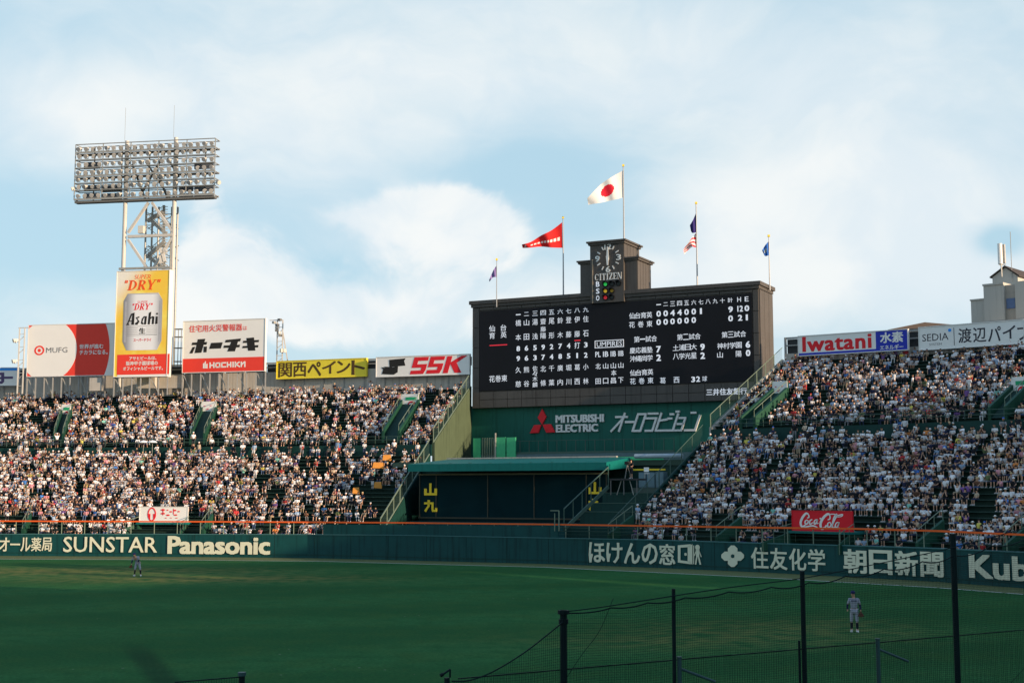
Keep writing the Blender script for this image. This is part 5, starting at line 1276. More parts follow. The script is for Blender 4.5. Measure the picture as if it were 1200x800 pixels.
# ------------------------------------------------------------------ rear walls of the stands
def rear_wall(S, label, z0, z1, zt, a0=0.0, a1=1.0):
    t = empty('rear_wall', S.pt((a0 + a1) / 2, 1.0), label, 'wall')
    L = S.B.L * (a1 - a0); n_ = max(4, int(L / 2.7)); pts = [S.B.at(a0 + (a1 - a0) * i / n_) for i in range(n_ + 1)]
    for i in range(n_):
        f = Frame(pts[i], pts[i + 1])
        MB().fbox(f, 0.02, f.L - .02, z0 - 1.2, z1, -.45, -.12).build('wall_panel', M_concrete, t)
        mb = MB(); mb.fbox(f, 0, .16, z1, zt, -.5, -.2); mb.fbox(f, .16, f.L, zt - .18, zt, -.46, -.24); mb.fbox(f, .16, f.L, (z1 + zt) / 2 - .06, (z1 + zt) / 2 + .06, -.46, -.24); mb.build('window_frame', M_greymetal, t)
        MB().fbox(f, .16, f.L, z1, zt - .18, -.75, -.7).build('dark_pane', M_darkvoid, t)
        MB().fbox(f, .05, .15, z0, z1, -.12, -.04).build('wall_post', M_greymetal, t)
    return t
rear_wall(SL, 'beige concrete rear wall with grey window frames above the left bleachers', 17.9, 20.7, 21.9)
rear_wall(SR, 'grey rear wall with window frames above the right bleachers', 19.3, 20.2, 21.9)
# ------------------------------------------------------------------ advertising boards
def board(x0, yt0, x1, yt1, yb0, Y, label, m, frame=None, th=.35, ref=None):
    p0 = at_y(x0, yt0, Y); p1 = at_z(x1, yt1, p0.z); f = Frame(p0, p1); zb = f.ab(x0, yb0)[1]; zt = p0.z
    t = empty('advertising_board', f.p(f.L / 2, zb), label, 'sign')
    MB().fbox(f, .08, f.L - .08, zb + .08, zt - .08, -th, 0).build('panel', m, t)
    for q in ((0, f.L, zt - .08, zt), (0, f.L, zb, zb + .08), (0, .08, zb + .08, zt - .08), (f.L - .08, f.L, zb + .08, zt - .08)): MB().fbox(f, q[0], q[1], q[2], q[3], -th - .01, .05).build('frame_edge', frame or M_frame, t)
    return t, f, zb, zt
def yB(px): return at_z(px, interp_list(BT, px), ZT).y
def struts(f, zb, z0, parent, n_=8, back=1.2):
    for i in range(n_ + 1):
        a = f.L * i / n_; MB().beam(f.p(a, zb, -.2), f.p(a, z0, -.2), .14).build('support_post', M_greymetal, parent)
        if i < n_ and i % 2 == 0: MB().beam(f.p(a, zb, -.3), f.p(a + f.L / n_, z0, -.6), .1).build('support_brace', M_steelgrey, parent)
# leftmost partial board
t, f, zb, zt = board(-60, 430.6, 22.3, 430.2, 452, yB(0) - .9, 'white board with a blue top band and grey lettering at the left edge', M_white)
a0_, b_ = f.ab(-58, 434.3); MB().fbox(f, .08, f.L - .08, b_, zt - .08, 0, .02).build('blue_band', M_sky, t)
mb = MB(); k = lambda pts: mb.prism(f, [f.ab(*p) for p in pts], .0, .025)
k([(-8, 436.5), (5, 436.2), (5, 439.3), (-8, 439.6)]); k([(1.5, 439.3), (5, 439.3), (5, 447), (2.5, 449.5), (-6, 449.8), (-6, 446.6), (1.5, 446.4)]); k([(5.1, 441), (15.2, 440.9), (15.2, 443.6), (5.1, 443.7)]); k([(-8, 441.6), (1.4, 441.6), (1.4, 444), (-8, 444)])
mb.build('grey_lettering', M_purple, t)
# round logo board
t, f, zb, zt = board(33.3, 380.7, 134.6, 378.1, 441.6, 171.0, 'white and red billboard with a large white disc and a small ring logo', M_white)
struts(f, zb, 17.8, t, 10)
def clip_poly(poly, a0, a1, b0, b1):
    def cl(P, ins, inter):
        out = []
        for i in range(len(P)):
            c_, n_ = P[i], P[(i + 1) % len(P)]
            if ins(c_): out.append(c_)
            if ins(c_) != ins(n_): out.append(inter(c_, n_))
        return out
    ix = lambda v: (lambda p, q: (v, p[1] + (q[1] - p[1]) * (v - p[0]) / (q[0] - p[0])))
    iy = lambda v: (lambda p, q: (p[0] + (q[0] - p[0]) * (v - p[1]) / (q[1] - p[1]), v))
    poly = cl(poly, lambda p: p[0] >= a0, ix(a0)); poly = cl(poly, lambda p: p[0] <= a1, ix(a1)); poly = cl(poly, lambda p: p[1] >= b0, iy(b0)); return cl(poly, lambda p: p[1] <= b1, iy(b1))
ar, br = f.ab(128.4, 409); r_ = 8.6; L0, L1, B0_, B1_ = .09, f.L - .09, zb + .09, zt - .09
big = clip_poly(circ(ar - r_, br, r_, n=96), L0, L1, B0_, B1_)
MB().prism(f, big, 0, .012).build('red_field', M_redb, t)
aw, bw = f.ab(56.6, 410.2); rw = f.ab(90, 410)[0] - aw
MB().prism(f, clip_poly(circ(aw, bw, rw, n=64), L0, L1, B0_, B1_), .012, .024).build('white_disc', M_white, t)
a, b = f.ab(46.2, 410.5); kx = f.ab(47.2, 410.5)[0] - a
mb = MB(); oo, ii = circ(a, b, 5.9 * kx, 5.2 * kx, 28), circ(a, b, 3.9 * kx, 3.6 * kx, 28)
for i in range(28): mb.prism(f, [oo[i], oo[(i + 1) % 28], ii[(i + 1) % 28], ii[i]], .024, .036)
mb.prism(f, circ(a, b, 1.9 * kx, 1.9 * kx, 16), .024, .036); mb.build('ring_logo', M_redb, t)
ptext(f, 'MUFG', 54.3, 407.2, 79.2, 413.4, M_grey, t, bold=0, c=.04)
ptext(f, '世界が進む', 93.2, 403.4, 121.4, 408.8, M_white, t, bold=.025, c=.03)
ptext(f, 'チカラになる。', 93.2, 410.3, 126.4, 415.7, M_white, t, bold=.025, c=.03)
# tall beer billboard
m_beer = bpy.data.materials.new('beer_yellow_print'); m_beer.use_nodes = True
q_ = NG(m_beer.node_tree); bs = m_beer.node_tree.nodes['Principled BSDF']; bs.inputs['Roughness'].default_value = .45
tcn = q_.n('ShaderNodeTexCoord'); sp = q_.n('ShaderNodeSeparateXYZ', {0: tcn.outputs['Object']}); nz_ = q_.n('ShaderNodeTexNoise', {'Vector': tcn.outputs['Object'], 'Scale': .35, 'Detail': 6.0})
gr = q_.ramp(q_.m('SUBTRACT', q_.m('MULTIPLY', sp.outputs[2], .077), q_.m('MULTIPLY', sp.outputs[0], .09)), .80, 1.2)
cb_ = q_.mix(q_.ramp(nz_.outputs[0], .45, .7), (.86, .56, .05, 1), (.88, .76, .14, 1)); cb_ = q_.mix(gr, cb_, (.82, .78, .68, 1)); m_beer.node_tree.links.new(cb_, bs.inputs['Base Color'])
t, f, zb, zt = board(136.9, 317.8, 199.2, 315.6, 442.0, 166.3, 'tall yellow beer billboard with a silver can on the light tower', m_beer, th=1.0)
struts(f, zb, 17.8, t, 6)
beer = t
def rect(f, x0, y0, x1, y1, c0, c1, m, nm, parent):
    a0, b1 = f.ab(x0, y0); _, b0 = f.ab(x0, y1); a1, _ = f.ab(x1, (y0 + y1) / 2); return MB().fbox(f, a0, a1, b0, b1, c0, c1).build(nm, m, parent)
rect(f, 137.5, 415.6, 198.6, 439.2, 0, .015, M_redb, 'red_band', t); rect(f, 137.5, 439.2, 198.6, 441.4, 0, .015, M_white, 'white_band', t)
M_beer = mat('beer_red_print', (.80, .10, .02), .5)
serif(f, 'SUPER', 157.5, 322.2, 177.6, 326.9, M_beer, t, c=0, slant=.2, weight=.14, depth=.02)
serif(f, '"DRY"', 144.0, 328.7, 188.8, 340.4, M_beer, t, c=0, slant=.22, weight=.26, depth=.02)
a0_, bt_ = f.ab(145.3, 344.2); a1_, _ = f.ab(189.8, 377); _, bb_ = f.ab(145.3, 410.6); w_c = a1_ - a0_; ch2 = .55
m_can = mat('can_silver_print', (.72, .73, .75), .35, metal=.0, var=.03, scale=.5)
q_ = NG(m_can.node_tree); cb_ = m_can.node_tree.nodes['Principled BSDF']; tcn = q_.n('ShaderNodeTexCoord'); mpc = q_.n('ShaderNodeSeparateXYZ', {0: tcn.outputs['Generated']})
gx = q_.m('ABSOLUTE', q_.m('SUBTRACT', mpc.outputs[0], .55)); m_can.node_tree.links.new(q_.mix(q_.ramp(gx, .18, .52), (.80, .81, .82, 1), (.26, .27, .30, 1)), cb_.inputs['Base Color'])
MB().prism(f, [(a0_, bb_ + 1.1), (a0_ + ch2, bb_), (a1_ - ch2, bb_), (a1_, bb_ + 1.1), (a1_, bt_ - .9), (a1_ - ch2, bt_), (a0_ + ch2, bt_), (a0_, bt_ - .9)], 0, .02).build('can_picture', m_can, t)
for q in ((.035, .3), (.915, .97)): MB().fbox(f, a0_ + w_c * q[0], a0_ + w_c * (q[0] + .05), bb_ + 1.0, bt_ - 1.0, .02, .024).build('can_shade_band', mat('can_grey_print', (.38, .39, .42), .4), t)
MB().fbox(f, a0_ + ch2, a1_ - ch2, bt_ - .12, bt_ - .02, .02, .03).build('can_rim', mat('can_grey_print', (.38, .39, .42), .4), t)
serif(f, 'SUPER', 161, 352.6, 173.3, 355.3, M_redl, t, c=.02, slant=.2, weight=.14, depth=.01)
serif(f, '"DRY"', 154, 355.9, 179.5, 363.4, M_redl, t, c=.02, slant=.22, weight=.26, depth=.01)
# heavy slanted brand word on the can
def as_(pts): return [(148.5 + x * 36.2, 380.6 - y * 13.5 - x * .8) for x, y in pts]
mb = MB(); lz_ = [0]
def k(pts): lz_[0] += 1; mb.prism(f, [f.ab(*p) for p in as_(pts)], .02, .03 + .0015 * (lz_[0] % 5))
k([(0, 0), (.04, 0), (.20, 1), (.14, .95)]); k([(.15, 0), (.24, 0), (.26, 1.05), (.19, 1.0)]); k([(.06, .28), (.2, .28), (.2, .36), (.08, .36)]); k([(-.02, -.02), (.09, -.02), (.07, .1), (.0, .06)])
k([(.29, .62), (.41, .72), (.42, .60), (.33, .55)]); k([(.29, .62), (.34, .58), (.41, .3), (.36, .3)]); k([(.28, .12), (.35, .0), (.42, .28), (.37, .34)]); k([(.27, .0), (.36, -.02), (.34, .1), (.28, .16)])
k([(.46, .1), (.51, 0), (.56, .06), (.52, .2)]); k([(.46, .1), (.51, .14), (.55, .6), (.49, .5)]); k([(.49, .5), (.55, .5), (.60, .72), (.56, .72)]); k([(.56, 0), (.63, 0), (.66, .72), (.59, .72)])
k([(.68, 0), (.75, 0), (.80, 1.1), (.72, 1.0)]); k([(.75, .55), (.84, .72), (.84, .62), (.76, .42)]); k([(.81, 0), (.88, .02), (.90, .66), (.83, .72)])
k([(.92, 0), (1.0, .04), (1.01, .66), (.94, .70)]); k([(.95, .84), (1.01, .84), (1.02, .98), (.96, .98)])
mb.build('heavy_black_word', M_black, t)
for y_ in (382.6, 384.6, 386.8, 389, 391.2, 393.2):
    for xa, xb in ((148.5, 161.5), (171.5, 184)) if 383 < y_ < 392 else ((148.5, 184),): rect(f, xa, y_ - .18, xb, y_ + .18, .02, .028, M_grey, 'printed_rule', t)
ptext(f, '生', 163, 384.2, 170.6, 391.2, M_black, t, bold=.03, c=.03)
ptext(f, 'スーパードライ', 156.6, 396.6, 177.3, 400.2, M_redl, t, bold=.03, c=.03)
ptext(f, 'アサヒビールは、', 151.5, 417.8, 183.4, 422, M_white, t, bold=.025, c=.025); ptext(f, '阪神甲子園球場の', 148, 423.3, 185, 428.3, M_white, t, bold=.02, c=.025); ptext(f, 'オフィシャルビールです。', 144.4, 429.6, 191, 434.2, M_white, t, bold=.025, c=.025)
# fire alarm board
t, f, zb, zt = board(214.8, 376.2, 311.6, 372.7, 437.2, 167.0, 'white billboard with heavy black katakana over a red band', M_white)
struts(f, zb, 17.8, t, 9)
_, b_ = f.ab(214.8, 420.4); MB().fbox(f, .09, f.L - .09, zb + .09, b_, 0, .015).build('red_band', M_redb, t)
ptext(f, '住宅用火災警報器', 222, 381.2, 284, 389.4, M_redb, t, bold=.008, c=.03); ptext(f, 'は', 285.2, 382, 289.6, 386.6, M_redb, t, c=.03)
def heavy(polys, m, nm='heavy_character'):
    mb = MB()
    for i, pl in enumerate(polys): mb.prism(f, [f.ab(200 + x / 7.271, 360 + y / 7.273) for x, y in pl], .0, .02 + .0015 * (i % 5))
    return mb.build(nm, m, t)
heavy([[(185, 300), (312, 295), (305, 318), (178, 322)], [(232, 272), (296, 268), (262, 386), (204, 390)], [(188, 338), (210, 336), (186, 392), (160, 392)], [(282, 334), (310, 333), (306, 382), (280, 384)]], M_black)
heavy([[(345, 303), (444, 298), (428, 350), (328, 354)]], M_black)
heavy([[(470, 278), (600, 265), (592, 290), (462, 300)], [(525, 275), (580, 272), (548, 374), (482, 376)], [(455, 325), (592, 318), (586, 340), (450, 346)]], M_black)
heavy([[(645, 262), (710, 256), (722, 368), (660, 370)], [(620, 285), (754, 277), (750, 296), (614, 304)], [(615, 330), (748, 321), (745, 341), (610, 348)]], M_black)
def mono(lines, m, nm):
    mb = MB()
    for i, pl in enumerate(lines):
        for p, q in zip(pl[:-1], pl[1:]):
            P, Q = Vector(f.ab(200 + p[0] / 7.271, 360 + p[1] / 7.273)), Vector(f.ab(200 + q[0] / 7.271, 360 + q[1] / 7.273)); d = (Q - P).normalized(); n2 = Vector((-d.y, d.x)) * .085; e = d * .08
            mb.prism(f, [tuple(P - e - n2), tuple(Q + e - n2), tuple(Q + e + n2), tuple(P - e + n2)], .015, .03 + .001 * (i % 4))
    return mb.build(nm, m, t)
mono([[(336, 474), (336, 512)], [(336, 494), (368, 493)], [(368, 473), (368, 511)], [(385, 476), (418, 474), (418, 508), (385, 510), (385, 476)], [(468, 472), (436, 474), (436, 508), (468, 506)], [(484, 470), (484, 506)], [(484, 490), (512, 489)], [(512, 469), (512, 505)],
      [(532, 468), (532, 505)], [(551, 467), (551, 505)], [(583, 467), (556, 486), (586, 504)], [(602, 467), (602, 503)], [(628, 466), (606, 486)], [(632, 466), (632, 503)]], M_white, 'white_lettering')
mb = MB()
for q in ([(276, 480), (290, 470), (290, 520), (276, 520)], [(292, 462), (300, 458), (300, 520), (292, 520)], [(302, 484), (314, 480), (314, 520), (302, 520)]): mb.prism(f, [f.ab(200 + x / 7.271, 360 + y / 7.273) for x, y in q], .015, .03)
mb.build('castle_logo', M_white, t)
# yellow and white boards of the lower family
t, f, zb, zt = board(324, 422.9, 429.8, 419.0, 444.3, yB(323) - .9, 'yellow board with dark brown lettering above the left bleachers', M_yel, frame=M_yel)
a, b1_ = f.ab(326.4, 425.2); _, b0_ = f.ab(326.4, 442.2)
for i, ch in enumerate('関西ペイント'):
    a0_, b1_ = f.ab(326.4 + i * 17.1, 425.2 - i * .62); _, b0_ = f.ab(326.4 + i * 17.1, 442.2 - i * .60); a1_, _ = f.ab(326.4 + (i + 1) * 17.1 - 1.2, 432)
    put_text(f, ch, a0_, a1_, b0_ + (.25 if ch in 'イン' else 0), b1_, mat('brown_lettering', (.09, .05, .015), .5), t, bold=.02, c=.01)
t, f, zb, zt = board(440.6, 418.3, 550.6, 414.3, 442.0, yB(441) - .9, 'white board with a black emblem and heavy red lettering beside the scoreboard', M_white)
def sp_(pts): return [f.ab(x, y) for x, y in pts]
mb = MB()
for i, q in enumerate(([(456, 421.5), (475.4, 419.7), (473.6, 422.6), (475, 428.2), (457, 429.8)], [(456, 421.5), (462, 421), (466, 429.3), (456.5, 430)], [(450, 429.4), (461, 430), (466.5, 429), (466, 436), (461.5, 438.8)], [(446.6, 430.2), (449, 432.8), (447.5, 438.2), (461.5, 438.8), (464, 432), (454, 430.8)])): mb.prism(f, sp_(q), 0, .02 + .002 * i)
mb.build('black_emblem', M_black, t)
def slant_poly(x0, pts): return [f.ab(x0 + x + (437.6 - y) * .28, y - (x0 + x - 480) * .04) for x, y in pts]
mb = MB()
for j, x0_ in enumerate((480.5, 499.5)):
    for i, q in enumerate(([(0, 434.2), (17, 434.2), (15.6, 438.6), (0, 438.6)], [(11.5, 428.5), (17.2, 428.5), (17.2, 434.3), (11.5, 434.3)], [(0, 427), (17.2, 427), (17.2, 431), (0, 431)], [(0, 422), (5.6, 422), (5.6, 427.2), (0, 427.2)], [(0, 418.6), (17, 418.6), (17, 423), (0, 423)])): mb.prism(f, slant_poly(x0_, q), 0, .02 + .0015 * i)
for i, q in enumerate(([(0, 418.8), (6, 418.8), (6, 438.8), (0, 438.8)], [(5, 427), (16.5, 418.9), (23.5, 418.9), (9.5, 430)], [(6, 428), (12, 425.5), (22, 438.8), (14, 438.8)])): mb.prism(f, slant_poly(519, q), 0, .02 + .0015 * i)
mb.build('heavy_red_lettering', M_redl, t)
t, f, zb, zt = board(934.8, 393.6, 1064, 385.0, 417.6, yB(935) - .9, 'white and blue board with bold red lettering right of the scoreboard', M_white, frame=M_frame)
a0_, _ = f.ab(1026.4, 400); MB().fbox(f, a0_, f.L - .08, zb + .08, zt - .08, 0, .015).build('blue_field', M_blue, t); MB().fbox(f, .08, a0_, zb + .08, zb + .3, 0, .015).build('blue_strip', M_blue, t)
a0_, b1_ = f.ab(940, 394.8); _, b0_ = f.ab(940, 412.6); a1_, _ = f.ab(1021.5, 400); put_text(f, 'Iwatani', a0_, a1_, b0_, b1_, M_redl, t, bold=.032, c=.01, space=1.08)
a0_, b1_ = f.ab(1031.2, 389.6); _, b0_ = f.ab(1031.2, 402.2); a1_, _ = f.ab(1058.5, 395); put_text(f, '水素', a0_, a1_, b0_, b1_, M_white, t, bold=.03, c=.03)
a0_, b1_ = f.ab(1031.2, 404.6); _, b0_ = f.ab(1031.2, 410.2); put_text(f, 'エネルギー', a0_, a1_, b0_, b1_, M_white, t, bold=.02, c=.03)
t, f, zb, zt = board(1076, 383.3, 1200, 373.7, 411.0, yB(1076) - .9, 'long white board with thin dark lettering at the right edge', M_white)
L_old = f.L; ext = f.ab(1262, 375)[0]
MB().fbox(f, L_old, ext, zb, zt, -.35, 0).build('panel', M_white, t)
a0_, b1_ = f.ab(1080.6, 391.8); _, b0_ = f.ab(1080.6, 400.2); a1_, _ = f.ab(1111.6, 395); put_text(f, 'SEDIA', a0_, a1_, b0_, b1_, M_char, t, bold=-.01, c=.01)
a0_, b1_ = f.ab(1089, 402.4); _, b0_ = f.ab(1089, 405); a1_, _ = f.ab(1103.5, 403); put_text(f, 'SYSTEM', a0_, a1_, b0_, b1_, M_grey, t, c=.01)
a, b = f.ab(1112.9, 386.8); MB().prism(f, circ(a, b, .16, n=16), 0, .02).build('blue_dot', M_sky, t)
a, _ = f.ab(1117.6, 390); MB().fbox(f, a, a + .05, zb + .3, zt - .3, 0, .015).build('divider', M_char, t)
for i, ch in enumerate('渡辺パイプ'):
    x_ = 1122.8 + i * 17.3; a0_, b1_ = f.ab(x_, 384.9 - i * .95); _, b0_ = f.ab(x_, 402 - i * .75); a1_, _ = f.ab(x_ + 15.6, 390); put_text(f, ch, a0_, a1_, b0_ + (.2 if ch == 'イ' else 0), b1_, M_char, t, bold=.012, c=.01)
# ------------------------------------------------------------------ light tower
T0 = at_y(89, 170, 172.0); T1 = at_z(252.5, 162.3, T0.z); FTW = Frame(T0, T1)
lt = empty('light_tower', FTW.p(*[FTW.ab(174, 440)[0], 15.0]), 'tall pale steel floodlight tower rising behind the beer billboard', 'light tower')
def TA(px, py=200): return FTW.ab(px, py)[0]
def TZ(px, py): return FTW.ab(px, py)[1]
for px_, yt_ in ((145.5, 164), (203, 160)):
    a = TA(px_); MB().tube(FTW.p(a, 9, -.6), FTW.p(a, TZ(px_, yt_), -.6), .26, n=14).build('column', M_steel, lt, smooth=False)
    MB().tube(FTW.p(a - .35, TZ(px_, yt_), -.6), FTW.p(a - .35, TZ(px_, 125 - (px_ > 200) * 3), -.6), .022, n=5).build('lightning_rod', M_steelgrey, lt)
for px_ in (159, 166.5, 174, 189.5, 196.5): a = TA(px_); MB().tube(FTW.p(a, 12, -3.4), FTW.p(a, TZ(px_, 236), -3.4), .13, n=6).build('inner_column', M_steelgrey, lt)
for y_ in (245, 258, 271, 284, 297, 310):
    MB().beam(FTW.p(TA(159), TZ(159, y_), -3.4), FTW.p(TA(196.5), TZ(196.5, y_ - .5), -3.4), .09).build('tie_beam', M_steelgrey, lt)
    MB().beam(FTW.p(TA(174 if y_ % 2 else 159), TZ(174, y_), -3.4), FTW.p(TA(189.5 if y_ % 2 else 174), TZ(189, y_ + 12), -3.4), .08).build('tie_brace', M_steelgrey, lt)
def TB(x0, y0, x1, y1, w_, m, c=-.5, nm='brace', c1=None):
    MB().beam(FTW.p(*FTW.ab(x0, y0), c), FTW.p(*FTW.ab(x1, y1), c if c1 is None else c1), w_).build(nm, m, lt)
for q in ((148, 272, 172, 236.5), (200, 270, 176, 236.5), (148, 280, 170, 313), (200, 278, 178, 313)): TB(*q, .30, M_steel)
TB(148, 276.5, 201, 274.5, .34, M_steel, nm='cross_beam')
TB(140, 315.2, 200, 313.4, .26, M_steelgrey, c=.1, nm='cross_beam')
for q in ((183, 244, 164, 255), (168, 254, 186, 270), (184, 280, 163, 298), (165, 297, 184, 312)):
    TB(*q, .42, M_steelgrey, c=-2.2, nm='stair_flight'); TB(q[0], q[1] - 5, q[2], q[3] - 5, .07, M_steelgrey, c=-1.8, nm='stair_rail')
    for i in range(8):
        k_ = (i + .5) / 8; x_, y_ = q[0] + (q[2] - q[0]) * k_, q[1] + (q[3] - q[1]) * k_; TB(x_, y_, x_, y_ - 5, .05, M_steelgrey, c=-1.8, nm='rail_post')
TB(182.3, 236, 182.3, 315, .30, M_steelgrey, c=-2.5, nm='cable_duct')
mb = MB()
for i in range(24): mb.beam(FTW.p(*FTW.ab(184.2, 238 + i * 3.3), -2.2), FTW.p(*FTW.ab(188, 238 + i * 3.3), -2.2), .08)
tag(mb.build('ladder_rungs', M_steel, lt), kind='stuff')
a, z_ = FTW.ab(162, 272); MB().fbox(FTW, a - .35, a + .35, z_, z_ + .95, -1.2, -.6).build('junction_box', M_lamp, lt)
for q in ((159, 243, 196, 262), (196, 243, 159, 262), (159, 282, 196, 300), (196, 282, 159, 300)): TB(*q, .10, M_steelgrey, c=-3.5)
for q in ((188.5, 300, 190.5, 309, .35), (192, 298, 194, 307, .35), (192.5, 292, 196, 296, .3), (189, 291, 190, 297, .3)): TB(*q, M_steel, c=.2, nm='antenna_panel')
# lamp bank: rails on picture lines, straight in space
ZR = [TZ(89, y) for y in (169.8, 179.3, 187.8, 197.2, 206.8, 215, 223.3, 234.0)]
AL, AR = 0.0, FTW.L
for i, z_ in enumerate(ZR):
    thick = i in (1, 4, 7)
    for c_ in (0, -1.5):
        MB().fbox(FTW, AL, AR, z_ - (.11 if thick else .045), z_ + (.11 if thick else .045), c_ - .08, c_ + .08).build('bank_rail', M_steelgrey, lt)
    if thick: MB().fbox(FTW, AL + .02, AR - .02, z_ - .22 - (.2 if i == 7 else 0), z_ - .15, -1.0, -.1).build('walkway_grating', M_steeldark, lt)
    if not thick and i: MB().fbox(FTW, AL + .02, AR - .02, z_ - .1, z_ - .06, -.45, -.1).build('lamp_shelf', M_steelgrey, lt)
ncol = 20
for i in range(0, ncol + 1, 1):
    a = AL + (AR - AL) * i / ncol
    if i % 4 == 0 or i == ncol: MB().fbox(FTW, a - .05, a + .05, ZR[-1], ZR[0], -.05, .05).build('bank_post', M_steelgrey, lt)
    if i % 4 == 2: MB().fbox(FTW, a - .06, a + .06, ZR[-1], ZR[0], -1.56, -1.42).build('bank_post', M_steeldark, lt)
for a in (AL + .05, AR - .05):
    for z_ in ZR: MB().beam(FTW.p(a, z_, 0), FTW.p(a, z_, -1.5), .09).build('bank_side_rail', M_steelgrey, lt)
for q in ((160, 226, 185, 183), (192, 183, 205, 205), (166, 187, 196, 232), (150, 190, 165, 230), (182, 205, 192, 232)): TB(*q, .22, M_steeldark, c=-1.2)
for x0_, x1_ in ((94, 112), (114, 138), (206, 222), (224, 246)):
    for y0_, y1_ in ((188.5, 196), (215.8, 222.2), (225, 232)):
        a0_, zt2 = FTW.ab(x0_, y0_); a1_, _ = FTW.ab(x1_, y0_); _, zb2 = FTW.ab(x0_, y1_)
        if random.random() < .85: MB().fbox(FTW, a0_, a1_, zb2, zt2, -1.3, -1.0).build('ballast_box', mat('ballast_blue_grey', (.10, .12, .15), .6), lt)
# one lamp mesh shared by all floodlights: housing plus a glass face child
hm = MB(); o8 = circ(0, 0, .27, n=10); fl0 = Frame((0, 0, 0), (1, 0, 0)); 
hm.hexa([(x, -.30, y) for x, y in o8], [(x * .72, .12, y * .72) for x, y in o8]); hm.box((0, .2, 0), (.30, .20, .26)); hm.box((0, -.02, -.30), (.40, .10, .06)); hm.box((.22, -.02, -.15), (.03, .08, .32)); hm.box((-.22, -.02, -.15), (.03, .08, .32))
hme = bpy.data.meshes.new('floodlight'); hme.from_pydata(hm.v, [], hm.f); hme.materials.append(M_lamp)
gm = MB(); gm.hexa([(x * .9, -.315, y * .9) for x, y in o8], [(x * .9, -.302, y * .9) for x, y in o8]); gme = bpy.data.meshes.new('lamp_glass'); gme.from_pydata(gm.v, [], gm.f); gme.materials.append(M_glass)
base_r = math.atan2(FTW.N.y, FTW.N.x) + math.pi / 2; lb = wloc(lt)
for i in range(ncol):
    for r_i in range(7):
        zc = ZR[r_i + 1] + .50
        a = AL + (AR - AL) * (i + .5) / ncol
        p = FTW.p(a + random.uniform(-.06, .06), zc, -.12) - lb
        o = new_obj('floodlight', hme, lt); o.location = p; o.rotation_euler = (R(random.uniform(12, 30)), 0, base_r + R(random.uniform(-25, 25) + 14)); s_ = random.uniform(.95, 1.12); o.scale = (s_, s_, s_)
        gl_ = new_obj('lamp_glass', gme, o)
for px_, py_ in ((86.5, 221), (255.5, 213.5)):
    o = new_obj('floodlight', hme, lt); o.location = FTW.p(*FTW.ab(px_, py_), 0) - lb; o.rotation_euler = (R(20), 0, base_r + (1.0 if px_ > 200 else -1.0)); TB(px_, py_, 91 if px_ < 100 else 251, py_ + 1.5, .08, M_steelgrey, c=0, nm='side_arm')
# camera masts beside the billboards
for x_, y0_, y1_, lab in ((23.5, 384, 452, 'pale lattice mast with small floodlights left of the disc billboard'), (327, 375, 450, 'pale mast with braces and loudspeakers right of the katakana billboard')):
    p = at_y(x_, y1_, 170.5); m_ = empty('equipment_mast', p, lab, 'mast'); fm = Frame(p, p + FTW.T); zt2 = fm.ab(x_, y0_)[1]
    for da in (-.35, .35): MB().beam(fm.p(da, p.z - 1, 0), fm.p(da, zt2, 0), .14).build('mast_post', M_steel, m_)
    n_ = 9
    for i in range(n_): z_ = p.z + (zt2 - p.z) * i / n_; MB().beam(fm.p(-.35, z_, 0), fm.p(.35, z_ + (.6 if i % 2 else 0), 0), .06).build('mast_rung', M_steel, m_)
    if x_ > 100:
        MB().beam(fm.p(.4, zt2 - 1.6, 0), fm.p(1.5, p.z, -.3), .14).build('mast_brace', M_steel, m_)
        for i in range(7): MB().box(tuple(fm.p(random.uniform(-.7, .4), zt2 - i * .33, .3)), (.42, .35, .28), random.uniform(-1, 1)).build('loudspeaker', M_steelgrey if i % 2 else M_steeldark, m_)
        MB().beam(fm.p(-1.4, zt2, 0), fm.p(.4, zt2, 0), .1).build('mast_arm', M_steel, m_)
        MB().box(tuple(fm.p(.55, zt2 - 3.9, .3)), (.7, .4, .45), .5).build('camera_housing', M_lamp, m_)
    else:
        for z_ in (zt2 - 1.6, zt2 - 4.2): o = new_obj('floodlight', hme, m_); o.location = fm.p(-.75, z_, .2) - p; o.rotation_euler = (R(15), 0, -.9); MB().beam(fm.p(-.75, z_ - .2, .1), fm.p(-.3, z_ - .2, 0), .06).build('lamp_arm', M_steelgrey, m_)
        MB().beam(fm.p(-.5, zt2, 0), fm.p(1.0, zt2, 0), .1).build('mast_arm', M_steel, m_)
# ladder cage left of the katakana board
p = at_y(209, 424, 171); m_ = empty('caged_ladder', p, 'small caged ladder between the tower column and the katakana billboard', 'ladder'); fm = Frame(p, p + FTW.T)
for z_ in (0, 1.7, 3.1, 4.1): MB().fbox(fm, -.5, .45, p.z + z_, p.z + z_ + .1, -.3, .3).build('cage_ring', M_steeldark, m_)
for a in (-.45, 0, .4): MB().beam(fm.p(a, p.z - 4, .2), fm.p(a, p.z + 4.2, .2), .08).build('cage_bar', M_steelgrey, m_)
# loose equipment on the rear rows
for x_, y_, w_ in ((172, 449, 2.4), (200, 449, 3.2), (113, 452, 1.6)):
    p = at_y(x_, y_ + 4, 168); tag(MB().box((p.x, p.y, p.z + .6), (w_, .6, 1.6), -.2).build('utility_cabinet', M_concrete, None, loc=p), label={172: 'small grey cabinet under the left end of the beer billboard', 200: 'wide grey cabinet under the tower column', 113: 'grey cabinet under the disc billboard'}[x_], cat='cabinet')
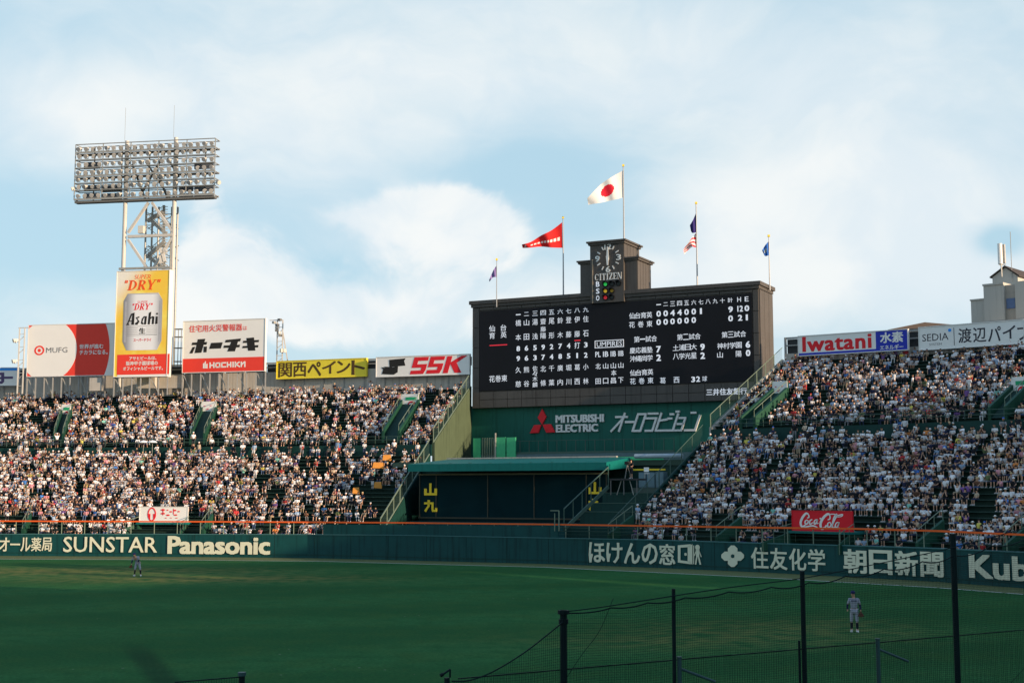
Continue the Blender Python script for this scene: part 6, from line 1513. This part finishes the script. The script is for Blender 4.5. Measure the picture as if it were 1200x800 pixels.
# ------------------------------------------------------------------ flags
def flag(name, label, px_, ytop, ybase, Y, cloth, colfn, mats, nu=40, nv=26, amp=.35, waves=2.0, c=0.0, pole_r=.09):
    p = at_y(px_, ybase, Y); pt_ = at_y(px_ - (0.3), ytop, Y)
    t = empty(name, p, label, 'flag')
    MB().tube(p - Vector((0, 0, .8)), Vector((p.x, p.y, pt_.z)), pole_r, pole_r * .6, n=10).build('pole', M_polewhite, t)
    MB().box((p.x, p.y, pt_.z + .1), (.22, .22, .22)).build('finial', M_gold, t)
    for top_, bot_ in cloth:
        tp_ = catm(top_, 10); bp_ = catm(bot_, 10)
        def samp(c_, u): q = u * (len(c_) - 1); i = min(int(q), len(c_) - 2); k_ = q - i; return (c_[i][0] * (1 - k_) + c_[i + 1][0] * k_, c_[i][1] * (1 - k_) + c_[i + 1][1] * k_)
        V, F, MI = [], [], []
        for i in range(nu + 1):
            u = i / nu; A, B = samp(tp_, u), samp(bp_, u)
            for j in range(nv + 1):
                v = j / nv; x_, y_ = A[0] * (1 - v) + B[0] * v, A[1] * (1 - v) + B[1] * v
                q = at_y(x_, y_, Y + amp * math.sin(u * waves * 2 * math.pi + v * 1.8) * min(1, u * 3)); V.append((q.x - p.x, q.y - p.y, q.z - p.z))
        for i in range(nu):
            for j in range(nv): F.append((i * (nv + 1) + j, (i + 1) * (nv + 1) + j, (i + 1) * (nv + 1) + j + 1, i * (nv + 1) + j + 1)); MI.append(colfn((i + .5) / nu, (j + .5) / nv))
        me = bpy.data.meshes.new('cloth'); me.from_pydata(V, [], F)
        for m_ in mats: me.materials.append(m_)
        me.polygons.foreach_set('material_index', MI); me.polygons.foreach_set('use_smooth', [True] * len(F)); me.update()
        new_obj('cloth', me, t)
    return t
def fmat(n, c): return mat('flag_' + n, c, .8, var=.03)
Fw, Fr_, Fn, Fb, Fp_, Fl = fmat('white', (.82, .80, .76)), fmat('red', (.72, .02, .04)), fmat('navy', (.03, .02, .14)), fmat('blue', (.03, .14, .50)), fmat('purple', (.22, .16, .38)), fmat('pale', (.35, .40, .42))
flag('white_flag', 'white flag with a red disc flying above the clock tower', 731.2, 195, 281.5, 148.5, [([(730.6, 199.6), (716, 208), (703, 217), (688.2, 232.5)], [(731.2, 231.2), (718, 234.5), (704, 237.5), (689.5, 240)])],
     lambda u, v: 1 if ((u - .47) * 1.45) ** 2 + (v - .5) ** 2 < .32 ** 2 * .72 else 0, [Fw, Fr_], amp=.12)
_pr = random.Random(5)
flag('red_pennant', 'red pennant with white lettering on the left scoreboard pole', 660.2, 256, 346.5, 152, [([(658.8, 260.5), (646, 270), (634, 276), (622, 283.5), (611.5, 286.5)], [(659.2, 290.4), (646, 290), (634, 289), (620, 290.3), (612.5, 290.6)])],
     lambda u, v: 1 if (.06 < u < .72 and .54 < v < .70 and (int(u * 40) % 3 != 2)) or (.84 < u < .90 and .4 < v < .75) else 0, [fmat('pennant_red', (.62, .02, .02)), Fw], amp=.25)
flag('small_purple_flag', 'small purple flag drooping on the leftmost scoreboard pole', 582.0, 305, 351.5, 154, [([(581.6, 311.5), (578, 317), (573.2, 328)], [(582.2, 324.6), (577.5, 325.2), (573.6, 330.3)])], lambda u, v: 0, [Fp_], nu=16, nv=8, amp=.15, pole_r=.06)
flag('striped_flag', 'drooping flag with navy upper part and red and white stripes right of the clock tower', 817.2, 239, 334, 147, [([(816.4, 247.5), (812.5, 257), (808.4, 264)], [(816.6, 272), (811.5, 273), (809.6, 270.6)]), ([(816.4, 272.2), (810, 280), (801, 292)], [(817.2, 290.2), (810, 290), (801.8, 298)])],
     lambda u, v: 0, [Fn], nu=20, nv=14, amp=.2, waves=1.3)
fl_ = bpy.data.objects[[o.name for o in bpy.data.objects if o.name.startswith('striped_flag')][0]]
cl2 = [o for o in fl_.children if o.name.startswith('cloth')][-1]
for m_ in (Fr_, Fw): cl2.data.materials.append(m_)
cl2.data.polygons.foreach_set('material_index', [1 + (int(((k % 14) + (k // 14) * .6) / 2.4) % 2) for k in range(len(cl2.data.polygons))])
flag('blue_flag', 'small blue flag with a pale emblem on the rightmost scoreboard pole', 902.0, 277.5, 331.5, 143, [([(901.4, 282.2), (897, 287), (893, 293.5)], [(901.8, 298.6), (897.5, 300.2), (895.8, 299.4)])], lambda u, v: 1 if (u - .55) ** 2 + (v - .5) ** 2 < .05 else 0, [Fb, Fl], nu=16, nv=12, amp=.15, pole_r=.07)
# ------------------------------------------------------------------ buildings beyond the right stand
def bld_frame(px, py, Y, ang): p = at_y(px, py, Y); return Frame(p, p + Vector((math.cos(ang), math.sin(ang), 0))), p.z
bd = empty('beige_building', at_y(1150, 420, 190), 'stepped beige concrete building behind the right bleachers', 'building')
ang = R(-42)
def blk(x0, yt, x1, Y, depth, nm='wall', zb=0, m=M_bldg, rows_=None):
    f, z = bld_frame(x0, yt, Y, ang); a1, _ = f.ab(x1, yt); MB().fbox(f, 0, a1, zb, z, -depth, 0).build(nm, m, bd); return f, z, a1
f, z, a1 = blk(1152.3, 335.2, 1176, 188, 14); MB().fbox(f, -.1, a1, z, z + .25, -14.2, .12).build('parapet', M_bldg, bd); MB().fbox(f, 0, a1, z - 5.0, z - 4.93, 0, .03).build('joint_line', M_greymetal, bd)
f2, z2, a2 = blk(1137.6, 352.6, 1153.5, 190, 12)
MB().fbox(f2, -.1, a2, z2, z2 + .2, -12.2, .12).build('parapet', M_bldg, bd)
MB().fbox(f, a1, a1 + 1.6, 0, z - .1, -14, -.6).build('recessed_wall', mat('beige_recess', (.36, .34, .30), .9), bd)
MB().fbox(f, a1 + .1, a1 + 1.3, z - 3.4, z - 2.0, -.6, -.5).build('window', mat('window_blue', (.10, .16, .30), .2), bd)
MB().fbox(f, a1 + 1.6, a1 + 14, 0, z + .15, -14, .1).build('wall', M_bldg, bd)
MB().fbox(f, a1 + 1.6, a1 + 14, z - 5.0, z - 4.93, .1, .13).build('joint_line', M_greymetal, bd)
fg, zg = bld_frame(1163.2, 333, 191, ang); ag, zr = fg.ab(1178, 313.5); ae, _ = fg.ab(1193, 333); _, ze = fg.ab(1163.2, 324.8)
mb = MB(); mb.prism(fg, [(0, zg - 1), (ae, zg - 1), (ae, ze - .2), (ag, zr), (0, ze)], -9, 0); mb.build('penthouse', M_bldg, bd)
mb = MB(); 
for (q0, q1) in (((-.3, ze - .1), (ag, zr + .12)), ((ag, zr + .12), (ae + .3, ze - .3))): mb.hexa([fg.p(q0[0], q0[1], .25), fg.p(q1[0], q1[1], .25), fg.p(q1[0], q1[1], -9.2), fg.p(q0[0], q0[1], -9.2)], [fg.p(q0[0], q0[1] + .16, .25), fg.p(q1[0], q1[1] + .16, .25), fg.p(q1[0], q1[1] + .16, -9.2), fg.p(q0[0], q0[1] + .16, -9.2)])
mb.build('roof', M_bldgroof, bd)
am = empty('antenna_mast', at_y(1173.5, 316, 189), 'white cylindrical antenna on the roof of the beige building', 'antenna'); p = wloc(am)
MB().tube(p + Vector((-.1, 0, .8)), p + Vector((-.1, 0, 3.7)), .32, n=10).build('antenna_drum', M_white, am); MB().tube(p + Vector((.5, .1, .9)), p + Vector((.5, .1, 3.6)), .22, n=8).build('antenna_drum', M_greymetal, am); MB().tube(p - Vector((0, 0, 1)), p + Vector((0, 0, 1)), .1).build('stem', M_steelgrey, am); MB().beam(p + Vector((-.3, 0, .7)), p + Vector((.6, 0, .7)), .12).build('bracket', M_steelgrey, am)
p = at_y(1185.5, 313, 189); q = at_y(1185, 271.5, 189); tag(MB().tube(p - Vector((0, 0, 2)), Vector((p.x, p.y, q.z)), .05, n=5).build('whip_antenna', M_steelgrey, None, loc=p), label='thin whip antenna on the roof ridge of the beige building', cat='antenna')
hb = empty('low_hall', at_y(1090, 400, 176), 'low hall with a dark shallow hipped roof peeping over the white board', 'building')
f, z = bld_frame(1046, 386.5, 180, R(-14)); a1, _ = f.ab(1150, 384); ak, zk = f.ab(1085.5, 373.2)
MB().fbox(f, 0, a1, 0, z, -16, 0).build('wall', M_bldg, hb)
mb = MB(); mb.v = [tuple(f.p(-.6, z, .5)), tuple(f.p(a1 + .6, z, .5)), tuple(f.p(a1 + .6, z, -16.5)), tuple(f.p(-.6, z, -16.5)), tuple(f.p(ak, zk, -4)), tuple(f.p(a1 - 1, zk - .2, -8))]; mb.f = [(0, 1, 5, 4), (1, 2, 5), (2, 3, 4, 5), (3, 0, 4), (0, 3, 2, 1)]
mb.build('roof', M_bldgroof, hb)
# ------------------------------------------------------------------ unseen stand on the near right, outline shaped to cast the field's shadows
UN = Vector((-SUN_H.y, SUN_H.x)); TAN = math.tan(SUN_EL)
def sunpt(t, u, z): return Vector((SUN_H.x * t + UN.x * u, SUN_H.y * t + UN.y * u, z))
GT = 80.0
SIL = [(-160, 20), (-60, 20), (40, 17.2), (60.5, 16.4), (62, 13.2), (72.6, 13.2), (72.9, 16.6), (74.3, 16.6), (74.6, 13.2), (77, 13.2), (78.5, 18.7), (82, 19.0), (83.3, 17.0), (98, 15.3), (101, 17.0), (104, 17.3), (112, 19), (121, 21)]  # shadow outline: dips light the grass patch, narrow bump shades the left fielder
gs = empty('shadow_stand', sunpt(GT, 0, 0), 'covered main grandstand curving round the near right side of the field', 'stand')
for i in range(len(SIL) - 1):
    (u0, w0), (u1, w1) = SIL[i], SIL[i + 1]; z0, z1 = w0 + TAN * GT, w1 + TAN * GT
    th_ = .4 if 83 <= u0 < 98 else (1.5 if 60 < u0 < 84 else 9)
    def wseg(ua, ub, la, lb, ha, hb):
        mb = MB(); mb.hexa([sunpt(GT, ua, la), sunpt(GT, ub, lb), sunpt(GT + th_, ub, lb), sunpt(GT + th_, ua, la)], [sunpt(GT, ua, ha), sunpt(GT, ub, hb), sunpt(GT + th_, ub, hb), sunpt(GT + th_, ua, ha)]); mb.build('shadow_wall', M_concrete, gs)
    if 83 <= u0 < 98:      # raking slit added to let a streak of sun through
        gp_ = lambda u: 8.72 + .665 * (u - 86.2) + TAN * GT
        wseg(u0, u1, 0, 0, gp_(u0) - .7, gp_(u1) - .7); wseg(u0, u1, min(gp_(u0) + .7, z0 - .1), min(gp_(u1) + .7, z1 - .1), z0, z1)
    else: wseg(u0, u1, 0, 0, z0, z1)
    if u1 <= 100:
        for k_ in range(6):
            zz_ = 4 + k_ * 3.2; d_ = 18 - k_ * 3; mb = MB(); mb.hexa([sunpt(GT - d_, u0, 0), sunpt(GT - d_, u1, 0), sunpt(GT, u1, 0), sunpt(GT, u0, 0)], [sunpt(GT - d_, u0, zz_), sunpt(GT - d_, u1, zz_), sunpt(GT, u1, zz_), sunpt(GT, u0, zz_)]) if k_ == 0 else mb.hexa([sunpt(GT - d_, u0, zz_ - 3.2), sunpt(GT - d_, u1, zz_ - 3.2), sunpt(GT - .01, u1, zz_ - 3.2), sunpt(GT - .01, u0, zz_ - 3.2)], [sunpt(GT - d_, u0, zz_), sunpt(GT - d_, u1, zz_), sunpt(GT - .01, u1, zz_), sunpt(GT - .01, u0, zz_)])
            mb.build('seating_tier', M_seatstep, gs)
# ------------------------------------------------------------------ protective net in the foreground
NA, NB = Vector((-0.75, 27.4, 0)), Vector((11.0, 35.0, 0)); FN = Frame(NA, NB)
nf = empty('net_fence', FN.p(2, 0), 'dark posts and rope hung net in the lower right foreground', 'fence')
def npole(px, py, r, dpx=0, name='net_post', m=M_post):
    a, z = FN.ab(px, py); MB().tube(FN.p(a, 0), FN.p(a, z), r, n=10).build(name, m, nf); return a, z
A1, Z1 = npole(660.3, 714.5, .075); npole(789.2, 689.5, .042); A3, Z3 = npole(940, 669, .055); A4, Z4 = npole(1116.5, 625, .075)
for px, py, lx, ly in ((796, 770.5, 827.5, 796.5), (1028.5, 749, 1053, 773)):
    a, z = npole(px, py, .05, name='short_post', m=M_posttop); p, q = FN.p(a, z - .22), FN.p(*FN.ab(lx, ly), .3); MB().tube(p, q, .03, n=8).build('outrigger_arm', M_posttop, nf)
    MB().tube(FN.p(a, z), FN.p(a, z + .03), .062, n=10).build('post_cap', M_posttop, nf)
npole(936.5, 750, .03, name='short_post'); a5, z5 = npole(523.8, 793.5, .055, name='short_post')
mb = MB(); h0 = FN.p(*FN.ab(525.8, 793), .05); h1 = FN.p(*FN.ab(526, 783.5), .05); h2 = FN.p(*FN.ab(518, 789), .05); mb.tube(h0, h1, .02, n=6).tube(h1, h2, .02, n=6).tube(h2, h2 + Vector((-.06, 0, -.03)), .04, n=6); mb.build('hook_arm', M_post, nf)
mb = MB(); tp_ = FN.p(A1, Z1 - .08); mb.tube(tp_ + Vector((0, 0, .0)), tp_ + Vector((0, 0, .08)), .12, n=8); mb.build('pulley', M_post, nf); MB().tube(FN.p(A1, Z1 - .28), FN.p(A1, Z1 - .18), .1, n=8).build('clamp', M_post, nf)
def rope(pts, r, nm='rope'):
    P = [FN.p(*FN.ab(*p), 0.08) for p in catm(pts, 6)]; mb = MB(); mb.poly_tube(P, r, 5); return mb.build(nm, M_post, nf)
TOPC = [(663, 715.5), (700, 711), (758, 702), (850, 688), (940, 676.5), (1030, 659), (1116, 640.5), (1210, 615)]
rope(TOPC, .012, 'top_cable')
rope([(527, 797), (548, 796), (575, 786), (610, 765), (640, 742), (657, 728)], .014, 'net_edge_rope')
# scalloped carrying rope
sc_p = []
hooks = [663, 716, 758, 802, 853, 903, 947, 990, 1035, 1080, 1116, 1160, 1205]
def topy(x): return float(np.interp(x, [p[0] for p in TOPC], [p[1] for p in TOPC]))
mb = MB(); prev = None; ropez = []
for i in range(len(hooks) - 1):
    x0, x1 = hooks[i], hooks[i + 1]
    for k_ in range(9):
        t_ = k_ / 8; x = x0 + (x1 - x0) * t_; lag = 2.2 + (x - 663) * .017
        y = topy(x) + lag + 16 * t_ * (1 - t_) * (.5 + (x - 663) / 700) + (x1 - x0) * 0
        p = FN.p(*FN.ab(x, y), .02); ropez.append((FN.ab(x, y)))
        if prev is not None and (p - prev).length > 1e-4: mb.tube(prev, p, .015, n=5)
        prev = p
mb.build('carrying_rope', M_post, nf)
ra = [q[0] for q in ropez]; rzz = [q[1] for q in ropez]
a_end = FN.ab(1210, 700)[0]
zrail = FN.ab(660, 785)[1]
mb = MB(); mv = MB(); cell = .052; wd = .0044
ea = [FN.ab(x, y) for x, y in ((527, 797), (548, 796), (575, 786), (610, 765), (640, 742), (657, 728))]
a = ea[0][0]
def ztop(a): return float(np.interp(a, [q[0] for q in ea], [q[1] for q in ea])) if a < A1 else float(np.interp(a, ra, rzz))
while a < a_end:
    z = ztop(a); x_off = .02 * math.sin(a * 2.3)
    mv.beam(FN.p(a, .9, x_off), FN.p(a + .01 * math.sin(a * 5), z, .02), wd); a += cell
z = .9
while z < Z4 + .4:
    lo = None; seg_ = []; a = ea[0][0]
    while a < a_end:
        sag = .03 * math.sin(a * 1.9 + z) 
        if ztop(a) > z + sag + .01: seg_.append(FN.p(a, z + sag, .02 + .02 * math.sin(a * 2.3)))
        else:
            if len(seg_) > 1:
                for p, q in zip(seg_[:-1], seg_[1:]): mb.beam(p, q, wd)
            seg_ = []
        a += .45
    if len(seg_) > 1:
        for p, q in zip(seg_[:-1], seg_[1:]): mb.beam(p, q, wd)
    z += cell
tag(mv.build('net', M_net, nf), kind='stuff'); tag(mb.build('net', M_net, nf), kind='stuff')
p0, p1 = FN.p(FN.ab(540, 795)[0], zrail, -.1), FN.p(a_end, zrail, -.1); MB().beam(p0, p1, .022).build('lower_rail', M_post, nf)
mb = MB(); a = FN.ab(540, 795)[0]
while a < a_end: mb.beam(FN.p(a, .9, -.1), FN.p(a, zrail, -.1), .0036); a += .075
tag(mb.build('lower_net', M_net, nf), kind='stuff')
rope([(716, 700.5), (700, 738), (680, 765), (662, 792)], .006, 'tie_cord'); rope([(1207, 770), (1190, 790), (1175, 806)], .006, 'tie_cord')
for i, (px, py) in enumerate(((283.5, 789.5),)):
    g_ = at_y(px, py, 27.0); n2 = empty('low_net_post', Vector((g_.x, g_.y, 0)), 'short dark post with a net rail at the bottom edge left of center', 'post')
    MB().tube((g_.x, g_.y, 0), (g_.x, g_.y, g_.z), .06, n=10).build('post', M_post, n2); MB().tube((g_.x, g_.y, g_.z - .03), (g_.x, g_.y, g_.z + .04), .08, n=10).build('cap', M_posttop, n2)
    e_ = at_y(205, 799, 26.2); MB().tube((g_.x, g_.y, g_.z - .05), tuple(e_), .012, n=5).build('rail', M_post, n2)
    mb = MB()
    for k_ in range(26): q = Vector((g_.x, g_.y, g_.z - .05)).lerp(e_, k_ / 26); mb.beam(q, (q.x, q.y, 1.0), .006)
    tag(mb.build('net', M_net, n2), kind='stuff')
# ------------------------------------------------------------------ fielders
def fielder(px, py, j, label, rz, bend, lettering=True, glove='r', scale=1.0):
    p = at_z(px, py, 0)
    body, shirt, tr, hats, sh = body_meshes(j, '_fielder', 2)
    o = new_obj('person', body); o.location = (p.x, p.y, .01); o.rotation_euler = (0, 0, rz); o.scale = (scale,) * 3; tag(o, label, 'person')
    def col(ob, c_): ob.color = (*c_, 1); return ob
    col(new_obj('jersey', shirt, o), (.30, .31, .37)); col(new_obj('trousers', tr, o), (.33, .34, .40)); col(new_obj('cap', hats['cap'], o), (.02, .02, .09)); col(new_obj('shoes', sh, o), (.78, .78, .78))
    def part(nm, nodes, edges, c_, sub=1):
        me = skin_mesh(nm, nodes, edges, sub); me.materials.append(M_cloth); return col(new_obj(nm, me, o), c_)
    L = lambda a, b, t: tuple(np.array(j[a]) * (1 - t) + np.array(j[b]) * t)
    for k in 'lr':
        part('undersleeve', [(L('sh' + k, 'el' + k, .65), .055), (j['el' + k], .047), (L('el' + k, 'ha' + k, .8), .038)], [(0, 1), (1, 2)], (.015, .018, .06))
        part('sock', [(L('kn' + k, 'an' + k, .15), .062), (L('kn' + k, 'an' + k, .5), .06), (L('kn' + k, 'an' + k, .97), .045)], [(0, 1), (1, 2)], (.015, .015, .03))
    pb = Vector(j['pel']); part('belt', [(tuple(pb + Vector((0, 0, .05))), (.172, .13)), (tuple(pb + Vector((0, 0, .09))), (.170, .13))], [(0, 1)], (.02, .02, .05), 1)
    g_ = Vector(j['ha' + glove]); d = (g_ - Vector(j['el' + glove])).normalized()
    nodes = [(tuple(g_), .045), (tuple(g_ + d * .08), (.09, .045))]; edges = [(0, 1)]
    for q in range(5):
        s_ = (q - 2) * .045; b_ = len(nodes); nodes += [(tuple(g_ + d * .14 + Vector((s_, -.02, 0))), .028), (tuple(g_ + d * (.25 - abs(q - 2) * .02) + Vector((s_ * 1.3, -.06, 0))), .022)]; edges += [(1, b_), (b_, b_ + 1)]
    part('fielding_glove', nodes, edges, (.09, .035, .02))
    if lettering:
        mb = MB(); c_ = Vector(j['chest'])
        for q in range(5): mb.box((c_.x - .09 + q * .045, c_.y - .155, c_.z + .02), (.03, .02, .045))
        col(mb.build('chest_lettering', M_cloth, o, None), (.02, .02, .08)); 
        ob = [c for c in o.children if c.name.startswith('chest_lettering')][0]
        ob.data.transform(Matrix.Translation(wloc(o)))
    return o
def with_fingers(j): return j
j1 = stand_pose('down', .05); j1['hal'] = (-.27, -.10, .86); j1['ell'] = (-.27, .02, 1.10); j1['elr'] = (.26, .0, 1.10); j1['har'] = (.27, -.10, .86); j1['head'] = (-.03, -.03, 1.60)
fielder(1001.5, 740, j1, 'fielder in grey uniform and navy cap seen through the net, glove at his side', R(-12), 0, glove='r', scale=1.04)
j2 = stand_pose('down', .02); j2.update({'pel': (.05, .06, .92), 'bel': (.02, 0, 1.06), 'chest': (-.06, -.14, 1.24), 'neck': (-.12, -.22, 1.36), 'head': (-.16, -.29, 1.47), 'shl': (-.24, -.16, 1.29), 'shr': (.12, -.12, 1.31), 'ell': (-.30, -.26, 1.02), 'hal': (-.33, -.34, .80), 'elr': (.16, -.22, 1.06), 'har': (.08, -.34, .90),
           'hipl': (-.04, .04, .88), 'hipr': (.14, .04, .88), 'knl': (-.10, -.06, .50), 'knr': (.24, -.04, .50), 'anl': (-.14, .0, .09), 'anr': (.28, .02, .09), 'toel': (-.18, -.16, .035), 'toer': (.32, -.14, .035)})
fielder(160, 674.6, j2, 'fielder in grey uniform bending forward in front of the SUNSTAR lettering', R(8), 1, lettering=False, glove='l', scale=1.06)
# ------------------------------------------------------------------ a few people and things one can tell apart in the stands
def on(S, px, py): a, v = S.find(px, py); return S.pt(a, v), a
p, a = on(SR, 748, 611); p.z = at_y(749, 614, p.y).z; person_at(p, 9, 'light blue', 'white', 2, 'standing person in pale clothes at the lower left corner of the right crowd', rz=.6)
for px, py, sh, lab in ((66, 527, 'white', 'standing person in white on the left walkway below the leftmost stairwell'), (462, 531, 'white', 'standing person in white by the wing wall of the left walkway'), (227, 527, 'white', 'standing person in white at the foot of the second left stairwell')):
    p, a = on(SL, px, py); person_at(p, 10 if px == 66 else 8, sh, 'dark', 2, lab, rz=facing(SL, a))
for i, (px, py) in enumerate(((168, 531), (179, 531))):
    p, a = on(SL, px, py); t = empty('parasol', p, ['left', 'right'][i] + ' one of two white parasols just below the left walkway', 'parasol', 'white parasols below the left walkway')
    MB().tube(p, p + Vector((0, 0, 1.9)), .02, n=6).build('shaft', M_steelgrey, t)
    mb = MB(); n_ = 12; top = p + Vector((0, 0, 1.95)); r1 = [p + Vector((math.cos(2 * math.pi * k / n_) * .32, math.sin(2 * math.pi * k / n_) * .32, 1.86)) for k in range(n_)]; r2 = [p + Vector((math.cos(2 * math.pi * k / n_) * .56, math.sin(2 * math.pi * k / n_) * .56, 1.66)) for k in range(n_)]
    for k in range(n_): mb.face([top, r1[k], r1[(k + 1) % n_]]); mb.face([r1[k], r2[k], r2[(k + 1) % n_], r1[(k + 1) % n_]])
    mb.build('canopy', M_white, t)
for i, (px, py, w_, lab) in enumerate(((443, 553, 1.2, 'large orange cloth by the sparse seats left of the wing wall'), (454, 545, .9, 'small orange cloth nearest the wing wall'), (417, 584, .7, 'orange bag low in the sparse rows of the left bleachers'), (443, 577, .8, 'orange bundle beside the sloping rail'))):
    p, a = on(SL, px, py); mb = MB(); h = .55
    V = [(-w_ / 2, -.2, .45), (w_ / 2, -.2, .40), (w_ / 2, .25, .55), (-w_ / 2, .25, .62), (-w_ * .42, -.1, .45 + h), (w_ * .4, -.12, .38 + h), (w_ * .38, .2, .5 + h), (-w_ * .4, .2, .6 + h * .8)]
    mb.v = [tuple(p + Vector(v)) for v in V]; mb.f = [(0, 3, 2, 1), (4, 5, 6, 7), (0, 1, 5, 4), (1, 2, 6, 5), (2, 3, 7, 6), (3, 0, 4, 7)]
    tag(mb.build('orange_cloth', mat('orange_fabric', (.62, .26, .05), .8), None, loc=p), label=lab, cat='cloth')
